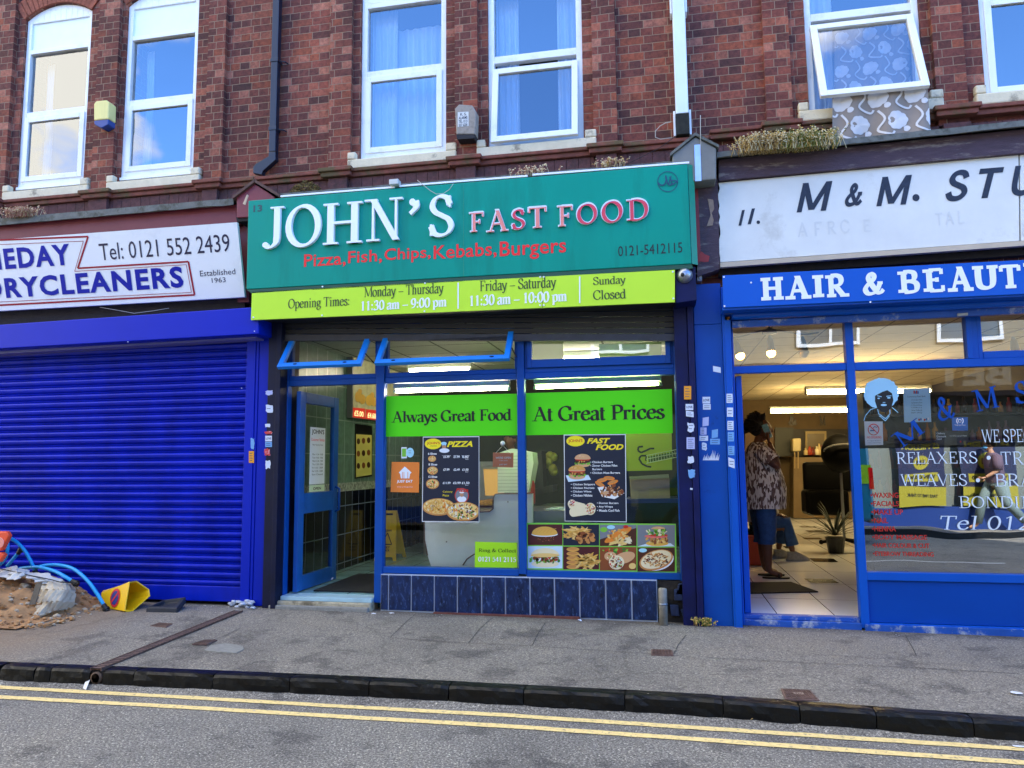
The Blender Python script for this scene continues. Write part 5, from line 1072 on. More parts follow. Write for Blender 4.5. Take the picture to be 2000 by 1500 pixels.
u, v, hu, hv = cell(2, 0); a.lay = 1; a.poly([(u-hu, v-hv), (u+hu, v-hv), (u+hu, v-hv+6), (u-hu+12, v+4), (u-hu, v+8)], ci['grey']); a.ell(u-28, v-11, 7, 5, ci['lettuce']); a.ell(u-14, v-16, 8, 4, ci['sky']); strips(a, u+2, v+9, 24, 8, 30, 9, 2.8, I('cream', 'cheese'), 8); a.ell(u, v-1, 30, 7.5, ci['orange'], 20, -.5); fill(a, u, v-1, 22, 9, 40, 2, 4, I('gold', 'orange', 'cheese'), 10); a.ell(u+15, v-17, 5, 3, ci['red'])
u, v, hu, hv = cell(3, 0); a.lay = 1; a.poly([(u-hu, v+hv), (u-hu+20, v+hv-6), (u+hu-8, v+hv-6), (u+hu, v+hv)], ci['ltblue']); a.ell(u+2, v+15, 22, 5.5, ci['bun']); fill(a, u+2, v+8, 22, 6, 50, 2, 4.5, I('crust', 'cheese', 'gold', 'brown'), 12); a.ell(u, v+1, 23, 3.5, ci['pink']); a.ell(u+4, v-1, 19, 2.5, ci['red']); fill(a, u+3, v-8, 21, 7, 46, 2, 4.5, I('lettuce', 'dgreen', 'lettuce', 'cream'), 13); a.ell(u+4, v-13, 14, 5, ci['tan'], 14, 0, 180, 360)
u, v, hu, hv = cell(0, 1); a.lay = 1; a.ell(u, v+13, 27, 7, ci['cream']); fill(a, u, v+4, 31, 8, 60, 2, 4.5, I('lettuce', 'dgreen', 'lettuce'), 14); fill(a, u, v+2, 24, 6, 60, 1.5, 4, I('brown', 'dark', 'white', 'red', 'brown'), 15); a.ell(u, v-3, 28, 15, ci['cream'], 22, 0, 180, 360); a.ell(u, v-4, 28, 4, ci['cheese'])
u, v, hu, hv = cell(1, 1); a.lay = 1
for k in range(5): a.ell(u-16, v-17+k*8.6, 12.5, 4.4, ci['gold']); a.ell(u-17, v-18+k*8.6, 9, 2.4, ci['crust'])
strips(a, u+12, v+6, 20, 13, 80, 11, 1.8, I('bun', 'cheese', 'gold'), 17)
u, v, hu, hv = cell(2, 1); a.lay = 1; fill(a, u, v-15, 30, 5, 20, 2, 5, I('red', 'dgreen', 'lettuce'), 18); a.ell(u-15, v-5, 12, 9, ci['tan']); fill(a, u-17, v-4, 8, 6, 20, 1, 2.4, I('cream', 'red', 'lettuce'), 19); a.ell(u+12, v-2, 22, 11, ci['tan'], 18, -.3); a.ell(u-3, v+7, 15, 14, ci['cream']); fill(a, u-3, v+7, 13, 12, 70, 1.2, 3, I('red', 'white', 'brown', 'lettuce', 'cream', 'maroon'), 20); a.ell(u+28, v+14, 7, 6, ci['cheese'])
u, v, hu, hv = cell(3, 1); a.lay = 1; a.ell(u-26, v-18, 8, 4, ci['sky']); a.ell(u+4, v+2, 31, 19, ci['paper'], 24, -.25); a.ell(u, v+1, 34, 19, ci['crust'], 24, -.3); a.ell(u, v, 31, 16.5, ci['cream'], 24, -.3); strips(a, u, v, 26, 13, 90, 3.5, 1.1, I('brown', 'crust', 'dark', 'gold'), 21)
a.build('print', PM, g)
g = poster('window_card', 'orange square food delivery card with a white house and fork in the left takeaway window', 'card', ((765, 902), (819, 903), (818, 962), (763, 961)), YW-.001, mat('orange_card', '#ee8330', .4))
a = Art(YW-.002); a.poly([(790.5, 911), (804, 923), (801, 925.5), (799.5, 934.5), (783, 934.5), (781.5, 925.5), (779, 923)], 0); a.text('JUST EAT', (775, 937.5, 806, 944), 0, bold=.03, shear=.1); a.text('Order on the app today', (776, 950, 806, 952.5), 0); 
for u in (786, 789, 796.5): a.lay = 4; a.line([(u, 922), (u, 935)], 1.0, 1)
a.build('print', [WHT, MATS['orange_card']], g)
g = poster('hygiene_sticker', 'small white and green phone-shaped sticker above the orange card', 'sticker', ((784, 873.5), (794, 873.5), (794.5, 895), (784, 895.5)), YW-.001, PK['paper'])
a = Art(YW-.002); a.rect(785.2, 876, 793, 892, ci['lettuce']); a.ell(801, 884, 7.5, 9.5, ci['sky']); a.rect(798, 880, 803, 881, ci['grey']); a.rect(798, 884, 803, 885, ci['grey']); a.build('print', PM, g)
g = poster('hanging_card', 'small salmon WE ARE OPEN card hanging from a suction hook', 'card', ((963, 884), (1003, 884.5), (1002.5, 913), (962.5, 912)), YW+.03, mat('salmon_card', '#f0875e', .5))
a = Art(YW+.029); a.text("WE'RE OPEN", (968, 892, 998, 896), 0, bold=.03); a.text('Come on in', (975, 898, 991, 900.5), 0); a.text('JUST EAT', (975, 906, 991, 909), 0, bold=.03); a.build('print', WHT, g)
m = MB(); t_ = P(982, 870, y=YW+.03); m.tube([P(968, 885, y=YW+.03), t_, P(998, 886, y=YW+.03)], .0015, 4); m.build('string', WHT, g); m = MB(); c = P(982, 866, y=YW+.01); m.lathe([(.02, 0), (.024, -.004), (.008, -.014)], tuple(c), 12, ax='y'); m.build('suction_hook', mat('clear_plastic', '#cfd6da', .15), g, smooth=True)
g = poster('window_card', 'lime Ring & Collect card in the lower right corner of the left takeaway window', 'card', ((928, 1058), (1010, 1060), (1010, 1109), (927, 1108)), YW-.003, mat('lime_card', '#a6e51c', .4))
a = Art(YW-.004); a.text('Ring & Collect', (935, 1071, 1008, 1081), 0, font=dict(T=.13, t=.06, st=.04, sl=.05, sp=.06)); a.text('0121 541 2115', (934, 1087, 1008, 1098), 1, font=dict(T=.2, t=.08, st=.05, sl=.05)); a.build('print', [BLKP, WHT], g)
# notices on the open door glass (they lie on the glass plane of the leaf)
def dq(s0, s1, z0, z1, d): return [dpt(s0, d, z0), dpt(s1, d, z0), dpt(s1, d, z1), dpt(s0, d, z1)]
m = MB(); m.prism([Vector(p) for p in dq(.25, .58, 1.28, 1.86, .024)], (-.002, 0, 0)); g = own('door_notice', m, PK['paper'], 'narrow white opening hours notice on the takeaway door glass', 'notice')
def dtext(par, t_, s0, s1, z0, z1, m_, bold=0.0):
    vs, fs = sans(t_, bold); x0 = min(p[0] for p in vs); x1 = max(p[0] for p in vs); y0 = min(p[1] for p in vs); y1 = max(p[1] for p in vs); mm = MB()
    mm.add([dpt(s0+(p[0]-x0)/(x1-x0)*(s1-s0), .0255, z0+(p[1]-y0)/(y1-y0)*(z1-z0)) for p in vs], fs); return mm.build('lettering', m_, par)
dtext(g, "JOHN'S", .28, .55, 1.78, 1.84, BLKP, .02); dtext(g, 'Customer Notice', .27, .56, 1.72, 1.75, REDP); dtext(g, 'New Opening Times', .3, .53, 1.67, 1.69, BLKP)
for i, t_ in enumerate(('Mon 11:30 - 9:00', 'Tue 11:30 - 9:00', 'Wed 11:30 - 9:00', 'Thu 11:30 - 9:00', 'Fri 11:30 - 10:00', 'Sat 11:30 - 10:00', 'Sun Closed')): dtext(g, t_, .3, .53, 1.575-i*.034, 1.592-i*.034, BLKP)
m = MB(); m.prism([Vector(p) for p in dq(.25, .57, 1.0+.2, 1.275, .006)], (.002, .004, 0)) if False else m.prism([Vector(p) for p in dq(.25, .58, 1.205, 1.272, .024)], (-.002, 0, 0)); g = own('door_sticker', m, mat('pale_green_sticker', '#cfe3bd', .5), 'small pale green OPEN sticker low on the takeaway door glass', 'sticker')
dtext(g, 'OPEN', .33, .5, 1.222, 1.25, BLKP, .02)
# ------------------------------------------------------------------ stickers on the piers
random.seed(21)
ST = dict(y=mat('orange_yellow_sticker', '#f0a01e', .5, var=.06), w=mat('white_sticker', '#d7e0f0', .5, dirt=.6, dcol='#7f93c8', ds=25, dth=.6), b=mat('pale_blue_sticker', '#6fa8e0', .5, dirt=.5, dcol='#e8eef8', ds=30, dth=.55), r=mat('torn_red_sticker', '#d03838', .5, dirt=.8, dcol='#e8e0f0', ds=25, dth=.5), v=mat('lilac_sticker', '#b9bfe8', .5))
def sticker(u0, v0, u1, v1, k, lab, y, txt=None, torn=False, tilt=0.0, lines=0):
    cu, cv, hu, hv = (u0+u1)/2, (v0+v1)/2, (u1-u0)/2, (v1-v0)/2
    if torn: n_ = 16; pts = [(cu+hu*(.75+.4*random.random())*max(-1, min(1, 1.3*math.cos(-i*2*math.pi/n_))), cv+hv*(.7+.4*random.random())*max(-1, min(1, 1.3*math.sin(-i*2*math.pi/n_)))) for i in range(n_)]
    else: pts = [(cu-hu, cv+hv+tilt), (cu+hu, cv+hv-tilt), (cu+hu+tilt*.4, cv-hv-tilt), (cu-hu+tilt*.4, cv-hv+tilt)]
    m = MB(); w3 = [P(u, v, y=y) for u, v in pts]
    ar = sum(w3[i][0]*w3[(i+1) % len(w3)][2]-w3[(i+1) % len(w3)][0]*w3[i][2] for i in range(len(w3)))
    if ar < 0: w3.reverse()
    m.prism(w3, (0, .0012, 0)); o = own('sticker', m, ST[k], lab, 'sticker', 'stickers on the blue piers')
    if txt or lines:
        a = Art(y-.0004)
        if txt: a.text(txt, (cu-hu*.8, cv-hv*.35, cu+hu*.8, cv+hv*.35), 0, bold=.03)
        for i in range(lines): vv = cv-hv+hv*2*(i+1)/(lines+1); a.rect(cu-hu*.7, vv-.5, cu+hu*random.uniform(.2, .75), vv+.5, 0)
        a.build('print', mat('sticker_print', '#3a4670', .5), o)
yp = -.0625
sticker(1336, 754, 1350, 780, 'y', 'orange sticker, topmost on the right navy pier', yp-.02, lines=4)
yp2 = -.0815
sticker(1339, 789, 1354, 801, 'w', 'LOVE sticker on the right navy pier, below the orange one', yp2, 'LOVE'); sticker(1340, 803, 1355, 814, 'w', 'white sticker just under the LOVE sticker on the right navy pier', yp2, lines=2, tilt=-1)
sticker(1343, 824, 1356, 844, 'w', 'torn white sticker in the middle of the right navy pier', yp2, torn=True, lines=2); sticker(1341, 854, 1357, 877, 'v', 'striped lilac sticker on the right navy pier', yp2, lines=5)
sticker(1343, 891, 1355, 906, 'w', 'blank white scrap on the right navy pier above the scribble', yp2, torn=True); sticker(1344, 917, 1358, 934, 'b', 'faded blue scrap on the right navy pier', yp2, torn=True)
sticker(1348, 953, 1353, 957, 'w', 'tiny white scrap, lowest on the right navy pier', yp2, torn=True)
yb = -.0318
sticker(1372, 775, 1387, 788, 'w', 'LOVE sticker on the bright blue pier', yb, 'LOVE'); sticker(1373, 789, 1388, 800, 'w', 'white sticker just under the LOVE sticker on the bright blue pier', yb, lines=2)
sticker(1393, 716, 1408, 727, 'w', 'tilted white sticker, highest on the bright blue pier', yb, tilt=-1.5); sticker(1372, 815, 1384, 832, 'v', 'blank lilac sticker on the bright blue pier', yb, tilt=1)
sticker(1368, 835, 1380, 849, 'v', 'printed lilac sticker on the bright blue pier', yb, lines=4); sticker(1366, 851, 1383, 861, 'w', 'wide white sticker on the bright blue pier', yb, lines=2)
sticker(1390, 839, 1402, 855, 'b', 'blank pale blue sticker on the bright blue pier', yb, tilt=1); sticker(1387, 857, 1406, 868, 'b', 'pale blue sticker with two lines on the bright blue pier', yb, lines=2)
sticker(1371, 864, 1381, 880, 'w', 'torn white and black sticker on the bright blue pier', yb, torn=True, lines=2); 
m = MB(); R_ = random.Random(4)
for i in range(12): u = 1374+i*2.6; h_ = R_.uniform(8, 22); p = [P(u-1.6, 899, y=yb), P(u+1.4, 899, y=yb), P(u+2.6, 899-h_, y=yb)]; m.prism(p, (0, .001, 0))
own('sticker', m, ST['w'], 'scratched-off white sticker remains, lowest on the bright blue pier', 'sticker', 'stickers on the blue piers')
yg = -.0618
for v, k, lab, kw in ((769, 'w', 'white sticker, topmost on the salon shutter guide', dict(lines=4)), (796, 'w', 'second white sticker down on the salon shutter guide', dict(lines=2)), (822, 'w', 'white sticker level with the M on the salon guide, third down', dict(lines=4)), (844, 'b', 'pale blue sticker, fourth down on the salon guide', dict(lines=3)), (871, 'b', 'pale blue printed sticker, fifth down on the salon guide', dict(lines=4)), (895, 'w', 'white tilted sticker, lowest on the salon guide', dict(lines=2, tilt=-2))):
    off = (v-769)*.033; sticker(1419+off, v, 1431+off, v+18, k, lab, yg, **kw)
yl = -.0618
sticker(519, 790, 533, 806, 'w', 'torn white sticker, topmost on the left navy pier', yl, torn=True, lines=1); sticker(519, 762, 532, 772, 'v', 'worn lilac scrap above the torn sticker on the left navy pier', yl, torn=True); sticker(518, 827, 528, 835, 'w', 'jagged white scrap on the left navy pier', yl, torn=True)
sticker(517, 842, 532, 848, 'r', 'red torn scrap above the LOVE sticker on the left navy pier', yl, torn=True); sticker(518, 851, 531, 862, 'w', 'LOVE sticker on the left navy pier', yl, 'LOVE'); sticker(518, 863, 531, 873, 'b', 'blue lined sticker under the LOVE sticker on the left navy pier', yl, lines=2)
sticker(516, 876, 528, 890, 'r', 'splashed red sticker on the left navy pier', yl, torn=True); sticker(518, 899, 528, 916, 'w', 'torn white sticker, lowest on the left navy pier', yl, torn=True)
sticker(486, 881, 496, 904, 'y', 'orange sticker on the blue shutter guide', -.0318, lines=4); sticker(489, 855, 497, 877, 'b', 'half-peeled pale blue sticker above the orange one on the shutter guide', -.0318, torn=True)
# ------------------------------------------------------------------ salon window lettering
yv = .096
VW = mat('white_vinyl', '#e4f0fa', .45); VB = mat('blue_vinyl', '#0a4aa6', .5, spec=.2); VR = mat('red_vinyl', '#cc2a1e', .45)
vl = thing('window_lettering', 'white serif list of salon services on the salon window', 'lettering', (2.4, yv, 1.0))
a = Art(yv)
for t_, b_ in (('WE SPECIALISE IN', (1916, 839, 2120, 862)), ('RELAXERS', (1750, 883, 1909, 905)), ('TREATMENTS', (1954, 882, 2190, 906)), ('WEAVES', (1758, 926, 1889, 949)), ('BRAIDS', (1942, 925, 2080, 950)), ('BONDING', (1872, 969, 2050, 993))): a.text(t_, b_, 0, font=FINE)
a.text('Tel 0121', (1836, 1007, 2040, 1036), 0, font=FINE, sh=.15)
for u, v in ((1931, 894), (1910, 938)): a.ell(u, v, 4, 4, 0)
a.build('lettering', VW, vl)
vl = thing('window_lettering', 'red list of beauty services low on the salon window', 'lettering', (1.8, yv, .8)); a = Art(yv-.0005)
for i, (t_, u1) in enumerate((('•WAXING', 1755), ('•FACIALS', 1756), ('•MAKE UP', 1764), ('•NAIL', 1735), ('•HENNA', 1750), ('•BODY MASSAGE', 1811), ('•HAIR COLOUR & CUT', 1816), ('•EYEBROW THREADING', 1824))): v = 962+i*16.4; a.text(t_, (1700+i*.7, v, u1, v+10.5), 0, bold=.012)
a.build('lettering', VR, vl)
vl = thing('window_lettering', 'blue M & M S arched lettering high on the salon window', 'lettering', (2.2, yv, 1.6)); a = Art(yv)
def rot_letter(ch, cu, cv, hu, hv, ang):
    o = serif(ch, dict(T=.17, t=.07, st=.05, sl=.1)); al = [p for g_ in o for p in g_ if p != 'c']; x0 = min(p[0] for p in al); x1 = max(p[0] for p in al); L0 = 0
    for g_ in o:
        g_ = [p for p in g_ if p != 'c']; L0 = (L0+1) % 12; a.lay = L0; q = []
        for x, z in g_: du, dv = ((x-x0)/(x1-x0)-.5)*2*hu, -(z-.5)*2*hv; q.append((cu+du*math.cos(ang)-dv*math.sin(ang), cv+du*math.sin(ang)+dv*math.cos(ang)))
        w3 = [a.pt(*p) for p in q]; a.put([(p[0], p[2]) for p in w3], 0)
for ch, cu, cv, hu, hv, an in (('M', 1774, 847, 31, 16, -.62), ('&', 1845, 797, 17, 22, -.25), ('M', 1925, 779, 24, 21, -.22), ('S', 1995, 766, 14, 21, -.1)): rot_letter(ch, cu, cv, hu, hv, an)
a.build('lettering', VB, vl)
# curly hair head decal
vl = thing('window_decal', 'pale blue decal of a woman with big curly hair on the salon window', 'decal', (1.75, yv, 1.6)); a = Art(yv); R_ = random.Random(8)
hair = []
for i in range(48):
    an = -i*2*math.pi/48; r = 1+R_.uniform(-.045, .045); hair.append((1721+34*r*math.cos(an), 766+28*r*math.sin(an)+(4 if math.sin(an) > 0 else 0)))
a.poly(hair, 0)
a.poly([(1709, 773), (1724, 765), (1733, 762), (1742, 768), (1745, 782), (1740, 798), (1730, 806), (1722, 805), (1713, 796), (1709, 784)], 1)
a.line([(1713, 773), (1722, 775)], 1.3, 0); a.line([(1731, 774), (1741, 773)], 1.5, 0); a.ell(1736, 777, 3.5, 1.6, 0); a.ell(1726, 791, 6, 2.2, 0); a.line([(1724, 786), (1729, 786)], 1.2, 0); a.ell(1716, 778, 2.5, 1.3, 0)
a.line([(1714, 799), (1716, 808), (1729, 818), (1738, 808), (1738, 800)], 1.4, 0); a.line([(1717, 812), (1729, 822), (1737, 812)], 1.4, 0); a.line([(1712, 796), (1700, 800), (1690, 812), (1687, 822)], 1.2, 0); a.line([(1742, 796), (1747, 800), (1754, 806)], 1.4, 0)
a.build('print', [mat('pale_blue_vinyl', '#9fd3ec', .45), mat('dark_vinyl', '#0c1116', .45)], vl)
g = poster('notice_paper', 'pale blue community notice sheet taped in the salon window', 'notice', ((1764, 759), (1816, 758), (1819, 824), (1766, 825)), yv+.01, mat('pale_blue_paper', '#b6dcf0', .6))
a = Art(yv+.009); a.text('Community Food Bank', (1772, 773, 1808, 776.5), 0); 
for i, t_ in enumerate(('27 January 2021', 'Collections from', '11 Church Street', 'Oldbury', 'West Midlands', 'B69 3AQ')): a.text(t_, (1780, 780+i*5, 1801, 782.5+i*5), 0)
for i in range(4): a.rect(1784+i*2.5, 763+i % 2, 1787+i*2.5, 769, 1+i % 2)
for i in range(6): a.ell(1795+i*3.6, 820-(i % 3), 1.8, 2.4, 1+i % 3)
a.build('print', [mat('notice_ink', '#44617a', .5), PK['red'], PK['midblue'], PK['white']], g)
g = poster('notice_sign', 'white NO SMOKING sign with red ring in the salon window', 'sign', ((1688, 823), (1724, 823), (1725, 869), (1690, 870)), yv+.008, PK['paper'])
a = Art(yv+.007); a.line([(1706+10.5*math.cos(i*math.pi/12), 839+10.5*math.sin(i*math.pi/12)) for i in range(25)], 1.6, 0); a.rect(1699, 840, 1709, 842, 1); a.lay += 1; a.line([(1704, 837), (1708, 833), (1712, 835), (1714, 832)], 1.0, 1); a.line([(1698.5, 832), (1713.5, 846)], 1.5, 0)
a.text('NO SMOKING', (1693, 852, 1721, 856), 0); a.text('It is against the law to', (1694, 860, 1720, 862), 1); a.text('smoke in these premises', (1694, 864, 1720, 866), 1); a.build('print', [VR, mat('notice_blue', '#1e4a78', .5)], g)
g = poster('notice_sign', 'small bright blue square notice with white ring symbol in the salon window', 'sign', ((1859, 815), (1890, 815), (1890.5, 841), (1860, 841)), yv+.006, mat('notice_bright_blue', '#1478e0', .45))
a = Art(yv+.005); a.line([(1874.5+3*math.cos(i*math.pi/6), 822+3*math.sin(i*math.pi/6)) for i in range(13)], 1.3, 0)
for sg_ in (1, -1): a.line([(1874.5+sg_*6.5*math.cos(t_), 822+6.5*math.sin(t_)) for t_ in [(-.9+.3*i) for i in range(7)]], 1.5, 0)
a.text('Track and Trace', (1864, 829, 1885, 831), 0); a.build('print', WHT, g)
g = poster('notice_sign', 'black Oldbury Discount Card sign in the salon window', 'sign', ((1827, 842), (1890, 842), (1890, 869), (1828, 869)), yv+.007, BLKP)
a = Art(yv+.006); a.text('Oldbury', (1829, 845, 1846, 849), 0, bold=.02); a.text('Discount', (1829, 850.5, 1848, 854), 0, bold=.02); a.text('Card', (1829, 855.5, 1839, 859), 0, bold=.02); a.text('Card Accepted Here', (1855, 850, 1888, 853), 0); a.ell(1876, 862.5, 1.6, 1.6, 1); a.build('print', [WHT, REDP], g)
# ------------------------------------------------------------------ fixtures on the brick front
m = MB(); c = P(197, 225, y=-.1)
al = thing('alarm_box', 'yellow burglar alarm box with blue base between the arched windows', 'alarm box', tuple(P(197, 250, y=-.02)))
m.prism([P(u, v, y=-.11) for u, v in ((183, 235), (212, 232), (213, 200), (207, 195), (187, 197), (183, 203))], (0, .11, 0)); m.build('cover', mat('yellow_plastic', '#e8da86', .45, var=.05, vec=(8, 1, 1)), al, bevel=.012)
m = MB(); m.prism([P(u, v, y=-.105) for u, v in ((184, 243), (198, 250), (211, 243), (212, 232.5), (183, 235.5))], (0, .105, 0)); m.build('base', mat('alarm_blue', '#1f3f86', .4), al, bevel=.008)
al = thing('alarm_box', 'weathered grey alarm box with K.S. Alarms label between the white windows', 'alarm box', tuple(P(909, 272, y=-.02)))
m = MB(); m.prism([P(u, v, y=-.12) for u, v in ((891, 262), (928, 262), (930, 218), (922, 205), (896, 203), (888, 212))], (0, .12, 0)); m.build('cover', mat('weathered_grey_plastic', '#9b9184', .75, var=.2, vs=9, bump=.3, dirt=.5, dcol='#5a5146', ds=9, dth=.5), al, bevel=.012)
m = MB(); m.quad(((894, 219), (915, 218), (915, 246), (894, 248)), -.1215, .003); lb = m.build('label', mat('aged_label', '#d6d6d0', .6, var=.08), al)
a = Art(-.122)
for t_, b_ in (('K. S.', (899, 221, 911, 225)), ('ALARMS', (896, 228, 913, 232)), ('TEL: 0121', (896, 235, 913, 239)), ('557 6200', (896, 242, 913, 246))): a.text(t_, b_, 0, bold=.02)
a.build('label_print', BLKP, al)
m = MB(); c = P(909, 262, y=-.07); m.lathe([(.03, 0), (.032, -.04), (.02, -.062), (.0, -.066)], tuple(c), 12); m.build('strobe', mat('blue_lens', '#1f4fd0', .15), al, smooth=True)
m = MB(); m.prism([P(u, v, y=-.119) for u, v in ((893, 272), (926, 270), (928, 262.5), (891, 262.5))], (0, .118, 0)); m.build('lower_shell', mat('sooty_plastic', '#14151c', .7), al)
BPI = mat('black_downpipe', '#131c2c', .35, var=.15)
dp = thing('downpipe', 'black square downpipe with kicked shoe on the brick wall', 'downpipe', tuple(P(531, 330, y=-.02)))
x0, x1 = P(525, 296, y=-.04)[0], P(538, 296, y=-.04)[0]; zb = P(530, 296, y=-.04)[2]
m = MB(); m.box(x0, x1, -.045, .02, zb, 9.0); m.build('pipe', BPI, dp, bevel=.004)
m = MB()
for v in (118, 251): z = P(530, v, y=-.04)[2]; m.box(x0-.006, x1+.006, -.051, .04, z-.02, z+.02); m.tube([(x1, -.01, z), (x1+.06, .0, z-.01), (x1+.07, .045, z-.01)], .008, 6)
m.build('bracket', BPI, dp, bevel=.003)
m = MB(); pp = [P(u, v, y=-.045) for u, v in ((494, 326), (494, 338), (511, 341), (513, 334), (538, 312), (538, 296), (525, 296), (524, 305), (499, 320))]; m.prism(pp, (0, .06, 0)); m.build('shoe', BPI, dp, bevel=.004)
wp = thing('downpipe', 'white vertical cable duct ending in a dark open box above the grey cap', 'cable duct', tuple(P(1333, 262, y=-.02)))
x0, x1 = P(1320, 222, y=-.08)[0], P(1345, 222, y=-.08)[0]; zb = P(1330, 222, y=-.08)[2]; m = MB(); m.box(x0, x1, -.09, .045, zb, 9.0); m.build('duct', mat('white_duct', '#e2edf4', .35, var=.03, dirt=.1, dcol='#8a8a84'), wp, bevel=.006)
m = MB(); z2 = P(1333, 262, y=-.08)[2]; m.box(x0-.002, x1+.002, -.085, .045, z2, zb-.001); m.build('dark_end', mat('mossy_black', '#24251f', .9, var=.5, vs=25), wp)
m = MB(); 
for xx in (x0-.022, x1+.004): m.box(xx, xx+.018, -.06, .045, z2+.0, zb+.04)
for xx in (x0-.02, x1+.004): z3 = P(1330, 20, y=-.06)[2]; m.box(xx, xx+.016, -.06, .045, z3-.02, z3+.3)
m.build('bracket', UPVC, wp, bevel=.002)
def cable(pts, lab, m_, r=.004): 
    m = MB(); m.tube(pts, r, 5); return own('cable', m, m_, lab, 'cable', smooth=True)
BC = mat('black_cable', '#1a1a1c', .6); WC = mat('pale_cable', '#b8b4a8', .6)
cable([P(u, v, y=-.05) for u, v in ((1311, 238), (1300, 240), (1289, 246), (1280, 256), (1280, 268), (1290, 272), (1312, 269))], 'pale looped cable left of the white duct', WC)
cable([P(u, v, y=-.12) for u, v in ((1322, 264), (1290, 288), (1250, 308), (1222, 322), (1200, 330))], 'dark slack cable from the duct down to the green sign', BC, .003)
cable([P(u, v, y=-.36) for u, v in ((815, 352), (825, 360), (840, 372), (852, 379), (866, 378), (878, 370), (886, 358))], 'grey cable looping over the top edge of the green sign', WC, .003)
cable([P(u, v, y=-.33) for u, v in ((1368, 225), (1368, 260), (1369, 300))], 'thin pale aerial wire standing above the grey cap', WC, .003)
cable([P(u, v, y=-.1) for u, v in ((195, 600), (230, 606), (262, 612), (300, 607), (330, 602))], 'thin white cable hanging under the white dry cleaner sign', WC, .003)
m = MB(); c = P(770, 357, y=-.36); m.box(c[0]-.045, c[0]+.045, -.38, -.3, c[2]-.02, c[2]+.03); own('junction_box', m, mat('white_box', '#c9cbc4', .5), 'small white junction box on top of the green sign', 'junction box', bevel=.006)
# dome camera and connector
dm = thing('dome_camera', 'silver dome camera at the right end of the opening times board', 'light', tuple(P(1337, 549, y=-.3)))
c = P(1337, 538, y=-.302); m = MB(); m.lathe([(.066, 0), (.068, -.008), (.062, -.012), (.058, -.03), (.04, -.05), (.018, -.06), (0, -.062)], tuple(c), 20, ax='y'); m.build('dome', mat('brushed_silver', '#9aa0a8', .3, metal=.8), dm, smooth=True)
m = MB(); m.ball((c[0]-.015, c[1]-.052, c[2]-.005), (.02, .012, .02)); m.build('lens', BLKP, dm, smooth=True)
m = MB(); c = P(1366, 538, y=-.08); m.box(c[0]-.02, c[0]+.02, -.1, -.03, c[2]-.05, c[2]+.05); m.tube([(c[0]-.02, -.09, c[2]+.01), (c[0]-.09, -.2, c[2]+.01)], .006, 6)
for k_ in (-.03, 0, .03): m.ball((c[0]-.002, -.101, c[2]+k_), .008)
own('junction_box', m, mat('grey_connector', '#8e9298', .5), 'small grey connector box beside the silver dome camera', 'junction box')
# ------------------------------------------------------------------ weeds on the ledges
def tuft(c, wx, wy, h, n, cols, lab, seed, droop=0.0, name='weed_tuft'):
    R_ = random.Random(seed); m = MB()
    for i in range(n):
        bx, by = R_.gauss(0, wx*.35), R_.uniform(-wy/2, wy/2); hh = h*R_.uniform(.4, 1); lean = R_.uniform(-.6, .6); ly = R_.uniform(-.7, .2)-droop
        pts = [Vector((c[0]+bx, c[1]+by, c[2])), Vector((c[0]+bx+lean*hh*.5, c[1]+by+ly*hh*.3, c[2]+hh*.6)), Vector((c[0]+bx+lean*hh, c[1]+by+ly*hh*.8, c[2]+hh*(1-droop)))]
        m.tube(pts, [.0022, .0018, .001], 3, R_.randrange(len(cols)), caps=False)
        for k in range(7):
            q = pts[1].lerp(pts[2], R_.random())+Vector((R_.uniform(-.012, .012), R_.uniform(-.012, .012), R_.uniform(-.01, .01))); s_ = R_.uniform(.004, .009)
            m.add([tuple(q+Vector((-s_, 0, 0))), tuple(q+Vector((0, -s_*.5, -s_*.7))), tuple(q+Vector((s_, 0, 0))), tuple(q+Vector((0, s_*.3, s_*.8)))], [(0, 1, 2, 3)], R_.randrange(len(cols)))
    return own(name, m, cols, lab, 'weeds', 'weeds growing on the ledges')
DY = [mat('dry_straw', '#c9a558', .9), mat('dry_pale', '#d6c69a', .9), mat('dry_brown', '#7c6038', .9)]; GR = [mat('weed_olive', '#6f7030', .9), mat('weed_green', '#51641f', .9), DY[0]]; PKW = [mat('dry_pink', '#b0806a', .9), mat('dry_rust', '#8a5a44', .9), DY[1]]
c = P(1492, 297, y=-.3); tuft(c, .3, .12, .15, 520, DY, 'straw coloured weed clump on the ledge above the M & M sign, left half', 1)
c = P(1572, 292, y=-.3); tuft(c, .3, .12, .16, 520, GR+[DY[1]], 'greener weed clump on the ledge next to the lace curtain', 2)
c = P(42, 425, y=-.25); tuft(c, .25, .1, .11, 300, PKW, 'pinkish dried weed on the far left ledge', 3)
c = P(1042, 342, y=-.3); tuft(c, .3, .06, .08, 45, PKW+[DY[1]], 'wispy dried weed over FAST on the green sign', 4)
c = P(1195, 327, y=-.3); tuft(c, .18, .06, .08, 60, PKW+DY, 'dried weed tuft over FOOD on the green sign', 5)
c = P(1374, 1222, z=.12); tuft(c, .1, .04, .07, 60, GR, 'small green weed at the foot of the bright blue pier', 6)
m = MB(); c = P(597, 376, y=-.2); R_ = random.Random(3)
for i in range(380):
    r = math.sqrt(R_.random()); t_ = R_.random()*3.14; u, z = r*math.cos(t_)*.16, r*math.sin(t_)*.12*(1-abs(math.cos(t_))*.4); q = Vector((c[0]+u, -.2-R_.uniform(0, .07)*(1-r*.6), c[2]+z)); d = Vector((R_.uniform(-1, 1), R_.uniform(-.5, .2), R_.uniform(-.4, .6)))*.022
    m.tube([q-d, q+d], .0035, 3, R_.randrange(3), caps=False)
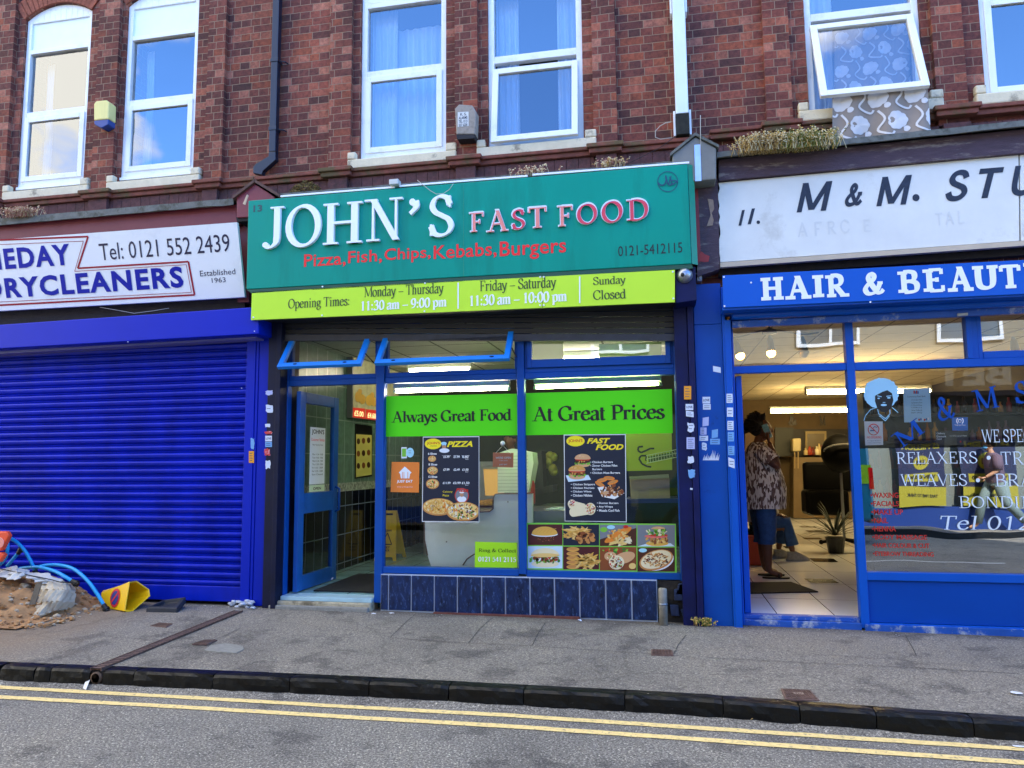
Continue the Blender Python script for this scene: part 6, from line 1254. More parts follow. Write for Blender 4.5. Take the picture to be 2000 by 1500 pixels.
own('old_nest', m, [mat('nest_straw', '#8a7440', .95), mat('nest_dark', '#4a3c20', .95), mat('nest_mid', '#6e5a30', .95)], 'brown heap of old nest straw above the number 13', 'nest')
# ------------------------------------------------------------------ takeaway interior
XW = P(650, 1121, z=FL)[0]; XW = min(XW, XD0-.12); XRR = XR+.05; YB = 4.6; CZ = 2.78
def tilemat(name, c, g, w_, h_, rough=.15, hor='Y', var=.5, vs=9, off=0.0, ms=.006):
    m = bpy.data.materials.new(name); m.use_nodes = True; MATS[name] = m; n = m.node_tree; l = n.links.new; b = n.nodes['Principled BSDF']
    ge = n.nodes.new('ShaderNodeNewGeometry'); s = n.nodes.new('ShaderNodeSeparateXYZ'); l(ge.outputs['Position'], s.inputs[0]); cb = n.nodes.new('ShaderNodeCombineXYZ')
    h1, h2 = hor if len(hor) == 2 else (hor, 'Z'); l(s.outputs[h1], cb.inputs['X']); l(s.outputs[h2], cb.inputs['Y'])
    t = n.nodes.new('ShaderNodeTexBrick'); t.inputs['Scale'].default_value = 1; t.inputs['Brick Width'].default_value = w_; t.inputs['Row Height'].default_value = h_; t.inputs['Mortar Size'].default_value = ms; t.inputs['Mortar Smooth'].default_value = 0; t.offset = off
    nz = n.nodes.new('ShaderNodeTexNoise'); nz.inputs['Scale'].default_value = vs; nz.inputs['Detail'].default_value = 6; l(ge.outputs['Position'], nz.inputs['Vector'])
    r = n.nodes.new('ShaderNodeValToRGB'); cc = lin(c); r.color_ramp.elements[0].position = .3; r.color_ramp.elements[1].position = .7; r.color_ramp.elements[0].color = (*[x*(1-var) for x in cc], 1); r.color_ramp.elements[1].color = (*[min(1, x*(1+var)) for x in cc], 1)
    l(nz.outputs['Fac'], r.inputs['Fac']); l(cb.outputs[0], t.inputs['Vector']); l(r.outputs['Color'], t.inputs['Color1']); l(r.outputs['Color'], t.inputs['Color2']); t.inputs['Mortar'].default_value = (*lin(g), 1)
    l(t.outputs['Color'], b.inputs['Base Color']); b.inputs['Roughness'].default_value = rough; return m
TG = tilemat('green_marble_tile', '#5f7f72', '#9fb0a8', .25, .40, .3, var=.25, vs=14); TN = tilemat('black_wall_tile', '#0b1224', '#6e7c94', .2, .33, .12); CEI = tilemat('ceiling_tiles', '#b9bfb0', '#5c6258', .6, .6, .9, hor='XY', var=.05, ms=.012)
FLT = tilemat('grey_marble_floor', '#7fa4a6', '#4d6468', .33, .33, .2, hor='XY', var=.25, vs=5)
ks = 1.16
m = MB(); m.box(XW-.1, XW, .3, YB, FL, ks); m.build('lower_wall_tiling', TN, B2)
m = MB(); m.box(XW-.1, XW, .3, YB, ks+.1, CZ); m.build('upper_wall_tiling', TG, B2)
m = MB(); m.box(XW-.1, XW+.008, .3, YB, ks, ks+.1); m.build('tile_border', mat('carved_border', '#9aa39a', .5, var=.8, vs=30, bump=.6, bs=30), B2)
m = MB(); m.box(XRR, XRR+.1, .3, YB, FL, CZ); m.build('room_wall', mat('green_lit_wall', '#2f4428', .8, var=.1), B2)
m = MB(); m.box(XW, XRR, YB, YB+.1, FL, CZ); m.build('room_wall', mat('kitchen_wall', '#1f2b1c', .8, var=.2, vs=3), B2)
m = MB(); m.box(XW-.1, XRR+.1, .17, YB+.1, CZ, CZ+.06); m.build('ceiling', CEI, B2)
m = MB(); m.box(XW-.1, XRR+.1, .19, YB+.1, 0, FL); m.build('shop_floor', FLT, B2)
m = MB(); m.box(XM1, XR, .14, .34, ZG-.3, ZG-.03); m.build('window_ledge', mat('ledge_marble', '#8fb8c6', .25, var=.15, vs=6, vec=(1, 5, 1)), B2)
m = MB(); m.prism([P(u, v, z=FL+.004) for u, v in ((592, 1153), (737, 1156), (737, 1108), (712, 1106))], (0, 0, .012)) if False else m.box(-3.35, -2.35, .25, 1.35, FL+.001, FL+.014); own('door_mat', m, mat('ribbed_mat', '#15161a', .9, var=.4, vs=60, bump=.6, bs=90), 'black ribbed mat inside the takeaway door', 'mat')
# light tubes
TW = mat('lit_tube_warm', '#fff3d2', emit=16); TGN = mat('lit_tube_green', '#d8ff9c', emit=16); FIT = mat('tube_batten', '#c9cec9', .4)
def tube_light(p, q, m_, lab, fit=(0, 0, .05), r=.013, grp='fluorescent tube lights'):
    t = thing('tube_light', lab, 'light', tuple((p+q)/2+Vector((0, 0, -.02))), grp); f = Vector(fit); d = (q-p).normalized()
    m = MB(); m.tube([p, q], r, 10); m.build('tube', m_, t, smooth=True)
    m = MB(); m.prism([p+f+Vector((0, -.02, -.022))-d*.03, q+f+Vector((0, -.02, -.022))+d*.03, q+f+Vector((0, -.02, .03))+d*.03, p+f+Vector((0, -.02, .03))-d*.03], (0, .05, 0)); m.build('batten', FIT, t, bevel=.004)
    m = MB()
    for e in (p-d*.02, q+d*.02): m.tube([e-d*.012, e+d*.012], r*1.5, 8); m.tube([e, e+f], .006, 5)
    m.build('end_cap', FIT, t)
tube_light(P(775, 765, y=.3), P(990, 759, y=.3), TW, 'lit warm tube light above the Always Great Food banner')
tube_light(P(1049, 757, y=.3), P(1286, 750, y=.3), TGN, 'lit greenish tube light above the At Great Prices banner')
tube_light(Vector((-1.2, 2.0, CZ-.09)), Vector((.0, 2.0, CZ-.09)), TW, 'lit tube light on the takeaway ceiling behind the window mullion')
tube_light(Vector((-3.2, 2.6, CZ-.09)), Vector((-2.4, 2.6, CZ-.09)), TW, 'lit tube light on the takeaway ceiling seen over the open door')
# menu board and poster on the tiled side wall
mb = thing('menu_board', 'lit menu board with prices 5.00 and 4.60 on the tiled side wall', 'menu board', (XW+.02, 1.9, P(700, 800, x=XW+.08)[2]))
def wallq(q, x, m_, par, nm, t=.0): 
    m = MB(); pts = [P(u, v, x=x) for u, v in q]; m.prism(pts, (-t, 0, 0)) if t else m.add([tuple(p) for p in pts], [tuple(range(len(pts)))]); return m.build(nm, m_, par)
wallq(((688, 816), (780, 826), (780, 660), (688, 618)), XW+.07, mat('grey_box_side', '#7a7d7e', .4), mb, 'light_box', .07)
wallq(((690, 812), (778, 821), (778, 668), (690, 628)), XW+.072, mat('menu_picture_ground', '#8f8a62', .4, var=.4, vs=8, emit=.12), mb, 'picture_panel')
wallq(((690, 797), (735, 801), (735, 785), (690, 783)), XW+.074, mat('dark_red_strip', '#581c14', .4), mb, 'strip') if False else None
wallq(((689.5, 815), (713, 818), (713, 798), (689.5, 796)), XW+.0735, mat('price_red', '#a02418', .4, emit=.25), mb, 'price_panel'); wallq(((714.5, 818), (740, 821), (740, 802), (714.5, 799)), XW+.0735, MATS['price_red'], mb, 'price_panel')
def wtext(t_, u0, v0, u1, v1, x, m_, par):
    """lettering on the side wall between two pixels"""
    a = P(u0, v1, x=x); b = P(u1, v1, x=x); c = P(u0, v0, x=x); vs, fs = sans(t_, .02); x0 = min(p[0] for p in vs); x1 = max(p[0] for p in vs); z0 = min(p[1] for p in vs); z1 = max(p[1] for p in vs); mm = MB()
    mm.add([(x, a[1]+(b[1]-a[1])*(p[0]-x0)/(x1-x0), a[2]+(c[2]-a[2])*(p[1]-z0)/(z1-z0)) for p in vs], fs); return mm.build('lettering', m_, par)
PCR = mat('cream_price', '#e6d696', .5, emit=.3); wtext('£5.00', 692, 801, 710, 812, XW+.076, PCR, mb); wtext('£4.60', 718, 805, 734, 816, XW+.076, PCR, mb)
m = MB()
for (u, v, ru, rv) in ((700, 775, 7, 11), (708, 780, 6, 10), (722, 782, 8, 11), (731, 785, 6, 9), (703, 765, 4, 6), (727, 772, 4, 6)):
    pts = [P(u+ru*math.cos(i*.5236), v+rv*math.sin(i*.5236), x=XW+.075+u*1e-5) for i in range(12)]; m.add([tuple(p) for p in pts], [tuple(range(12))])
m.build('food_picture', PK['bun'], mb)
wp_ = thing('wall_poster', 'black and yellow burger price poster on the tiled side wall', 'poster', (XW+.01, 1.9, P(710, 935, x=XW)[2]))
wallq(((694, 935), (727, 930), (727, 832), (695, 828)), XW+.012, BLKP, wp_, 'sheet', .01); wallq(((695.5, 932), (726, 927), (726, 850), (695.5, 848)), XW+.0125, mat('poster_straw', '#d8cf70', .5), wp_, 'yellow_field')
m = MB()
for r in range(3):
    for c_ in range(3):
        u, v = 700+c_*10, 862+r*24-c_; pts = [P(u+3.4*math.cos(i*.6283), v+6*math.sin(i*.6283), x=XW+.0135+(r*3+c_)*2e-4) for i in range(10)]; m.add([tuple(p) for p in pts], [tuple(range(10))], (r+c_) % 2)
m.build('burger_pictures', [PK['dark'], PK['brown']], wp_)
# wet floor sign
sc_ = P(761, 1092, z=FL); wf = thing('wet_floor_sign', 'yellow folding wet floor sign inside the takeaway', 'floor sign', (sc_[0], sc_[1], FL))
YP = mat('yellow_sign_plastic', '#c9a92a', .45, var=.08)
def wf_panel(off, lean):
    m = MB(); H_, w0, w1 = .62, .15, .085
    o = [(-w0, 0), (-w0+.04, 0), (-w0+.055, .045), (w0-.055, .045), (w0-.04, 0), (w0, 0), (w1, H_), (-w1, H_)]
    m.prism([Vector((x, 0, z)) for x, z in o], (0, .012, 0)); m.v = [(sc_[0]+x, sc_[1]+off+y+lean*(z-H_), FL+z) for x, y, z in m.v]; return m
p1 = wf_panel(0, .28).build('front_panel', YP, wf); wf_panel(.03, -.28).build('rear_panel', YP, wf)
m = MB(); m.box(sc_[0]-.045, sc_[0]+.045, sc_[1]-.004, sc_[1]+.016, FL+.54, FL+.585); m.v = [(x, y-.012, z) for x, y, z in m.v]; m.build('handle_hole', BLKP, wf)
def wfp(x, z): return (sc_[0]+x, sc_[1]+.28*(z-.62)-.0015, FL+z)
m = MB(); tr = [(-.07, .2), (.07, .2), (0, .34)]
for i in range(3): a_, b_ = tr[i], tr[(i+1) % 3]; ln = math.hypot(b_[0]-a_[0], b_[1]-a_[1]); nx, nz = -(b_[1]-a_[1])/ln*.006, (b_[0]-a_[0])/ln*.006; m.add([wfp(a_[0]+nx, a_[1]+nz), wfp(b_[0]+nx, b_[1]+nz), wfp(b_[0]-nx, b_[1]-nz), wfp(a_[0]-nx, a_[1]-nz)], [(0, 1, 2, 3)])
for t_, z in (('CLEAN', .36), ('WET', .15), ('FLOOR', .115)):
    vs, fs = sans(t_, .03); x1 = max(p[0] for p in vs); m.add([wfp(-.05+p[0]/x1*.1, z+p[1]*.035) for p in vs], fs)
m.build('lettering', BLKP, wf)
# counter: pale curved end panel, stainless display, box stack
yc = .45; CP = mat('pale_counter_panel', '#e8f3f6', .4, var=.04, vs=5)
ct = thing('shop_counter', 'pale blue-grey counter with curved end panel and stepped top', 'counter', (P(930, 1100, y=yc)[0], yc, FL))
o = [(844, 1112), (835, 1085), (829, 1055), (828, 1000), (828, 1000), (935, 1000), (956, 999), (963, 994), (963.5, 972), (967, 965), (974, 964), (1040, 964), (1040, 1112)]
pts = [P(u, v, y=yc) for u, v in o]; pts = [Vector((p[0], p[1], max(p[2], FL+.001))) for p in pts]
dd = []; [dd.append(p) for p in pts if not dd or (p-dd[-1]).length > 1e-4]
ar = sum(dd[i][0]*dd[(i+1) % len(dd)][2]-dd[(i+1) % len(dd)][0]*dd[i][2] for i in range(len(dd)))
if ar < 0: dd.reverse()
m = MB(); m.prism(dd, (0, .05, 0)); m.build('end_panel', CP, ct)
m = MB(); EDG = mat('brown_edging', '#5a4544', .5); ee = [P(u, v, y=yc-.004) for u, v in o[:12] if v < 1108]; m.tube(ee, .006, 6); m.build('edge_trim', EDG, ct)
m = MB(); m.tube([P(u, v, y=yc-.003) for u, v in ((904, 1104), (912, 1092), (925, 1083), (940, 1078))], .006, 5); m.build('kick_curve', EDG, ct)
m = MB()
for u, v in ((872, 1058), (992, 980)): m.lathe([(.008, 0), (.006, -.004)], tuple(P(u, v, y=yc-.001)), 8, ax='y')
m.build('screw', HNG, ct)
SST = mat('stainless', '#8a8e88', .3, metal=.7, var=.1)
m = MB(); x0 = P(870, 1000, y=yc)[0]; m.box(x0, XRR-.9, yc+.06, yc+.9, FL, 1.02); m.build('counter_body', SST, ct)
m = MB(); x0, x1 = P(936, 1000, y=1.1)[0], P(965, 1000, y=1.1)[0]
for k_ in range(5): m.tube([(x0-.02+k_*.01, .9+k_*.12, 1.03+.03), (x1+.02, .92+k_*.12, 1.06)], .03, 8)
own('fried_food_tray', m, mat('battered_food', '#9a6a26', .7, var=.4, vs=30, bump=.6), 'golden fried fish lying on the counter behind the pizza poster', 'food', smooth=True)
m = MB(); q = [P(u, v, y=1.2) for u, v in ((972, 958), (1000, 962), (1000, 905), (965, 895))]
# stack of paper bags / boxes
WB = mat('white_card_stack', '#c9d6d2', .7, var=.06, vs=3)
cA = [P(u, v, y=.95) for u, v in ((972, 962), (1032, 962), (1042, 905), (1040, 884), (1000, 876), (972, 885))]; m = MB(); m.prism(cA if (sum(cA[i][0]*cA[(i+1) % 6][2]-cA[(i+1) % 6][0]*cA[i][2] for i in range(6)) > 0) else cA[::-1], (0, .3, 0)); bs_ = own('pizza_box_stack', m, WB, 'leaning stack of white takeaway boxes on the counter behind the hanging card', 'box stack')
m = MB(); z0 = P(1000, 962, y=.95)[2]
for k_ in range(11): z = z0+.02+k_*.035; m.box(cA[0][0]+.004, cA[1][0]+.0, .9465, .9485, z, z+.004)
m.build('box_edges', mat('box_edge_grey', '#7f8f90', .7), bs_)
gl = thing('heated_display', 'small warm lit glass food display on the counter', 'display case', tuple(P(945, 965, y=1.3)))
m = MB(); q = [P(u, v, y=1.3) for u, v in ((948, 968), (972, 968), (972, 915), (944, 915))]; m.prism(q, (0, .35, 0)); m.build('case', mat('lit_case', '#8a6a34', .5, emit=.35), gl)
m = MB(); m.quad(((940, 909), (974, 909), (974, 916), (940, 916)), 1.28, .4); m.build('lid', SST, gl)
# kitchen things behind
KD = mat('kitchen_dark', '#1d211c', .6, var=.3)
m = MB(); m.box(-3.2, -1.9, 3.2, 4.5, FL, 1.5); own('fryer_range', m, SST, 'stainless fryer range at the back of the takeaway', 'fryer')
m = MB(); m.prism([P(u, v, y=2.0) for u, v in ((1052, 965), (1062, 965), (1058, 880), (1046, 880))], (0, .3, 0)); m.prism([P(u, v, y=2.0) for u, v in ((1040, 968), (1080, 960), (1080, 948), (1040, 955))], (0, .4, 0)); own('grill_hood', m, KD, 'dark slanted grill equipment left of the FAST FOOD poster', 'kitchen equipment')
m = MB(); p = P(1037, 960, y=1.1); m.lathe([(.04, 0), (.045, .02), (.045, .2), (.03, .24), (.012, .26), (.012, .3)], (p[0], p[1], 1.05), 14); own('sauce_bottle', m, mat('red_plastic', '#b0201c', .35), 'red sauce bottle on the counter by the mullion', 'bottle', smooth=True)
m = MB(); m.box(*[P(1048, 1000, y=1.4)[0], P(1100, 1000, y=1.4)[0]], 1.4, 2.2, FL, 1.0); m.build('x', KD) if False else None
own('work_table', m, mat('dark_green_unit', '#33452f', .5, var=.2), 'dark green work unit behind the sandwich panel', 'table')
fx = thing('cool_box', 'white plastic cool box with grey catches beside the FAST FOOD poster', 'cool box', (P(1085, 1020, y=.75)[0], .75, ZG+.1))
m = MB(); m.quad(((1067, 1004), (1106, 1004), (1106, 1034), (1067, 1034)), .7, .35); m.build('body', mat('white_cool_box', '#a9bdc4', .4), fx, bevel=.01); m = MB(); m.quad(((1066, 994), (1107, 994), (1107, 1003), (1066, 1003)), .69, .37); m.build('lid', MATS['white_cool_box'], fx, bevel=.008)
m = MB(); m.quad(((1071, 998), (1089, 998), (1089, 1014), (1071, 1014)), .685, .004); m.build('catch', HNG, fx, bevel=.003)
m = MB(); c = P(1072, 905, y=3.2); 
for k_ in range(9): m.ball((c[0]+random.uniform(-.1, .1), c[1]+random.uniform(-.05, .05), c[2]+random.uniform(-.12, .1)), .06)
own('bag_of_peppers', m, mat('yellow_green_peppers', '#8e9232', .5, var=.3), 'hanging bag of yellow-green peppers in the takeaway kitchen', 'food bag', smooth=True)
# right corner behind glass: box, basket, yellow reflection board, shelf
yr = .55
m = MB(); m.quad(((1222, 846), (1312, 845), (1313, 918), (1224, 920)), 1.3, .02); g = own('wall_poster', m, mat('olive_reflection_board', '#8d9412', .5), 'olive yellow board with black curls, in place of a reflection in the right takeaway window', 'poster')  # board with curls stands in for a yellow reflection on the glass
a = Art(1.296); a.line([(1256, 872), (1247, 873), (1246, 880), (1252, 884), (1262, 880), (1270, 876), (1278, 876)], 3.5, 0); a.line([(1264, 890), (1252, 890), (1248, 896), (1254, 906), (1264, 911), (1272, 912)], 3.5, 0); a.line([(1262, 892), (1261, 900)], 2.5, 0); a.build('print', BLKP, g)
cb = thing('cardboard_box', 'open cardboard box standing behind the right takeaway window', 'box', (P(1270, 974, y=yr)[0], yr, P(1270, 974, y=yr)[2]))
m = MB(); m.quad(((1230, 935), (1307, 933), (1309, 973), (1232, 974)), yr, .25); m.build('carton', mat('cardboard', '#a9957c', .8, var=.08), cb); m = MB(); m.quad(((1229, 931), (1306, 926), (1307, 934), (1230, 936)), yr-.03, .02); m.build('flap', mat('cardboard_flap', '#7f8468', .8), cb)
m = MB(); m.quad(((1222, 975), (1324, 974), (1324, 982), (1222, 983)), yr-.1, .5); own('window_shelf', m, mat('dark_blue_shelf', '#0f2c66', .4), 'dark blue shelf under the cardboard box', 'shelf')
wb = thing('wire_basket', 'tilted white wire basket above the cardboard box', 'basket', tuple(P(1285, 915, y=yr)))
m = MB()
for i in range(11): u = 1264+i*5.4; m.tube([P(u, 890-i*.9, y=yr), P(u+1, 906-i*1.6, y=yr)], .003, 4)
for v in (890, 897, 905): m.tube([P(1262, v, y=yr), P(1322, v-12, y=yr)], .004, 4)
m.build('wires', mat('wire_white', '#9aa58c', .5), wb); m = MB(); m.quad(((1266, 892), (1318, 882), (1316, 892), (1268, 904)), yr+.02, .12); m.build('liner', mat('green_liner', '#3f5a36', .7), wb)
m = MB(); m.quad(((1040, 663), (1100, 660), (1100, 712), (1040, 714)), .9, .02); m.quad(((1170, 672), (1292, 668), (1292, 705), (1170, 709)), .9, .02, 1); g = own('notice_board', m, [mat('pale_board', '#8d8a7a', .6), mat('olive_board', '#7e8468', .6)], 'pale boards hanging behind the fixed transom of the takeaway', 'board')
# ------------------------------------------------------------------ salon interior
SXL, SXR, SYB, SCZ = xs0-.02, XE-.02, 11.6, 2.56
SFL = tilemat('white_floor_tiles', '#eef3fb', '#20242c', .46, .92, .12, hor='XY', var=.06, vs=2, off=.0, ms=.004); SCE = tilemat('salon_ceiling', '#aca085', '#4c4334', .6, .6, .9, hor='XY', var=.04, ms=.01)
m = MB(); m.box(SXL, SXR, .18, SYB, 0, ZF); m.build('shop_floor', SFL, B3)
m = MB(); m.box(SXL-.1, SXR+.1, .18, SYB+.1, SCZ+.25, SCZ+.3); m.build('ceiling', SCE, B3) if False else None
m = MB(); m.box(SXL-.1, SXR+.1, .16, SYB+.1, 2.9, 2.96); m.build('ceiling', SCE, B3); SCZ = 2.9
m = MB(); m.box(SXL-.12, SXL-.002, .301, SYB, 0, SCZ); m.build('room_wall', mat('dark_brown_wall', '#3a2c20', .7, var=.1), B3)
m = MB(); m.box(SXR, SXR+.1, .16, SYB, 0, SCZ); m.build('room_wall', mat('grey_mid_wall', '#55504a', .8), B3)
m = MB(); m.box(SXL, SXR, SYB, SYB+.1, ZF, SCZ); m.build('room_wall', mat('ochre_wall', '#57462c', .8, var=.1), B3)
BLT = mat('black_floor_insert', '#120f0e', .15)
m = MB()
for q in (((1570, 1130), (1626, 1131), (1640, 1139), (1583, 1138)), ((1580, 1090), (1628, 1091), (1638, 1098), (1590, 1097)), ((1528, 1066), (1547, 1067), (1553, 1072), (1535, 1071)), ((1566, 1050), (1600, 1050), (1608, 1053), (1573, 1053)), ((1572, 1036), (1606, 1036), (1612, 1039), (1580, 1039)), ((1560, 1028), (1590, 1028), (1596, 1030), (1566, 1030))): m.add([tuple(P(u, v, z=ZF+.004)) for u, v in q][::-1], [(0, 1, 2, 3)])
m.build('floor_inserts', BLT, B3)
m = MB(); q = [P(u, v, z=ZF+.012) for u, v in ((1462, 1158), (1598, 1155), (1545, 1136), (1458, 1137))]; m.prism(q, (0, 0, -.01)); own('door_mat', m, mat('black_mat', '#0c0c0d', .95, bump=.3), 'black mat on the white tiles inside the salon door', 'mat')
LT = mat('lit_tube_salon', '#ffdf9c', emit=24)
tube_light(P(1577, 766, y=5.0), P(1815, 764, y=5.0), LT, 'nearer lit tube light on the salon ceiling', (0, 0, .06), .03); tube_light(P(1506, 803, y=9.0), P(1677, 801, y=9.0), LT, 'farther lit tube light on the salon ceiling', (0, 0, .06), .035)
# spotlight fitting behind the transom
SPM = mat('spot_metal', '#55524c', .5)
def spot_fit(cx, cy, cz, lab, arms):
    t = thing('ceiling_spotlight', lab, 'light', (cx, cy, cz), 'ceiling spotlight fittings'); m = MB(); m.lathe([(.07, .0), (.07, .03), (.03, .05), (.012, .06), (.012, SCZ-cz)], (cx, cy, cz), 14); m.build('rose', SPM, t, smooth=True)
    m = MB(); m.tube([(cx+a_*.1, cy, cz+.01+.03*math.cos(a_*.9)) for a_ in [x*.5 for x in range(-9, 10)]], .008, 6); m.build('curved_bar', SPM, t)
    for dx, dz, tl, lit in arms:
        m = MB(); p0 = Vector((cx+dx, cy, cz+dz)); d = Vector((tl, -.25, -1)).normalized(); m.tube([p0, p0+d*.05, p0+d*.12, p0+d*.17], [.012, .03, .036, .05], 12); s_ = m.build('spot', SPM, t, smooth=True)
        m = MB(); m.ball(tuple(p0+d*.18), .042); m.build('bulb', mat('lit_bulb', '#ffb648', emit=14) if lit else mat('unlit_bulb', '#b0aca0', .3), s_, smooth=True)
ys = .9; c = P(1503, 652, y=ys); spot_fit(c[0], ys, c[2], 'three armed spotlight fitting behind the transom over the salon door', ((-.33, -.04, .25, 1), (0, -.02, 0, 1), (.3, -.04, 0, 0)))
c = P(2020, 648, y=ys); spot_fit(c[0], ys, c[2], 'second spotlight fitting behind the right hand transom', ((-.18, -.04, .0, 1), (0.1, -.02, 0, 1)))
# big letters M & M on the far wall
for ch, u0, u1, lab in (('M', 1481, 1494, 'left'), ('&', 1539, 1557, 'middle'), ('M', 1599, 1613, 'right')):
    a = Art(SYB-.03, ext=.02); a.text(ch, (u0, 812, u1, 831), 0, font=dict(T=.24, t=.14, st=.1, sl=.08)); own('wall_letter', a, mat('dark_bronze_letter', '#2c2418', .5), 'bronze letter %s, %s of the three on the far salon wall' % (ch, lab), 'letter', 'letters on the salon wall')
# far wall furniture
m = MB(); m.quad(((1455, 836), (1515, 836), (1515, 1012), (1455, 1015)), SYB-.3, .2); own('wall_panel', m, mat('warm_brown_panel', '#5e4630', .7), 'brown panel on the far left salon wall behind the person', 'panel')
m = MB(); m.quad(((1514, 835), (1550, 835), (1550, 890), (1514, 892)), SYB-.4, .3); own('dark_cabinet', m, KD, 'dark cabinet on the far salon wall', 'cabinet')
cbn = thing('mirror_cabinet', 'cream framed mirror alcove with bottles on the far salon wall', 'mirror', tuple(P(1590, 892, y=SYB-.5)))
m = MB(); m.quad(((1550, 838), (1660, 838), (1660, 893), (1550, 894)), SYB-.1, .05); m.build('recess', mat('dark_recess', '#1d1712', .6), cbn); m = MB(); m.quad(((1573, 842), (1614, 842), (1614, 883), (1573, 884)), SYB-.2, .05); m.build('frame', mat('cream_frame', '#8c7a50', .6), cbn); m = MB(); m.quad(((1577, 847), (1610, 847), (1610, 882), (1577, 883)), SYB-.21, .01); m.build('mirror', mat('dim_mirror', '#5f5238', .3), cbn)
m = MB(); m.quad(((1550, 893), (1670, 893), (1670, 1012), (1550, 1012)), SYB-.6, .5); own('counter_unit', m, mat('tan_unit', '#6e5a3c', .6, var=.1), 'tan counter unit under the mirror on the far salon wall', 'counter')
BN = {}
bt = [mat('bottle_a', '#c9b27a', .4), mat('bottle_b', '#a03a24', .4), mat('bottle_c', '#6a2018', .4), mat('bottle_d', '#d9cfae', .4)]
def bottle(x, y, z, h, r, mi, lab, grp, par=None):
    BN[lab] = BN.get(lab, 0)+1; lab += ', number %d counted from the left' % BN[lab]
    m = MB(); m.lathe([(r, 0), (r, h*.6), (r*.4, h*.75), (r*.4, h)], (x, y, z), 8); return own('bottle', m, mi, lab, 'bottle', grp, smooth=True)
for i, u in enumerate((1574, 1582, 1588, 1596, 1601, 1607, 1612)): p = P(u, 889, y=SYB-.45); bottle(p[0], p[1], p[2], (.16, .2, .18, .2, .26, .22, .2)[i], .05, bt[i % 4], 'bottle on the far salon counter under the mirror', 'bottles under the salon mirror')
wh = thing('water_heater', 'white wall heater with two copper pipes at the back of the salon', 'heater', tuple(P(1556, 882, y=SYB-.8))); m = MB(); m.quad(((1548, 856), (1565, 856), (1565, 881), (1548, 882)), SYB-.8, .3); m.build('case', mat('cream_case', '#b3a478', .5), wh, bevel=.03); m = MB()
for u in (1552, 1559): m.tube([P(u, 882, y=SYB-.75), P(u, 915, y=SYB-.75)], .014, 6)
m.build('pipe', mat('pale_pipe', '#9c8458', .5), wh)
# hooded dryer and styling chair
hd = thing('hood_dryer', 'black hooded hair dryer on a stand in the salon doorway', 'hair dryer', (P(1640, 1070, z=ZF)[0], P(1640, 1070, z=ZF)[1]+.5, ZF)); yd = 5.6
BK = mat('gloss_black', '#040405', .6, spec=.1)
m = MB(); c = P(1640, 885, y=yd); m.ball(tuple(c), (.27, .27, .3), nu=20, nv=12); m.build('hood', BK, hd, smooth=True); m = MB(); m.tube([Vector((c[0]+.27*math.cos(t_), c[1]-.2-.1*math.sin(t_), c[2]+.1*math.sin(t_)+.03)) for t_ in [i*math.pi/10 for i in range(11)]], .012, 6); m.build('rim', mat('rim_grey', '#6e6e70', .3), hd)
m = MB(); m.tube([(c[0], yd, c[2]-.3), (c[0], yd, ZF+.1)], .022, 8); m.build('stand', HNG, hd)
m = MB(); p0 = Vector((c[0], yd, ZF+.1))
for k_ in range(5): an = k_*2*math.pi/5+.3; m.tube([p0, p0+Vector((.33*math.cos(an), .33*math.sin(an), -.06))], .025, 6); m.ball(tuple(p0+Vector((.33*math.cos(an), .33*math.sin(an), -.06))), .035)
m.build('star_base', BK, hd)
m = MB(); c = P(1615, 925, y=6.2); m.box(c[0]-.35, c[0]+.3, 6.1, 6.6, .6, 1.0); m.box(c[0]-.3, c[0]+.45, 6.5, 6.65, .95, 1.45); own('styling_chair', m, BK, 'black styling chair behind the plant in the salon', 'chair', bevel=.05)
# spiky plant
pl_ = thing('pot_plant', 'dark spiky leaved plant in a black pot on the salon floor', 'plant', (P(1633, 1080, z=ZF)[0], P(1633, 1080, z=ZF)[1], ZF)); b0 = pl_.location
m = MB(); m.lathe([(.1, 0), (.13, .2), (.145, .22), (.12, .22)], tuple(b0), 14); m.build('pot', BLKP, pl_); m = MB(); R_ = random.Random(2)
for i in range(46):
    an = R_.random()*6.28; l_ = R_.uniform(.4, .8); el = R_.uniform(.3, 1.3); pts = [Vector(b0)+Vector((0, 0, .24))+Vector((math.cos(an)*math.cos(el)*l_*s_, math.sin(an)*math.cos(el)*l_*s_, math.sin(el)*l_*s_-.35*l_*s_*s_)) for s_ in (0, .33, .66, 1)]
    m.tube(pts, [.008, .014, .01, .001], 4, caps=False, flat=.3)
m.build('foliage', mat('dark_leaf', '#16261a', .5, var=.4), pl_)
# product shelves on the right
yS = 3.0; x0 = P(1690, 800, y=yS)[0]
sh = thing('product_shelves', 'black shelves full of hair products behind the salon window', 'shelves', (x0+1.3, yS+.2, ZF)); m = MB(); m.box(x0, SXR, yS+.32, yS+.36, ZF, 2.3); m.box(x0-.02, x0, yS, yS+.36, ZF, 2.3); m.build('back_panel', KD, sh)
levels = [P(1700, v, y=yS)[2] for v in (781, 825, 838, 886)]
levels = [1.05, 1.37, 1.70, 2.02]
for z in levels: m = MB(); m.box(x0, SXR, yS, yS+.31, z-.025, z); m.build('shelf', BLKP, sh)
bc = [mat('prod_gold', '#d8b464', .3), mat('prod_dark', '#3a2c24', .3), mat('prod_maroon', '#a03a46', .3), mat('prod_cream', '#ded2b8', .4), mat('prod_amber', '#b87830', .25), mat('prod_lilac', '#7d6a86', .4)]; R_ = random.Random(6)
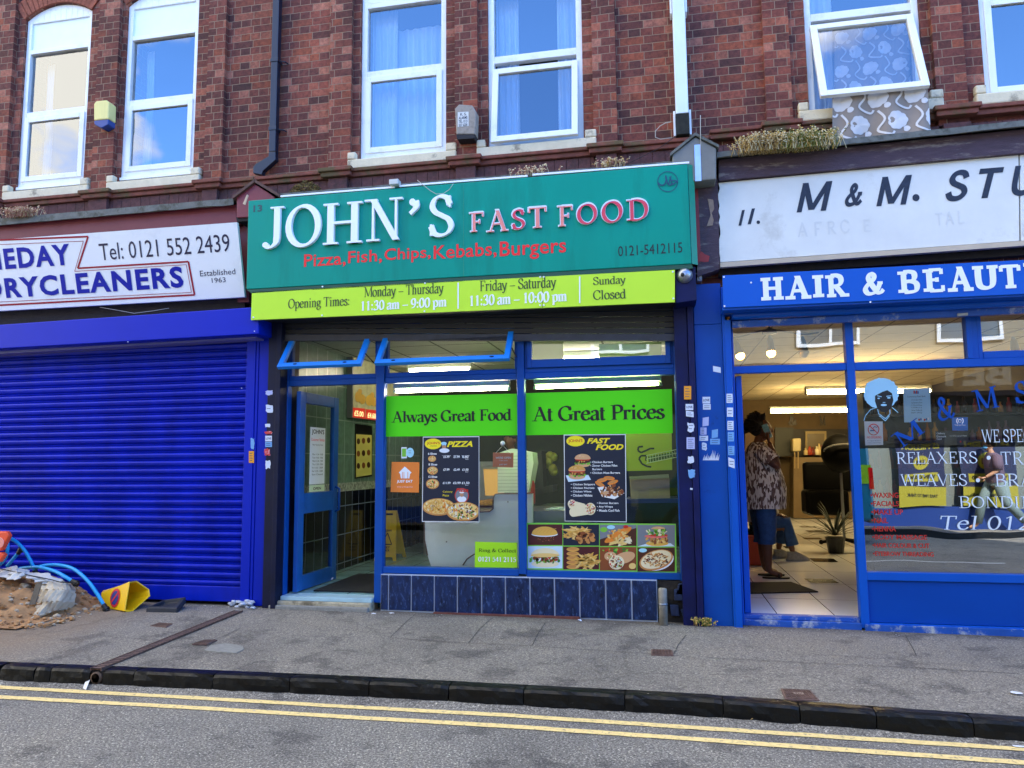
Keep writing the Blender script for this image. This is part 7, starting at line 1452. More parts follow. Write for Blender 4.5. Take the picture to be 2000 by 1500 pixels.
for li, z in enumerate(levels):
    x = x0+.05
    while x < SXR-.1:
        h_ = R_.uniform(.12, .24); r = R_.uniform(.022, .036)
        if R_.random() < .9: bottle(x, yS+R_.uniform(.06, .14), z, h_, r, bc[(li*2+R_.randrange(3)) % 6], ('bottle on the lowest shelf behind the salon window', 'bottle on the second shelf up behind the salon window', 'bottle on the third shelf up behind the salon window', 'bottle on the top shelf behind the salon window')[li], 'hair product bottles on the shelves')
        x += r*2+R_.uniform(.01, .05)
# bags and shoe behind the person
m = MB(); c = P(1480, 1105, z=ZF); m.box(c[0]-.16, c[0]+.12, c[1], c[1]+.15, ZF, ZF+.36); own('shopping_bag', m, mat('red_orange_bag', '#b8401c', .6, var=.1), 'red-orange shopping bag on the floor behind the person', 'bag', bevel=.02)
# ------------------------------------------------------------------ people
def skinned(joints, edges, sub=2):
    """joints: name -> (x, y, z, radius); one smooth continuous surface grown round the bones"""
    names = list(joints); me = bpy.data.meshes.new('t'); me.from_pydata([joints[n][:3] for n in names], [(names.index(a), names.index(b)) for a, b in edges], []); o = bpy.data.objects.new('t', me); COL.objects.link(o)
    o.modifiers.new('s', 'SKIN'); sv = me.skin_vertices[0].data
    for i, n in enumerate(names): r = joints[n][3]; r = r if isinstance(r, tuple) else (r, r); sv[i].radius = r; sv[i].use_root = (i == 0)
    sb = o.modifiers.new('u', 'SUBSURF'); sb.levels = sub; sb.render_levels = sub
    dg = bpy.context.evaluated_depsgraph_get(); m2 = bpy.data.meshes.new_from_object(o.evaluated_get(dg)); r = ([tuple(v.co) for v in m2.vertices], [tuple(p.vertices) for p in m2.polygons])
    bpy.data.objects.remove(o); bpy.data.meshes.remove(me); bpy.data.meshes.remove(m2); return r
def add_rot(m, geo, loc, rz, mi=0):
    vs, fs = geo; c, s = math.cos(rz), math.sin(rz); m.add([(loc[0]+x*c-y*s, loc[1]+x*s+y*c, loc[2]+z) for x, y, z in vs], fs, mi)
def headgeo(cx, cz, cy=0.0, s=1.0, tilt=0.0):
    """head with brow, nose, lips, chin and ears; looks towards +x"""
    vs = []; nu, nv = 28, 20
    for i in range(nv+1):
        t = math.pi*i/nv
        for j in range(nu):
            a = 2*math.pi*j/nu; x, y, z = math.sin(t)*math.cos(a), math.sin(t)*math.sin(a), math.cos(t)
            f = max(0, x); rx, ry, rz = .098, .078, .122
            if z < 0: ry *= 1-.28*abs(z); rx *= 1-.10*abs(z)
            X_, Y_, Z_ = x*rx, y*ry, z*rz
            g = lambda y0, z0, sy, sz, amp: amp*math.exp(-((Y_-y0)/sy)**2-((Z_-z0)/sz)**2)*(f > .1)
            X_ += g(0, -.018, .013, .022, .024)+g(0, .0, .010, .03, .010)+g(0, -.055, .022, .008, .009)+g(0, -.068, .02, .007, .008)+g(0, -.1, .02, .018, .012)
            X_ -= g(.032, .008, .016, .011, .010)+g(-.032, .008, .016, .011, .010); X_ += g(0, .032, .05, .01, .004)
            vs.append((cx+X_*s, cy+Y_*s, cz+Z_*s))
    fs = [((i+1)*nu+j, (i+1)*nu+(j+1) % nu, i*nu+(j+1) % nu, i*nu+j) for i in range(nv) for j in range(nu)]
    m = MB(); m.add(vs, fs)
    for sg_ in (-1, 1): m.ball((cx-.008*s, cy+.078*s*sg_, cz-.012*s), (.02*s, .01*s, .032*s), nu=10, nv=6)
    return m.v, m.f
def handgeo(wrist, dirv, palmn, curl=.5, s=1.0, thumb=1):
    """palm, four unequal fingers with two bends each, thumb from the side of the palm"""
    d = Vector(dirv).normalized(); n = Vector(palmn); n = (n-d*n.dot(d)).normalized(); sd_ = d.cross(n); w_ = Vector(wrist); m = MB()
    m.tube([w_, w_+d*.03*s, w_+d*.06*s, w_+d*.088*s], [.026*s, .034*s, .040*s, .036*s], 10, flat=.48)
    # make the palm flat across n
    for k, (o_, l_) in enumerate(((-.028, .066), (-.0095, .078), (.0095, .073), (.028, .056))):
        b = w_+d*.084*s+sd_*o_*s; a1, a2, a3 = curl*.5, curl*1.3, curl*1.9
        p = [b]; 
        for a_, f_ in ((a1, .45), (a2, .32), (a3, .23)): p.append(p[-1]+(d*math.cos(a_)+n*math.sin(a_))*l_*f_*s)
        m.tube(p, [.0095*s, .009*s, .008*s, .0062*s], 6)
    b = w_+d*.025*s-sd_*thumb*.03*s; m.tube([b, b+(d*.6-sd_*thumb*.7+n*.3).normalized()*.034*s, b+(d*.6-sd_*thumb*.7+n*.3).normalized()*.034*s+(d*.85+n*.4).normalized()*.03*s], [.013*s, .011*s, .008*s], 6)
    return m.v, m.f
def loft(m, rings, n=20, mi=0, pleat=0.0, caps=False):
    """rings: (cx, cy, cz, rx, ry)"""
    vs = []
    for k, (cx, cy, cz, rx, ry) in enumerate(rings):
        for j in range(n): a = 2*math.pi*j/n; g = 1+pleat*(k/len(rings))*math.sin(a*7+k*.4); vs.append((cx+rx*g*math.cos(a), cy+ry*g*math.sin(a), cz+.012*pleat*10*math.sin(a*3)*(k == len(rings)-1)))
    fs = [(k*n+j, k*n+(j+1) % n, (k+1)*n+(j+1) % n, (k+1)*n+j) for k in range(len(rings)-1) for j in range(n)]
    if caps: fs += [tuple(range(n)), tuple(reversed(range((len(rings)-1)*n, len(rings)*n)))]
    m.add(vs, fs, mi)
SK1 = mat('dark_brown_skin', '#6a4230', .5, var=.08); SK2 = mat('light_brown_skin', '#b0805f', .5, var=.06)
# print of the blouse: short slanted strokes
bm_ = bpy.data.materials.new('stroke_print_fabric'); bm_.use_nodes = True; n_ = bm_.node_tree; l_ = n_.links.new; t_ = n_.nodes.new('ShaderNodeTexCoord'); mpn = n_.nodes.new('ShaderNodeMapping'); mpn.inputs['Scale'].default_value = (62, 62, 22); mpn.inputs['Rotation'].default_value = (0, .5, 0)
vo = n_.nodes.new('ShaderNodeTexVoronoi'); vo.inputs['Scale'].default_value = 1; r_ = n_.nodes.new('ShaderNodeValToRGB'); e_ = r_.color_ramp.elements; e_[0].color = (*lin('#e2dedd'), 1); e_[1].color = (*lin('#4a3a38'), 1); e_[0].position = .50; e_[1].position = .54; q = e_.new(.75); q.color = (*lin('#75625f'), 1)
l_(t_.outputs['Object'], mpn.inputs[0]); l_(mpn.outputs[0], vo.inputs['Vector']); l_(vo.outputs['Color'], r_.inputs[0]); l_(r_.outputs[0], n_.nodes['Principled BSDF'].inputs['Base Color']); n_.nodes['Principled BSDF'].inputs['Roughness'].default_value = .85
p0 = P(1500, 1127, z=ZF); L0 = (p0[0], p0[1], ZF)
pe = thing('person', 'person in patterned blouse and cropped jeans phoning in the salon doorway', 'person', L0)
J = dict(pelvis=(-.03, 0, .90, (.15, .17)), belly=(.0, 0, 1.05, (.17, .18)), chest=(-.03, 0, 1.27, (.14, .17)), neck0=(-.05, 0, 1.45, .075), neck=(-.035, 0, 1.53, .052), head=(-.012, 0, 1.60, .055),
         hipl=(-.04, .10, .84, .105), kneel=(-.02, .10, .47, .068), calfl=(-.03, .10, .34, .062), ankl=(-.02, .10, .08, .035), toel=(.12, .11, .028, (.035, .02)),
         hipr=(-.02, -.10, .84, .105), kneer=(.0, -.10, .47, .068), calfr=(-.01, -.10, .34, .062), ankr=(.0, -.10, .08, .035), toer=(.14, -.11, .028, (.035, .02)),
         shr=(-.05, -.17, 1.40, .065), elr=(.14, -.24, 1.20, .050), wrr=(.055, -.135, 1.50, .027), shl=(-.05, .17, 1.40, .065), ell=(-.06, .26, 1.12, .048), wrl=(.06, .24, .93, .026))
E_ = [('pelvis', 'belly'), ('belly', 'chest'), ('chest', 'neck0'), ('neck0', 'neck'), ('neck', 'head'), ('pelvis', 'hipl'), ('hipl', 'kneel'), ('kneel', 'calfl'), ('calfl', 'ankl'), ('ankl', 'toel'), ('pelvis', 'hipr'), ('hipr', 'kneer'), ('kneer', 'calfr'), ('calfr', 'ankr'), ('ankr', 'toer'), ('chest', 'shr'), ('shr', 'elr'), ('elr', 'wrr'), ('chest', 'shl'), ('shl', 'ell'), ('ell', 'wrl')]
m = MB(); add_rot(m, skinned(J, E_), L0, 0); add_rot(m, headgeo(.005, 1.645, 0, 1.0), L0, 0)
add_rot(m, handgeo((.055, -.135, 1.50), (-.12, .12, 1), (0, 1, .1), .5, 1.0, -1), L0, 0); add_rot(m, handgeo((.06, .24, .93), (.3, 0, -1), (1, 0, 0), .4), L0, 0)
m.build('body', SK1, pe, smooth=True)
m = MB(); R_ = random.Random(5)
for i in range(300):
    a_ = R_.random()*6.28; e = R_.uniform(-.25, 1.55); d = Vector((math.cos(a_)*math.cos(e), math.sin(a_)*math.cos(e), math.sin(e)))
    if d[0] > .15 and e < .95: continue
    b_ = Vector((L0[0]-.02+d[0]*.09, L0[1]+d[1]*.075, L0[2]+1.665+d[2]*.1)); t2 = b_+d*R_.uniform(.05, .12)+Vector((-.03, 0, -.02)); m.tube([b_, b_.lerp(t2, .5)+Vector((0, 0, .01)), t2], [.016, .014, .004], 4)
m.ball((L0[0]-.045, L0[1], L0[2]+1.675), (.1, .095, .11)); m.build('hair', mat('black_hair', '#14100e', .7, var=.3), pe)
m = MB(); loft(m, [(L0[0]+x, L0[1], L0[2]+z, rx, ry) for x, z, rx, ry in ((-.045, 1.50, .075, .09), (-.045, 1.455, .11, .16), (-.04, 1.38, .15, .20), (-.02, 1.25, .19, .22), (.0, 1.10, .215, .235), (.01, .98, .225, .245), (.0, .86, .225, .25), (-.01, .76, .225, .25))], 36, pleat=.05)
for sh_, el_, w_ in (((-.05, -.17, 1.41), (.07, -.235, 1.27), .105), ((-.05, .17, 1.41), (-.058, .235, 1.2), .105)):
    a_ = Vector(L0)+Vector(sh_); b_ = Vector(L0)+Vector(el_); m.tube([a_, a_.lerp(b_, .5), b_], [w_*.8, w_*.95, w_], 14, caps=False)
m.build('blouse', bm_, pe, smooth=True)
JN = mat('blue_denim', '#28508a', .8, var=.25, vs=25)
m = MB(); loft(m, [(L0[0]+x, L0[1], L0[2]+z, rx, ry) for x, z, rx, ry in ((-.02, .98, .17, .19), (-.03, .88, .18, .21), (-.03, .78, .17, .2))], 20)
for sg_, ox in ((1, -.04), (-1, -.01)): loft(m, [(L0[0]+ox+x, L0[1]+sg_*.1, L0[2]+z, r, r) for x, z, r in ((0, .86, .12), (.0, .7, .118), (.01, .55, .1), (.01, .42, .09), (.0, .375, .093))], 16)
m.build('jeans', JN, pe, smooth=True)
m = MB()
for sg_, ox in ((.11, .0), (-.11, .02)):
    loft(m, [(L0[0]+ox+.05, L0[1]+sg_, L0[2]+z, .145, .05) for z in (.001, .02)], 18, caps=True); m.tube([(L0[0]+ox+.08, L0[1]+sg_-.05, L0[2]+.02), (L0[0]+ox+.075, L0[1]+sg_, L0[2]+.062), (L0[0]+ox+.08, L0[1]+sg_+.05, L0[2]+.02)], .012, 6, flat=.5)
m.build('sandals', BLKP, pe)
m = MB(); m.box(-.007, .007, -.038, .038, -.08, .08); m.v = [(x, y, z) for x, y, z in m.v]
vs = []; th = .55
for x, y, z in m.v: vs.append((L0[0]+.045+y*math.cos(th)*1.0+z*(-.35), L0[1]-.115+x, L0[2]+1.62+z*.95+y*.3))
m.v = vs; ph = own('phone', m, mat('phone_case', '#5c8c94', .3, var=.5, vs=40), 'phone in a patterned teal case held to the ear of the person in the salon', 'phone', bevel=.003)
# pedestrian in a face mask across the street (seen mirrored in the salon window)
WL = (6.4, -9.45, .12); wk = thing('person', 'walking person in mauve shirt and grey trousers with a blue face mask', 'person', WL)
J2 = dict(pelvis=(0, 0, .92, (.12, .14)), belly=(.01, 0, 1.06, (.11, .13)), chest=(.03, 0, 1.28, (.12, .16)), neck0=(.04, 0, 1.42, .06), neck=(.055, 0, 1.5, .046), head=(.07, 0, 1.57, .05), hipl=(.03, .09, .86, .085), kneel=(.24, .09, .5, .058), ankl=(.36, .09, .10, .033), toel=(.5, .09, .06, (.032, .02)), hipr=(-.03, -.09, .86, .085), kneer=(-.12, -.09, .48, .058), ankr=(-.42, -.09, .16, .033), toer=(-.36, -.09, .04, (.032, .02)), shr=(.02, -.17, 1.38, .05), elr=(.05, -.22, 1.12, .04), wrr=(.24, -.2, 1.0, .025), shl=(.02, .17, 1.38, .05), ell=(-.12, .22, 1.13, .04), wrl=(-.1, .22, .9, .025))
E2 = [e for e in E_ if 'calf' not in e[0] and 'calf' not in e[1]]+[('kneel', 'ankl'), ('kneer', 'ankr')]
m = MB(); add_rot(m, skinned(J2, E2), WL, math.pi); add_rot(m, headgeo(.09, 1.625), WL, math.pi); add_rot(m, handgeo((.24, -.2, 1.0), (1, 0, -.2), (0, 1, 0), .6), WL, math.pi); add_rot(m, handgeo((-.1, .22, .9), (.2, 0, -1), (1, 0, 0), .6), WL, math.pi); m.build('body', SK2, wk, smooth=True)
m = MB(); g_ = MB(); loft(g_, [(x, 0, z, rx, ry) for x, z, rx, ry in ((.04, 1.46, .07, .08), (.03, 1.41, .1, .17), (.03, 1.3, .145, .195), (.015, 1.1, .135, .17), (.0, .9, .145, .18))], 22); g_.tube([(.02, -.17, 1.4), (.04, -.21, 1.24), (.05, -.225, 1.14)], [.075, .075, .07], 10); g_.tube([(.02, .17, 1.4), (-.07, .21, 1.26), (-.11, .22, 1.15)], [.075, .075, .07], 10); add_rot(m, (g_.v, g_.f), WL, math.pi); m.build('shirt', mat('mauve_cloth', '#5c4a56', .85), wk, smooth=True)
m = MB(); g_ = MB(); loft(g_, [(0, 0, z, .14, .16) for z in (.98, .84)], 18); g_.tube([(.03, .09, .9), (.23, .09, .52), (.35, .09, .13)], [.115, .085, .075], 12); g_.tube([(-.03, -.09, .9), (-.12, -.09, .5), (-.4, -.09, .2)], [.115, .085, .075], 12); add_rot(m, (g_.v, g_.f), WL, math.pi); m.build('trousers', mat('grey_trousers', '#6d7c78', .85), wk, smooth=True)
m = MB(); g_ = MB(); g_.ball((.07, 0, 1.66), (.105, .09, .1)); add_rot(m, (g_.v, g_.f), WL, math.pi); m.v = [p for p in m.v]; m.build('hair', MATS['black_hair'], wk, smooth=True)
m = MB(); g_ = MB(); g_.ball((.145, 0, 1.585), (.055, .068, .055)); add_rot(m, (g_.v, g_.f), WL, math.pi); m.build('face_mask', mat('blue_mask', '#6fb6e0', .8), wk, smooth=True)
# worker behind the takeaway counter
q = P(995, 860, y=2.6); KL_ = (q[0]+.05, 2.6, FL); sk = thing('person', 'takeaway worker in dark cap behind the stacked boxes', 'person', KL_)
J3 = dict(J2); J3.update(kneel=(.0, .1, .5, .058), ankl=(.0, .1, .09, .033), toel=(.13, .1, .03, (.03, .02)), kneer=(0, -.1, .5, .058), ankr=(0, -.1, .09, .033), toer=(.13, -.1, .03, (.03, .02)), wrl=(.2, .16, 1.08, .025), ell=(.0, .22, 1.12, .04))
m = MB(); sc3 = .93; G3 = skinned(J3, E2); add_rot(m, ([(x*sc3, y*sc3, z*sc3) for x, y, z in G3[0]], G3[1]), KL_, -1.9); hg = headgeo(.09, 1.625); add_rot(m, ([(x*sc3, y*sc3, z*sc3) for x, y, z in hg[0]], hg[1]), KL_, -1.9)
for w3, s3 in (((.24, -.2, 1.0), 1), ((.2, .16, 1.08), 1)): hh = handgeo(w3, (1, 0, -.3), (0, 0, -1), .5); add_rot(m, ([(x*sc3, y*sc3, z*sc3) for x, y, z in hh[0]], hh[1]), KL_, -1.9)
m.build('body', mat('brown_skin', '#7a4e34', .5), sk, smooth=True)
m = MB(); g_ = MB(); loft(g_, [(x*sc3, 0, z*sc3, rx, ry) for x, z, rx, ry in ((.04, 1.46, .07, .08), (.03, 1.41, .1, .17), (.03, 1.3, .145, .195), (.015, 1.1, .135, .17), (.0, .5, .17, .2))], 22); g_.tube([(.02, -.16, 1.3), (.05, -.2, 1.05)], [.07, .06], 10); g_.tube([(.02, .16, 1.3), (.0, .2, 1.05)], [.07, .06], 10); add_rot(m, (g_.v, g_.f), KL_, -1.9); m.build('work_coat', mat('grey_green_coat', '#4c5548', .85), sk, smooth=True)
m = MB(); g_ = MB(); g_.ball((.075, 0, 1.56), (.1, .085, .085)); add_rot(m, (g_.v, g_.f), KL_, -1.9); m.build('cap', mat('black_cap', '#101012', .8), sk, smooth=True)
# crouching customer partly hidden behind: grey trainer, jeans shin and pale jacket
cq = P(1530, 1095, z=ZF); cr = thing('person', 'seated customer half hidden behind the standing person, grey trainer stretched out', 'person', (cq[0]-.12, cq[1]+.12, ZF)); b0 = Vector(cr.location)
JC = dict(pelvis=(-.25, 0, .48, (.15, .16)), belly=(-.27, 0, .64, .14), chest=(-.26, 0, .84, (.13, .16)), neck0=(-.24, 0, .97, .06), neck=(-.22, 0, 1.04, .045), head=(-.2, 0, 1.1, .05), hipl=(-.15, .1, .45, .09), kneel=(.16, .12, .46, .065), ankl=(.1, .12, .1, .035), toel=(.22, .12, .04, (.035, .025)), hipr=(-.15, -.1, .45, .09), kneer=(.18, -.12, .44, .065), ankr=(.24, -.12, .1, .035), toer=(.38, -.12, .05, (.035, .025)), shr=(-.25, -.17, .93, .055), elr=(-.1, -.2, .7, .042), wrr=(.1, -.12, .58, .026), shl=(-.25, .17, .93, .055), ell=(-.1, .2, .7, .042), wrl=(.1, .12, .58, .026))
m = MB(); add_rot(m, skinned(JC, E2), b0, 0); add_rot(m, headgeo(-.18, 1.16, 0, .92), b0, 0)
for s_ in (-.12, .12): add_rot(m, handgeo((.1, s_, .58), (1, 0, -.2), (0, 0, -1), .4, .9), b0, 0)
m.build('body', SK1, cr, smooth=True)
m = MB(); g_ = MB(); g_.tube([(-.25, .1, .48), (.17, .12, .49), (.12, .12, .2)], [.12, .09, .08], 12); g_.tube([(-.25, -.1, .48), (.18, -.12, .48), (.24, -.12, .2)], [.12, .09, .08], 12); add_rot(m, (g_.v, g_.f), b0, 0); m.build('jeans', JN, cr, smooth=True)
m = MB(); g_ = MB(); loft(g_, [(-.25, 0, z, rx, ry) for z, rx, ry in ((1.0, .08, .09), (.95, .13, .18), (.8, .17, .2), (.5, .2, .22))], 20); g_.tube([(-.25, -.17, .93), (-.1, -.2, .7), (.05, -.14, .6)], [.075, .07, .06], 10); g_.tube([(-.25, .17, .93), (-.1, .2, .7), (.05, .14, .6)], [.075, .07, .06], 10); add_rot(m, (g_.v, g_.f), b0, 0); m.build('jacket', mat('pale_grey_jacket', '#a8a49c', .85, var=.15, vs=8), cr, smooth=True)
m = MB(); g_ = MB()
for s_, x0 in ((-.12, .3), (.12, .16)): loft(g_, [(x0+dx, s_, z, rx, ry) for dx, z, rx, ry in ((.0, .001, .15, .052), (.0, .03, .15, .05), (-.02, .07, .11, .045), (-.07, .12, .06, .04))], 18, caps=True)
add_rot(m, (g_.v, g_.f), b0, 0); m.build('trainers', mat('grey_trainer', '#8a8884', .7, var=.2, vs=30), cr, smooth=True)
m = MB(); g_ = MB(); g_.ball((-.21, 0, 1.2), (.1, .09, .1)); add_rot(m, (g_.v, g_.f), b0, 0); m.build('hair', MATS['black_hair'], cr, smooth=True)
m = MB(); m.box(b0[0]-.5, b0[0]-.05, b0[1]-.22, b0[1]+.22, ZF+.3, ZF+.38)
for dx, dy in ((-.47, -.2), (-.47, .16), (-.1, -.2), (-.1, .16)): m.box(b0[0]+dx, b0[0]+dx+.04, b0[1]+dy, b0[1]+dy+.04, ZF, ZF+.3)
own('stool', m, BK, 'low black stool under the seated customer', 'stool', bevel=.01)
# ------------------------------------------------------------------ roadworks clutter on the left
SOIL = mat('clay_soil', '#a87f55', .95, var=.3, vs=10, bump=.8, bs=25); STN = mat('pale_stone', '#b3a48c', .9, var=.2, vs=10, bump=.3)
g0 = P(20, 1195, z=.14); m = MB(); vs = []; nx, ny = 46, 26
x0, x1, y0, y1 = g0[0]-1.3, P(165, 1195, z=.14)[0], -1.2, -.06
for j in range(ny+1):
    for i in range(nx+1):
        s_, t_ = i/nx, j/ny; x, y = x0+(x1-x0)*s_, y0+(y1-y0)*t_; e = max(0, 1-((s_-.45)/.52)**2-((t_-.72)/.72)**2)
        vs.append((x, y, zf(x)-.02+e**.8*.29+(.05*noise.noise(Vector((x*7, y*7, 0)))+.035*noise.noise(Vector((x*19, y*19, 2))))*min(1, e*5)))
m.add(vs, [(j*(nx+1)+i, j*(nx+1)+i+1, (j+1)*(nx+1)+i+1, (j+1)*(nx+1)+i) for j in range(ny) for i in range(nx)]); o = own('soil_heap', m, SOIL, 'heap of dug out sandy soil at the left edge of the pavement', 'soil heap', smooth=True)
R_ = random.Random(9); m = MB()
for i in range(150):
    x, y = R_.uniform(x0+.2, x1+.25), R_.uniform(y0+.1, -.1); s_, t_ = (x-x0)/(x1-x0), (y-y0)/(y1-y0); e = max(0, 1-((s_-.45)/.52)**2-((t_-.72)/.72)**2); r = R_.uniform(.008, .03)*(1.2 if R_.random() < .2 else .8); m.ball((x, y, zf(x)-.02+e**.8*.29+r*.3), (r*1.3, r, r*.8), nu=7, nv=5, jit=.5)
for i in range(420):
    x, y = R_.uniform(x0+.1, x1+.2), R_.uniform(y0+.02, -.1); s_, t_ = (x-x0)/(x1-x0), (y-y0)/(y1-y0); e = max(0, 1-((s_-.45)/.52)**2-((t_-.72)/.72)**2); r = R_.uniform(.006, .022); m.ball((x, y, zf(x)-.015+e**.8*.29+r*.3), (r*1.4, r, r*.8), 1, nu=6, nv=4, jit=.8)
tag(m.build('rubble', [STN, SOIL], None, smooth=False), 'pale stones and rubble scattered over the soil heap', 'rubble', kind='stuff')
# torn sandbag
m = MB(); bgl = mat('woven_sack', '#c9bca2', .8, var=.12, vs=18, bump=.5, bs=30, dirt=.6, dcol='#a8744a', ds=7, dth=.58); sbg = thing('sandbag', 'torn pale woven sandbag slumped on the soil heap', 'sandbag', tuple(P(115, 1195, z=.14)))
def cloth(rows, n=18, wr=.012, seed=0):
    """rows of pixel anchor points at given depth, smoothly joined into a wrinkled sheet"""
    rr = [[P(u, v, y=y) for u, v, y in r] for r in rows]; vs = []; m_ = len(rr)
    def ev(r, s_): k = s_*(len(r)-1); i = min(int(k), len(r)-2); return r[i].lerp(r[i+1], k-i)
    nr = (m_-1)*6
    for a_ in range(nr+1):
        k = a_/6; i = min(int(k), m_-2); f = k-i; f = f*f*(3-2*f)
        for b_ in range(n*2+1): s_ = b_/(n*2); p = ev(rr[i], s_).lerp(ev(rr[i+1], s_), f); p = p+Vector((0, -wr*math.sin(s_*46+seed+f*3)*1.1-wr*1.5*noise.noise(p*9+Vector((seed, 0, 0))), wr*.5*noise.noise(p*14))); vs.append(tuple(p))
    w_ = n*2+1; return vs, [(a_*w_+b_, (a_+1)*w_+b_, (a_+1)*w_+b_+1, a_*w_+b_+1) for a_ in range(nr) for b_ in range(n*2)]
c = cloth([[(80, 1133, -0.50), (104, 1134, -0.51), (124, 1135, -0.44), (143, 1144, -0.34)], [(76, 1152, -0.58), (104, 1152, -0.66), (128, 1152, -0.60), (147, 1160, -0.42)], [(64, 1180, -0.64), (92, 1176, -0.74), (118, 1175, -0.69), (145, 1178, -0.47)], [(50, 1205, -0.76), (74, 1202, -0.80), (112, 1192, -0.69), (135, 1190, -0.52)], [(42, 1218, -0.86), (56, 1216, -0.86), (92, 1200, -0.70), (118, 1196, -0.56)]], 22, .016, 2)
m.add(*c); m.build('sack', bgl, sbg, smooth=True)
m = MB(); c = cloth([[(-20, 1112, -0.44), (12, 1110, -0.47), (28, 1104, -0.47), (60, 1118, -0.44), (90, 1120, -0.44), (124, 1134, -0.44)], [(-20, 1124, -0.56), (10, 1124, -0.60), (36, 1118, -0.60), (56, 1126, -0.56), (84, 1130, -0.54), (110, 1138, -0.52)], [(-20, 1114, -0.64), (8, 1130, -0.66), (30, 1133, -0.66), (44, 1124, -0.62), (70, 1136, -0.60), (84, 1140, -0.56)]], 20, .02, 5); m.add(*c); m.build('flap', mat('white_sack_flap', '#cdc9c0', .8, var=.1, vs=12), sbg, smooth=True)
m = MB(); pp = [P(u, v, y=-.74) for u, v in ((70, 1140), (82, 1136), (68, 1180), (56, 1182))]; m.prism(pp[::-1], (0, .01, 0)); m.build('strap', mat('grey_webbing', '#6f6a60', .9, var=.2, vs=60), sbg)
# blue pipes
BP = mat('blue_water_pipe', '#18a0e0', .35, var=.05)
def pipe(pts, lab, ends=(), r=.0165):
    q = _cat([(i, 0) for i in range(2)]); P3 = [P(u, v, y=y) for u, v, y in pts]; sm = []
    for i in range(len(P3)-1):
        a_, b_, c_, d_ = P3[max(i-1, 0)], P3[i], P3[i+1], P3[min(i+2, len(P3)-1)]
        for k in range(6): t_ = k/6; sm.append(.5*((2*b_)+(c_-a_)*t_+(2*a_-5*b_+4*c_-d_)*t_*t_+(3*b_-a_-3*c_+d_)*t_**3))
    sm.append(P3[-1]); t = thing('water_pipe', lab, 'pipe', tuple(sm[-1]), 'blue water pipes by the soil heap'); m = MB(); m.tube(sm, r, 10); m.build('tube', BP, t, smooth=True)
    if ends:
        d = (sm[-1]-sm[-2]).normalized(); m = MB(); m.tube([sm[-1]-d*.005, sm[-1]+d*.035, sm[-1]+d*.036, sm[-1]+d*.055, sm[-1]+d*.056, sm[-1]+d*.07], [r*1.4, r*1.4, r*1.9, r*1.9, r*1.4, r*1.4], 10); m.build('black_fitting', BLKP, t, smooth=False)
pipe([(18, 1050, -.5), (34, 1060, -.4), (50, 1078, -.35), (62, 1100, -.32), (68, 1114, -.3)], 'blue pipe arching from the orange barrier down to the sandbag', 1)
pipe([(40, 1110, -.25), (60, 1108, -.3), (78, 1108, -.35), (105, 1115, -.4), (125, 1125, -.42), (141, 1135, -.42)], 'blue pipe lying over the sandbag towards its black end fitting', 1)
pipe([(68, 1110, -.3), (90, 1104, -.28), (118, 1104, -.3), (145, 1112, -.35), (170, 1133, -.38), (188, 1157, -.4), (203, 1182, -.42)], 'longest blue pipe, arching over to the yellow cone', 1)
pipe([(-4, 1106, -.4), (8, 1094, -.42), (14, 1078, -.44), (15, 1060, -.44)], 'short curved blue pipe below the orange barrier')
pipe([(14, 1106, -.22), (24, 1094, -.22), (36, 1080, -.22)], 'short straight blue pipe in front of the shutter at far left', 1)
m = MB(); m.tube([P(u, v, y=-.56) for u, v in ((-10, 1108), (20, 1115), (60, 1124), (100, 1132), (118, 1137), (140, 1138))], .005, 5); own('cable', m, BC, 'black cord lying across the sandbag', 'cable', smooth=True)
# orange barrier corner
m = MB(); OR = mat('orange_barrier', '#f0532c', .4, var=.05); ob_ = thing('road_barrier', 'orange plastic road barrier reaching in at the left edge', 'barrier', (P(-60, 1180, z=.14)[0], -.62, .14))
m.prism([P(u, v, y=-.62) for u, v in ((-220, 1078), (2, 1076), (17, 1047), (12, 1038), (-220, 1036))], (0, .05, 0)); m.build('board', OR, ob_, bevel=.012)
m = MB(); m.prism([P(u, v, y=-.62) for u, v in ((-220, 1110), (-2, 1098), (8, 1084), (2, 1079), (-220, 1082))], (0, .05, 0)); m.build('lower_board', OR, ob_, bevel=.01)
m = MB(); c = P(-1, 1060, y=-.622); m.lathe([(.05, 0), (.048, -.004)], tuple(c), 16, ax='y'); m.build('reflector', mat('pink_reflector', '#f49a8a', .3), ob_)
m = MB(); 
for u in (-60, -190): p = P(u, 1090, y=-.6); m.box(p[0]-.02, p[0]+.02, -.6, -.57, .12, p[2]+.1)
m.build('leg', OR, ob_)
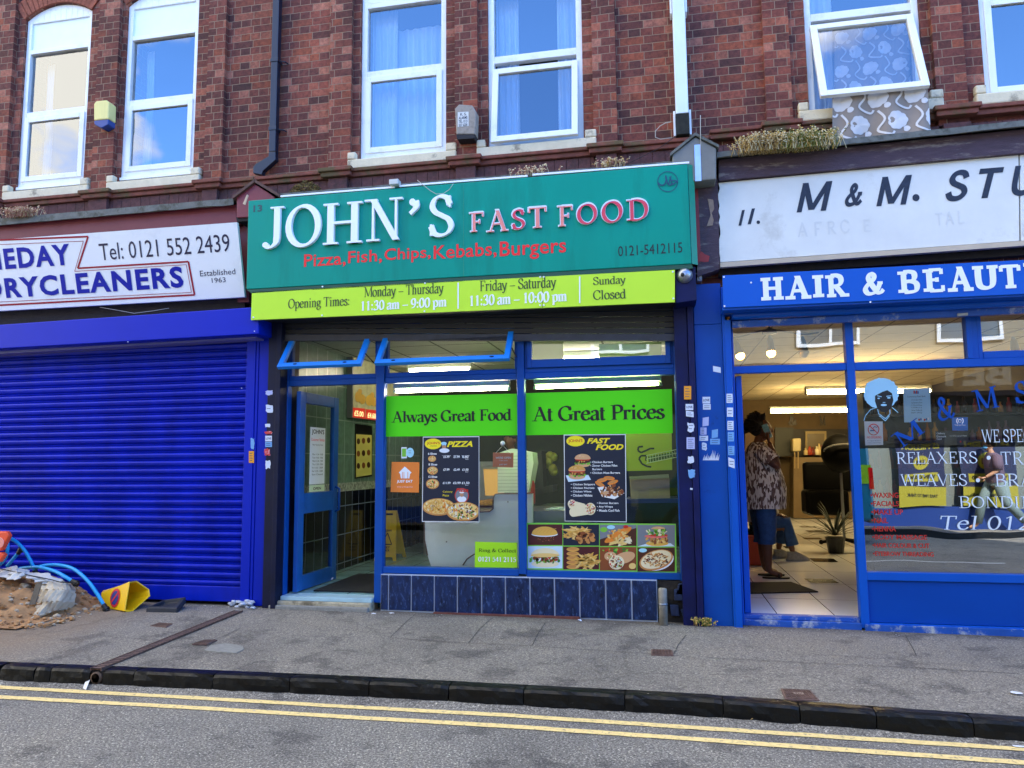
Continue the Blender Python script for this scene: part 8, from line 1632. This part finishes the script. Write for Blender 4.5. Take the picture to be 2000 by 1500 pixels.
# yellow no-waiting cone lying on its side
YC = mat('yellow_cone_plastic', '#f6c410', .35, var=.05, vs=8, dirt=.15, dcol='#8a6a1a', ds=8); cn = thing('traffic_cone', 'yellow no waiting cone lying on its side against the shutter', 'traffic cone', tuple(P(240, 1195, z=.14)))
tip = [P(u, v, y=y) for u, v, y in ((198, 1186, -.30), (202, 1190, -.24), (206, 1180, -.12), (206, 1166, -.08), (203, 1153, -.14), (198, 1158, -.28))]
mth = [P(u, v, y=y) for u, v, y in ((243, 1194, -.46), (257, 1196.5, -.40), (294, 1164, -.20), (292, 1151, -.16), (267, 1134, -.22), (253, 1136, -.38))]
mid = [a_.lerp(b_, .9)+(0.02*(b_-sum(mth, Vector())/6).normalized()) for a_, b_ in zip(tip, mth)]
m = MB(); rings = [tip, [a_.lerp(b_, .5) for a_, b_ in zip(tip, mth)], [a_.lerp(b_, .93) for a_, b_ in zip(tip, mth)], mth]; vs = [tuple(p) for r in rings for p in r]; ctr = sum(mth, Vector())/6; lip = [p+(p-ctr)*-.10 for p in mth]; vs += [tuple(p) for p in lip]+[tuple(a_.lerp(ctr, .12)) for a_ in [x.lerp(y, .92) for x, y in zip(tip, mth)]]+[tuple(x.lerp(sum(tip, Vector())/6, .25)) for x in [x.lerp(y, .12) for x, y in zip(tip, mth)]]
fs = [(k*6+j, k*6+(j+1) % 6, (k+1)*6+(j+1) % 6, (k+1)*6+j) for k in range(6) for j in range(6)]+[tuple(range(6))]+[tuple(range(36, 42))]; m.add(vs, fs); bd = m.build('cone_body', YC, cn, bevel=.012)
def onface(s_, t_, d=.004):
    a_ = tip[5].lerp(mth[5], s_); b_ = tip[0].lerp(mth[0], s_); p = a_.lerp(b_, t_); n_ = (mth[5]-tip[5]).cross(mth[0]-mth[5]).normalized(); n_ = -n_ if n_[1] > 0 else n_; return p+n_*(d+.006)
m = MB()
for r_, mi, d in ((.40, 0, .002), (.30, 1, .004)): m.add([tuple(onface(.56+r_*.46*math.cos(i*math.pi/12), .5+r_*1.02*math.sin(i*math.pi/12), d)) for i in range(24)][::-1], [tuple(range(24))], mi)
m.add([tuple(onface(*q_, .006)) for q_ in ((.42, .68), (.46, .74), (.70, .33), (.66, .27))][::-1], [(0, 1, 2, 3)], 0); m.build('no_waiting_sign', [mat('sign_red', '#d02a30', .4), mat('sign_blue', '#26357e', .4)], cn)
# black rubber cone base
m = MB(); rb = mat('black_rubber', '#262a33', .6, var=.2, bump=.2); o1 = [P(u, v, z=.135) for u, v in ((284, 1198), (346, 1199), (364, 1180), (350, 1174), (312, 1182))]
zc = .135; cx_, cy_ = sum(p[0] for p in o1)/5, sum(p[1] for p in o1)/5; bb = thing('cone_base', 'black rubber cone base lying beside the yellow cone', 'cone base', (cx_, cy_, .13))
ax_ = [P(284, 1198, z=.135), P(346, 1199, z=.135), P(364, 1176, z=.2), P(318, 1182, z=.16)]
def rr(f, dz): c_ = sum(ax_, Vector())/4; return [tuple(c_+(p-c_)*f+Vector((0, 0, dz))) for p in ax_]
m.add(rr(1.0, 0)+rr(.97, .05)+rr(.72, .055)+rr(.66, .02), [(k*4+j, k*4+(j+1) % 4, (k+1)*4+(j+1) % 4, (k+1)*4+j) for k in range(3) for j in range(4)]+[(12, 13, 14, 15)])
m.build('rubber_ring', rb, bb, bevel=.008)
# bollard-like post
pc = P(1296, 1219, z=.13); bo = thing('guard_post', 'short grey metal guard post at the right end of the tiled wall', 'post', (pc[0], pc[1]+.03, .115)); m = MB(); h_ = P(1293, 1150, y=pc[1])[2]-.115
m.lathe([(.036, -.02), (.036, h_-.01), (.03, h_), (0, h_+.004)], tuple(bo.location), 16); m.build('post', mat('pitted_grey_metal', '#8b8880', .7, metal=.2, var=.25, vs=20, bump=.5, bs=50), bo, smooth=True); m = MB(); m.lathe([(.0375, 0), (.041, .008), (.0375, .016)], (bo.location[0], bo.location[1], .115+h_*.55), 16); m.build('collar', HNG, bo)
# litter
m = MB(); R_ = random.Random(12)
def chip(x, y, z, s_, flat=.15, n=5): a0 = R_.random()*6; m.add([(x+s_*R_.uniform(.6, 1)*math.cos(a0+i*6.283/n), y+s_*R_.uniform(.5, 1)*math.sin(a0+i*6.283/n), z+R_.uniform(0, s_*flat)) for i in range(n)], [tuple(range(n))])
for i in range(420):
    r_ = R_.random(); x = R_.uniform(-5.5, 3.4); y = -.04-abs(R_.gauss(0, .07)) if r_ < .4 else R_.uniform(-2.0, -.1)
    if r_ > .86: x, y = R_.gauss(-4.35, .35), -.08-abs(R_.gauss(0, .12))
    if R_.random() < .12: chip(x, R_.uniform(-3.4, -2.2), .006, R_.uniform(.004, .012)); continue
    chip(x, y, zf(x)+.003 if y > -1 else .118, R_.uniform(.003, .012)*(1.3 if r_ > .97 else .8))
tag(m.build('litter', mat('pale_litter', '#c4bfb2', .8, var=.3, vs=3), None), 'pale chips and crumbs of litter strewn over the pavement', 'litter', kind='stuff')
def scrap(u, v, s_, z, m_, lab, nm='paper_scrap', h=.015, n=7, seed=0):
    global m
    c = P(u, v, z=z); mm = MB(); R2 = random.Random(seed); pts = [Vector((s_*R2.uniform(.6, 1.1)*math.cos(i*6.283/n), s_*.7*R2.uniform(.6, 1.1)*math.sin(i*6.283/n), R2.uniform(0, h))) for i in range(n)]; mm.add([(0, 0, h*.8)]+[tuple(p) for p in pts], [(0, i+1, (i+1) % n+1) for i in range(n)]); mm.v = [(a_+c[0], b_+c[1], d_+z) for a_, b_, d_ in mm.v]; return own(nm, mm, m_, lab, 'litter')
WP = mat('white_paper', '#dfe3ea', .8)
q = [P(u, v, z=.03) for u, v in ((162, 1338), (170, 1325), (176, 1329), (168, 1341))]; mm = MB(); mm.prism([q[0]+Vector((0, 0, -.02)), q[3]+Vector((0, 0, -.02)), q[2]+Vector((0, .01, .03)), q[1]+Vector((0, .01, .03))], (0, .002, 0)); own('paper_scrap', mm, WP, 'white card scrap leaning at the drain outlet in the gutter', 'litter')
scrap(1132, 1213, .02, .125, WP, 'crumpled white scrap below the blue tiles', seed=2, h=.02); scrap(1133, 1240, .018, .12, WP, 'small white scrap on the pavement in front of the green banner window', seed=3)
scrap(1985, 1353, .045, .12, WP, 'white splash on the pavement at the right edge', seed=4, h=.002); scrap(1464, 1409, .035, .006, mat('dry_leaf', '#b09a6e', .9, var=.2), 'dry brown leaf in the gutter below the blue pier', 'dead_leaf', .03, seed=5); scrap(1991, 1458, .035, .006, WP, 'white scrap beside the yellow lines at the right edge', seed=6, h=.004)
scrap(1521, 1411, .014, .006, WP, 'tiny white scrap in the gutter near the dry leaf', seed=7); scrap(730, 1199, .035, .135, WP, 'flattened white scrap at the foot of the door step', seed=8, h=.01); scrap(765, 1198, .03, .135, WP, 'white scrap below the left end of the blue tiles', seed=9, h=.01)
mm = MB(); R2 = random.Random(3)
for i in range(26):
    u, v = 462+R2.random()*36, 1190-R2.random()*8*(1+abs(i % 5)/5); c = P(u, v, z=.15); mm.ball((c[0], max(-.2, min(-.04, c[1])), .15+R2.uniform(0, .05)), (.03, .02, .014), nu=7, nv=5, jit=.9)
own('plastic_bag', mm, mat('grey_white_plastic', '#b9c0cc', .5, var=.2, vs=30), 'crumpled grey-white plastic bag at the foot of the shutter guide', 'plastic bag', smooth=True)
scrap(645, 1133, .05, FL+.01, WP, 'white rag under the open takeaway door', 'rag', .03, seed=11)
# ------------------------------------------------------------------ the other side of the street (seen in the glass)
YO = -9.8; OB = thing('opposite_building', 'cream rendered building with blue betting shop across the street', 'building', (2, YO, .12))
CRW = mat('cream_wall', '#8f8876', .9, var=.06, vs=2); OBL = mat('opposite_blue', '#12306e', .4); OGR = mat('opposite_grey', '#666c64', .6)
m = MB(); m.box(-14, 16, YO-8, YO, 3.0, 6.6); m.build('wall', CRW, OB); m = MB(); m.add([(-14, YO+.25, 6.62), (16, YO+.25, 6.62), (16, YO-4, 8.0), (-14, YO-4, 8.0), (16, YO-8, 6.62), (-14, YO-8, 6.62)], [(0, 1, 2, 3), (3, 2, 4, 5), (0, 3, 5), (1, 4, 2)]); m.box(-14, 16, YO-8, YO+.26, 6.5, 6.615); m.build('roof', ROOF, OB)
m = MB(); m.box(-14, 16, YO-.4, YO-.1, .12, 3.0); m.build('shop_wall', OGR, OB); m = MB(); m.box(-14, 16, YO-.099, YO+.12, 2.75, 3.5); m.build('fascia', mat('opposite_fascia', '#3a2c2a', .5), OB)
m = MB(); 
for x in (-13, -9, -5, -1, 3.3, 7.6, 8.4, 12): m.box(x, x+.3, YO-.098, YO+.08, .12, 2.749)
m.box(-14, 16, YO-.097, YO+.05, .12, .5); m.build('pilasters', OBL, OB)
wins = [(-9, 3.9), (-5.5, 3.9), (-1.5, 3.9), (2.9, 3.9), (5.6, 3.9), (9, 3.9)]
for x, z in wins: m = MB(); rectframe(m, x, x+1.3, z, z+1.5, .07, YO, YO+.06); m.box(x+.62, x+.68, YO, YO+.06, z+.07, z+1.43); w_ = m.build('window', UPVC, OB); m = MB(); m.box(x+.07, x+1.23, YO-.02, YO+.02, z+.07, z+1.43); m.build('pane', mat('opposite_pane', '#56636a', .1), w_)
def back_text(par, t_, x0, x1, z0, z1, y, m_, nm='lettering'):
    """lettering that faces the terrace from across the street"""
    vs, fs = sans(t_, .04); a0 = min(p[0] for p in vs); a1 = max(p[0] for p in vs); b0 = min(p[1] for p in vs); b1 = max(p[1] for p in vs); mm = MB()
    mm.add([(x1-(p[0]-a0)/(a1-a0)*(x1-x0), y, z0+(p[1]-b0)/(b1-b0)*(z1-z0)) for p in vs], fs); return mm.build(nm, m_, par)
back_text(OB, 'BET', 5.45, 6.96, 2.93, 3.36, YO+.124, mat('grey_letter', '#a9a79c', .5))
PY = mat('poster_yellow', '#8f8514', .5); PB = mat('poster_blue', '#0e173a', .5)
for i, x in enumerate((4.68, 5.9)):
    t = thing('betting_poster', 'blue and yellow betting poster across the street, %s of the two' % ('nearer to the van' if i == 0 else 'farther from the van'), 'poster', (x+.48, YO+.1, .5)); m = MB(); m.box(x, x+.95, YO+.09, YO+.1, .52, 1.95); m.build('sheet', PB, t); m = MB(); m.box(x, x+.95, YO+.1, YO+.103, .52, .92); m.box(x+.12, x+.83, YO+.1, YO+.103, 1.02, 1.18); m.lathe([(.17, YO+.1), (.17, YO+.104)], (x+.48, 0, 1.42), 20, ax='y'); m.build('yellow_print', PY, t)
    back_text(t, '5M', x+.38, x+.58, 1.36, 1.48, YO+.107, BLKP); back_text(t, 'WIN £10,000', x+.18, x+.78, 1.06, 1.14, YO+.107, BLKP); back_text(t, '£5 MILLION', x+.1, x+.85, 1.72, 1.85, YO+.102, PY); back_text(t, 'TAKE TIME TO THINK', x+.15, x+.8, .7, .77, YO+.106, BLKP)
# van parked across the street, its tail shows at the edge of the salon glass
vn = thing('parked_van', 'teal and lime van with red tail lamp parked across the street', 'van', (1.75, -8.1, 0)); VT = mat('van_teal', '#1b7f96', .25, coat=.6); VY = mat('van_lime', '#9ccf2a', .3); vx0, vx1, vy0, vy1 = -.45, 3.62, -8.95, -7.25
m = MB(); prof = [(vx0, .42), (vx0, .95), (vx0+.55, 1.08), (vx0+1.05, 1.85), (vx0+1.4, 1.98), (vx1-.12, 2.0), (vx1-.03, 1.8), (vx1, 1.0), (vx1, .42)]; m.prism([Vector((x, vy0, z)) for x, z in prof][::-1], (0, vy1-vy0, 0)); m.build('body', VT, vn, bevel=.05)
m = MB(); m.box(vx1-.5, vx1-.01, vy1, vy1+.012, 1.05, 1.4); m.box(vx0+.2, vx1-.5, vy1, vy1+.012, .85, 1.0); m.build('lime_stripe', VY, vn)
m = MB(); m.prism([Vector((x, vy1+.008, z)) for x, z in ((vx0+.72, 1.15), (vx0+2.0, 1.15), (vx0+2.0, 1.75), (vx0+1.12, 1.75))], (0, -.02, 0)); m.prism([Vector((vx0+.6, vy, 1.12)) for vy in ()] or [Vector((vx0+2.2, vy1+.008, 1.15)), Vector((vx1-.5, vy1+.008, 1.15)), Vector((vx1-.5, vy1+.008, 1.75)), Vector((vx0+2.2, vy1+.008, 1.75))], (0, -.02, 0)); m.build('window', BLKP, vn)
m = MB(); m.box(vx1-.06, vx1+.012, vy1-.1, vy1+.014, .95, 1.35); m.build('tail_lamp', mat('tail_lamp_red', '#c01414', .2, emit=.1), vn)
m = MB(); m.box(vx1-.1, vx1+.08, vy0+.05, vy1-.0, .38, .55); m.box(vx0-.06, vx0+.1, vy0+.05, vy1, .38, .6); m.build('bumper', HNG, vn, bevel=.02)
for x in (vx0+.75, vx1-.75):
    for y in (vy0-.02, vy1-.19): m = MB(); m.lathe([(.2, 0), (.31, .0), (.33, .03), (.33, .18), (.31, .21), (.2, .21)], (x, y, .33), 20, ax='y'); wl_ = m.build('wheel', mat('tyre', '#101012', .8), vn, smooth=False); m = MB(); m.lathe([(.19, -.004), (.17, -.01), (.05, -.015), (0, -.015)] if y < -8.5 else [(.19, .214), (.17, .22), (.05, .225), (0, .225)], (x, y, .33), 12, ax='y'); m.build('rim', HNG, wl_)
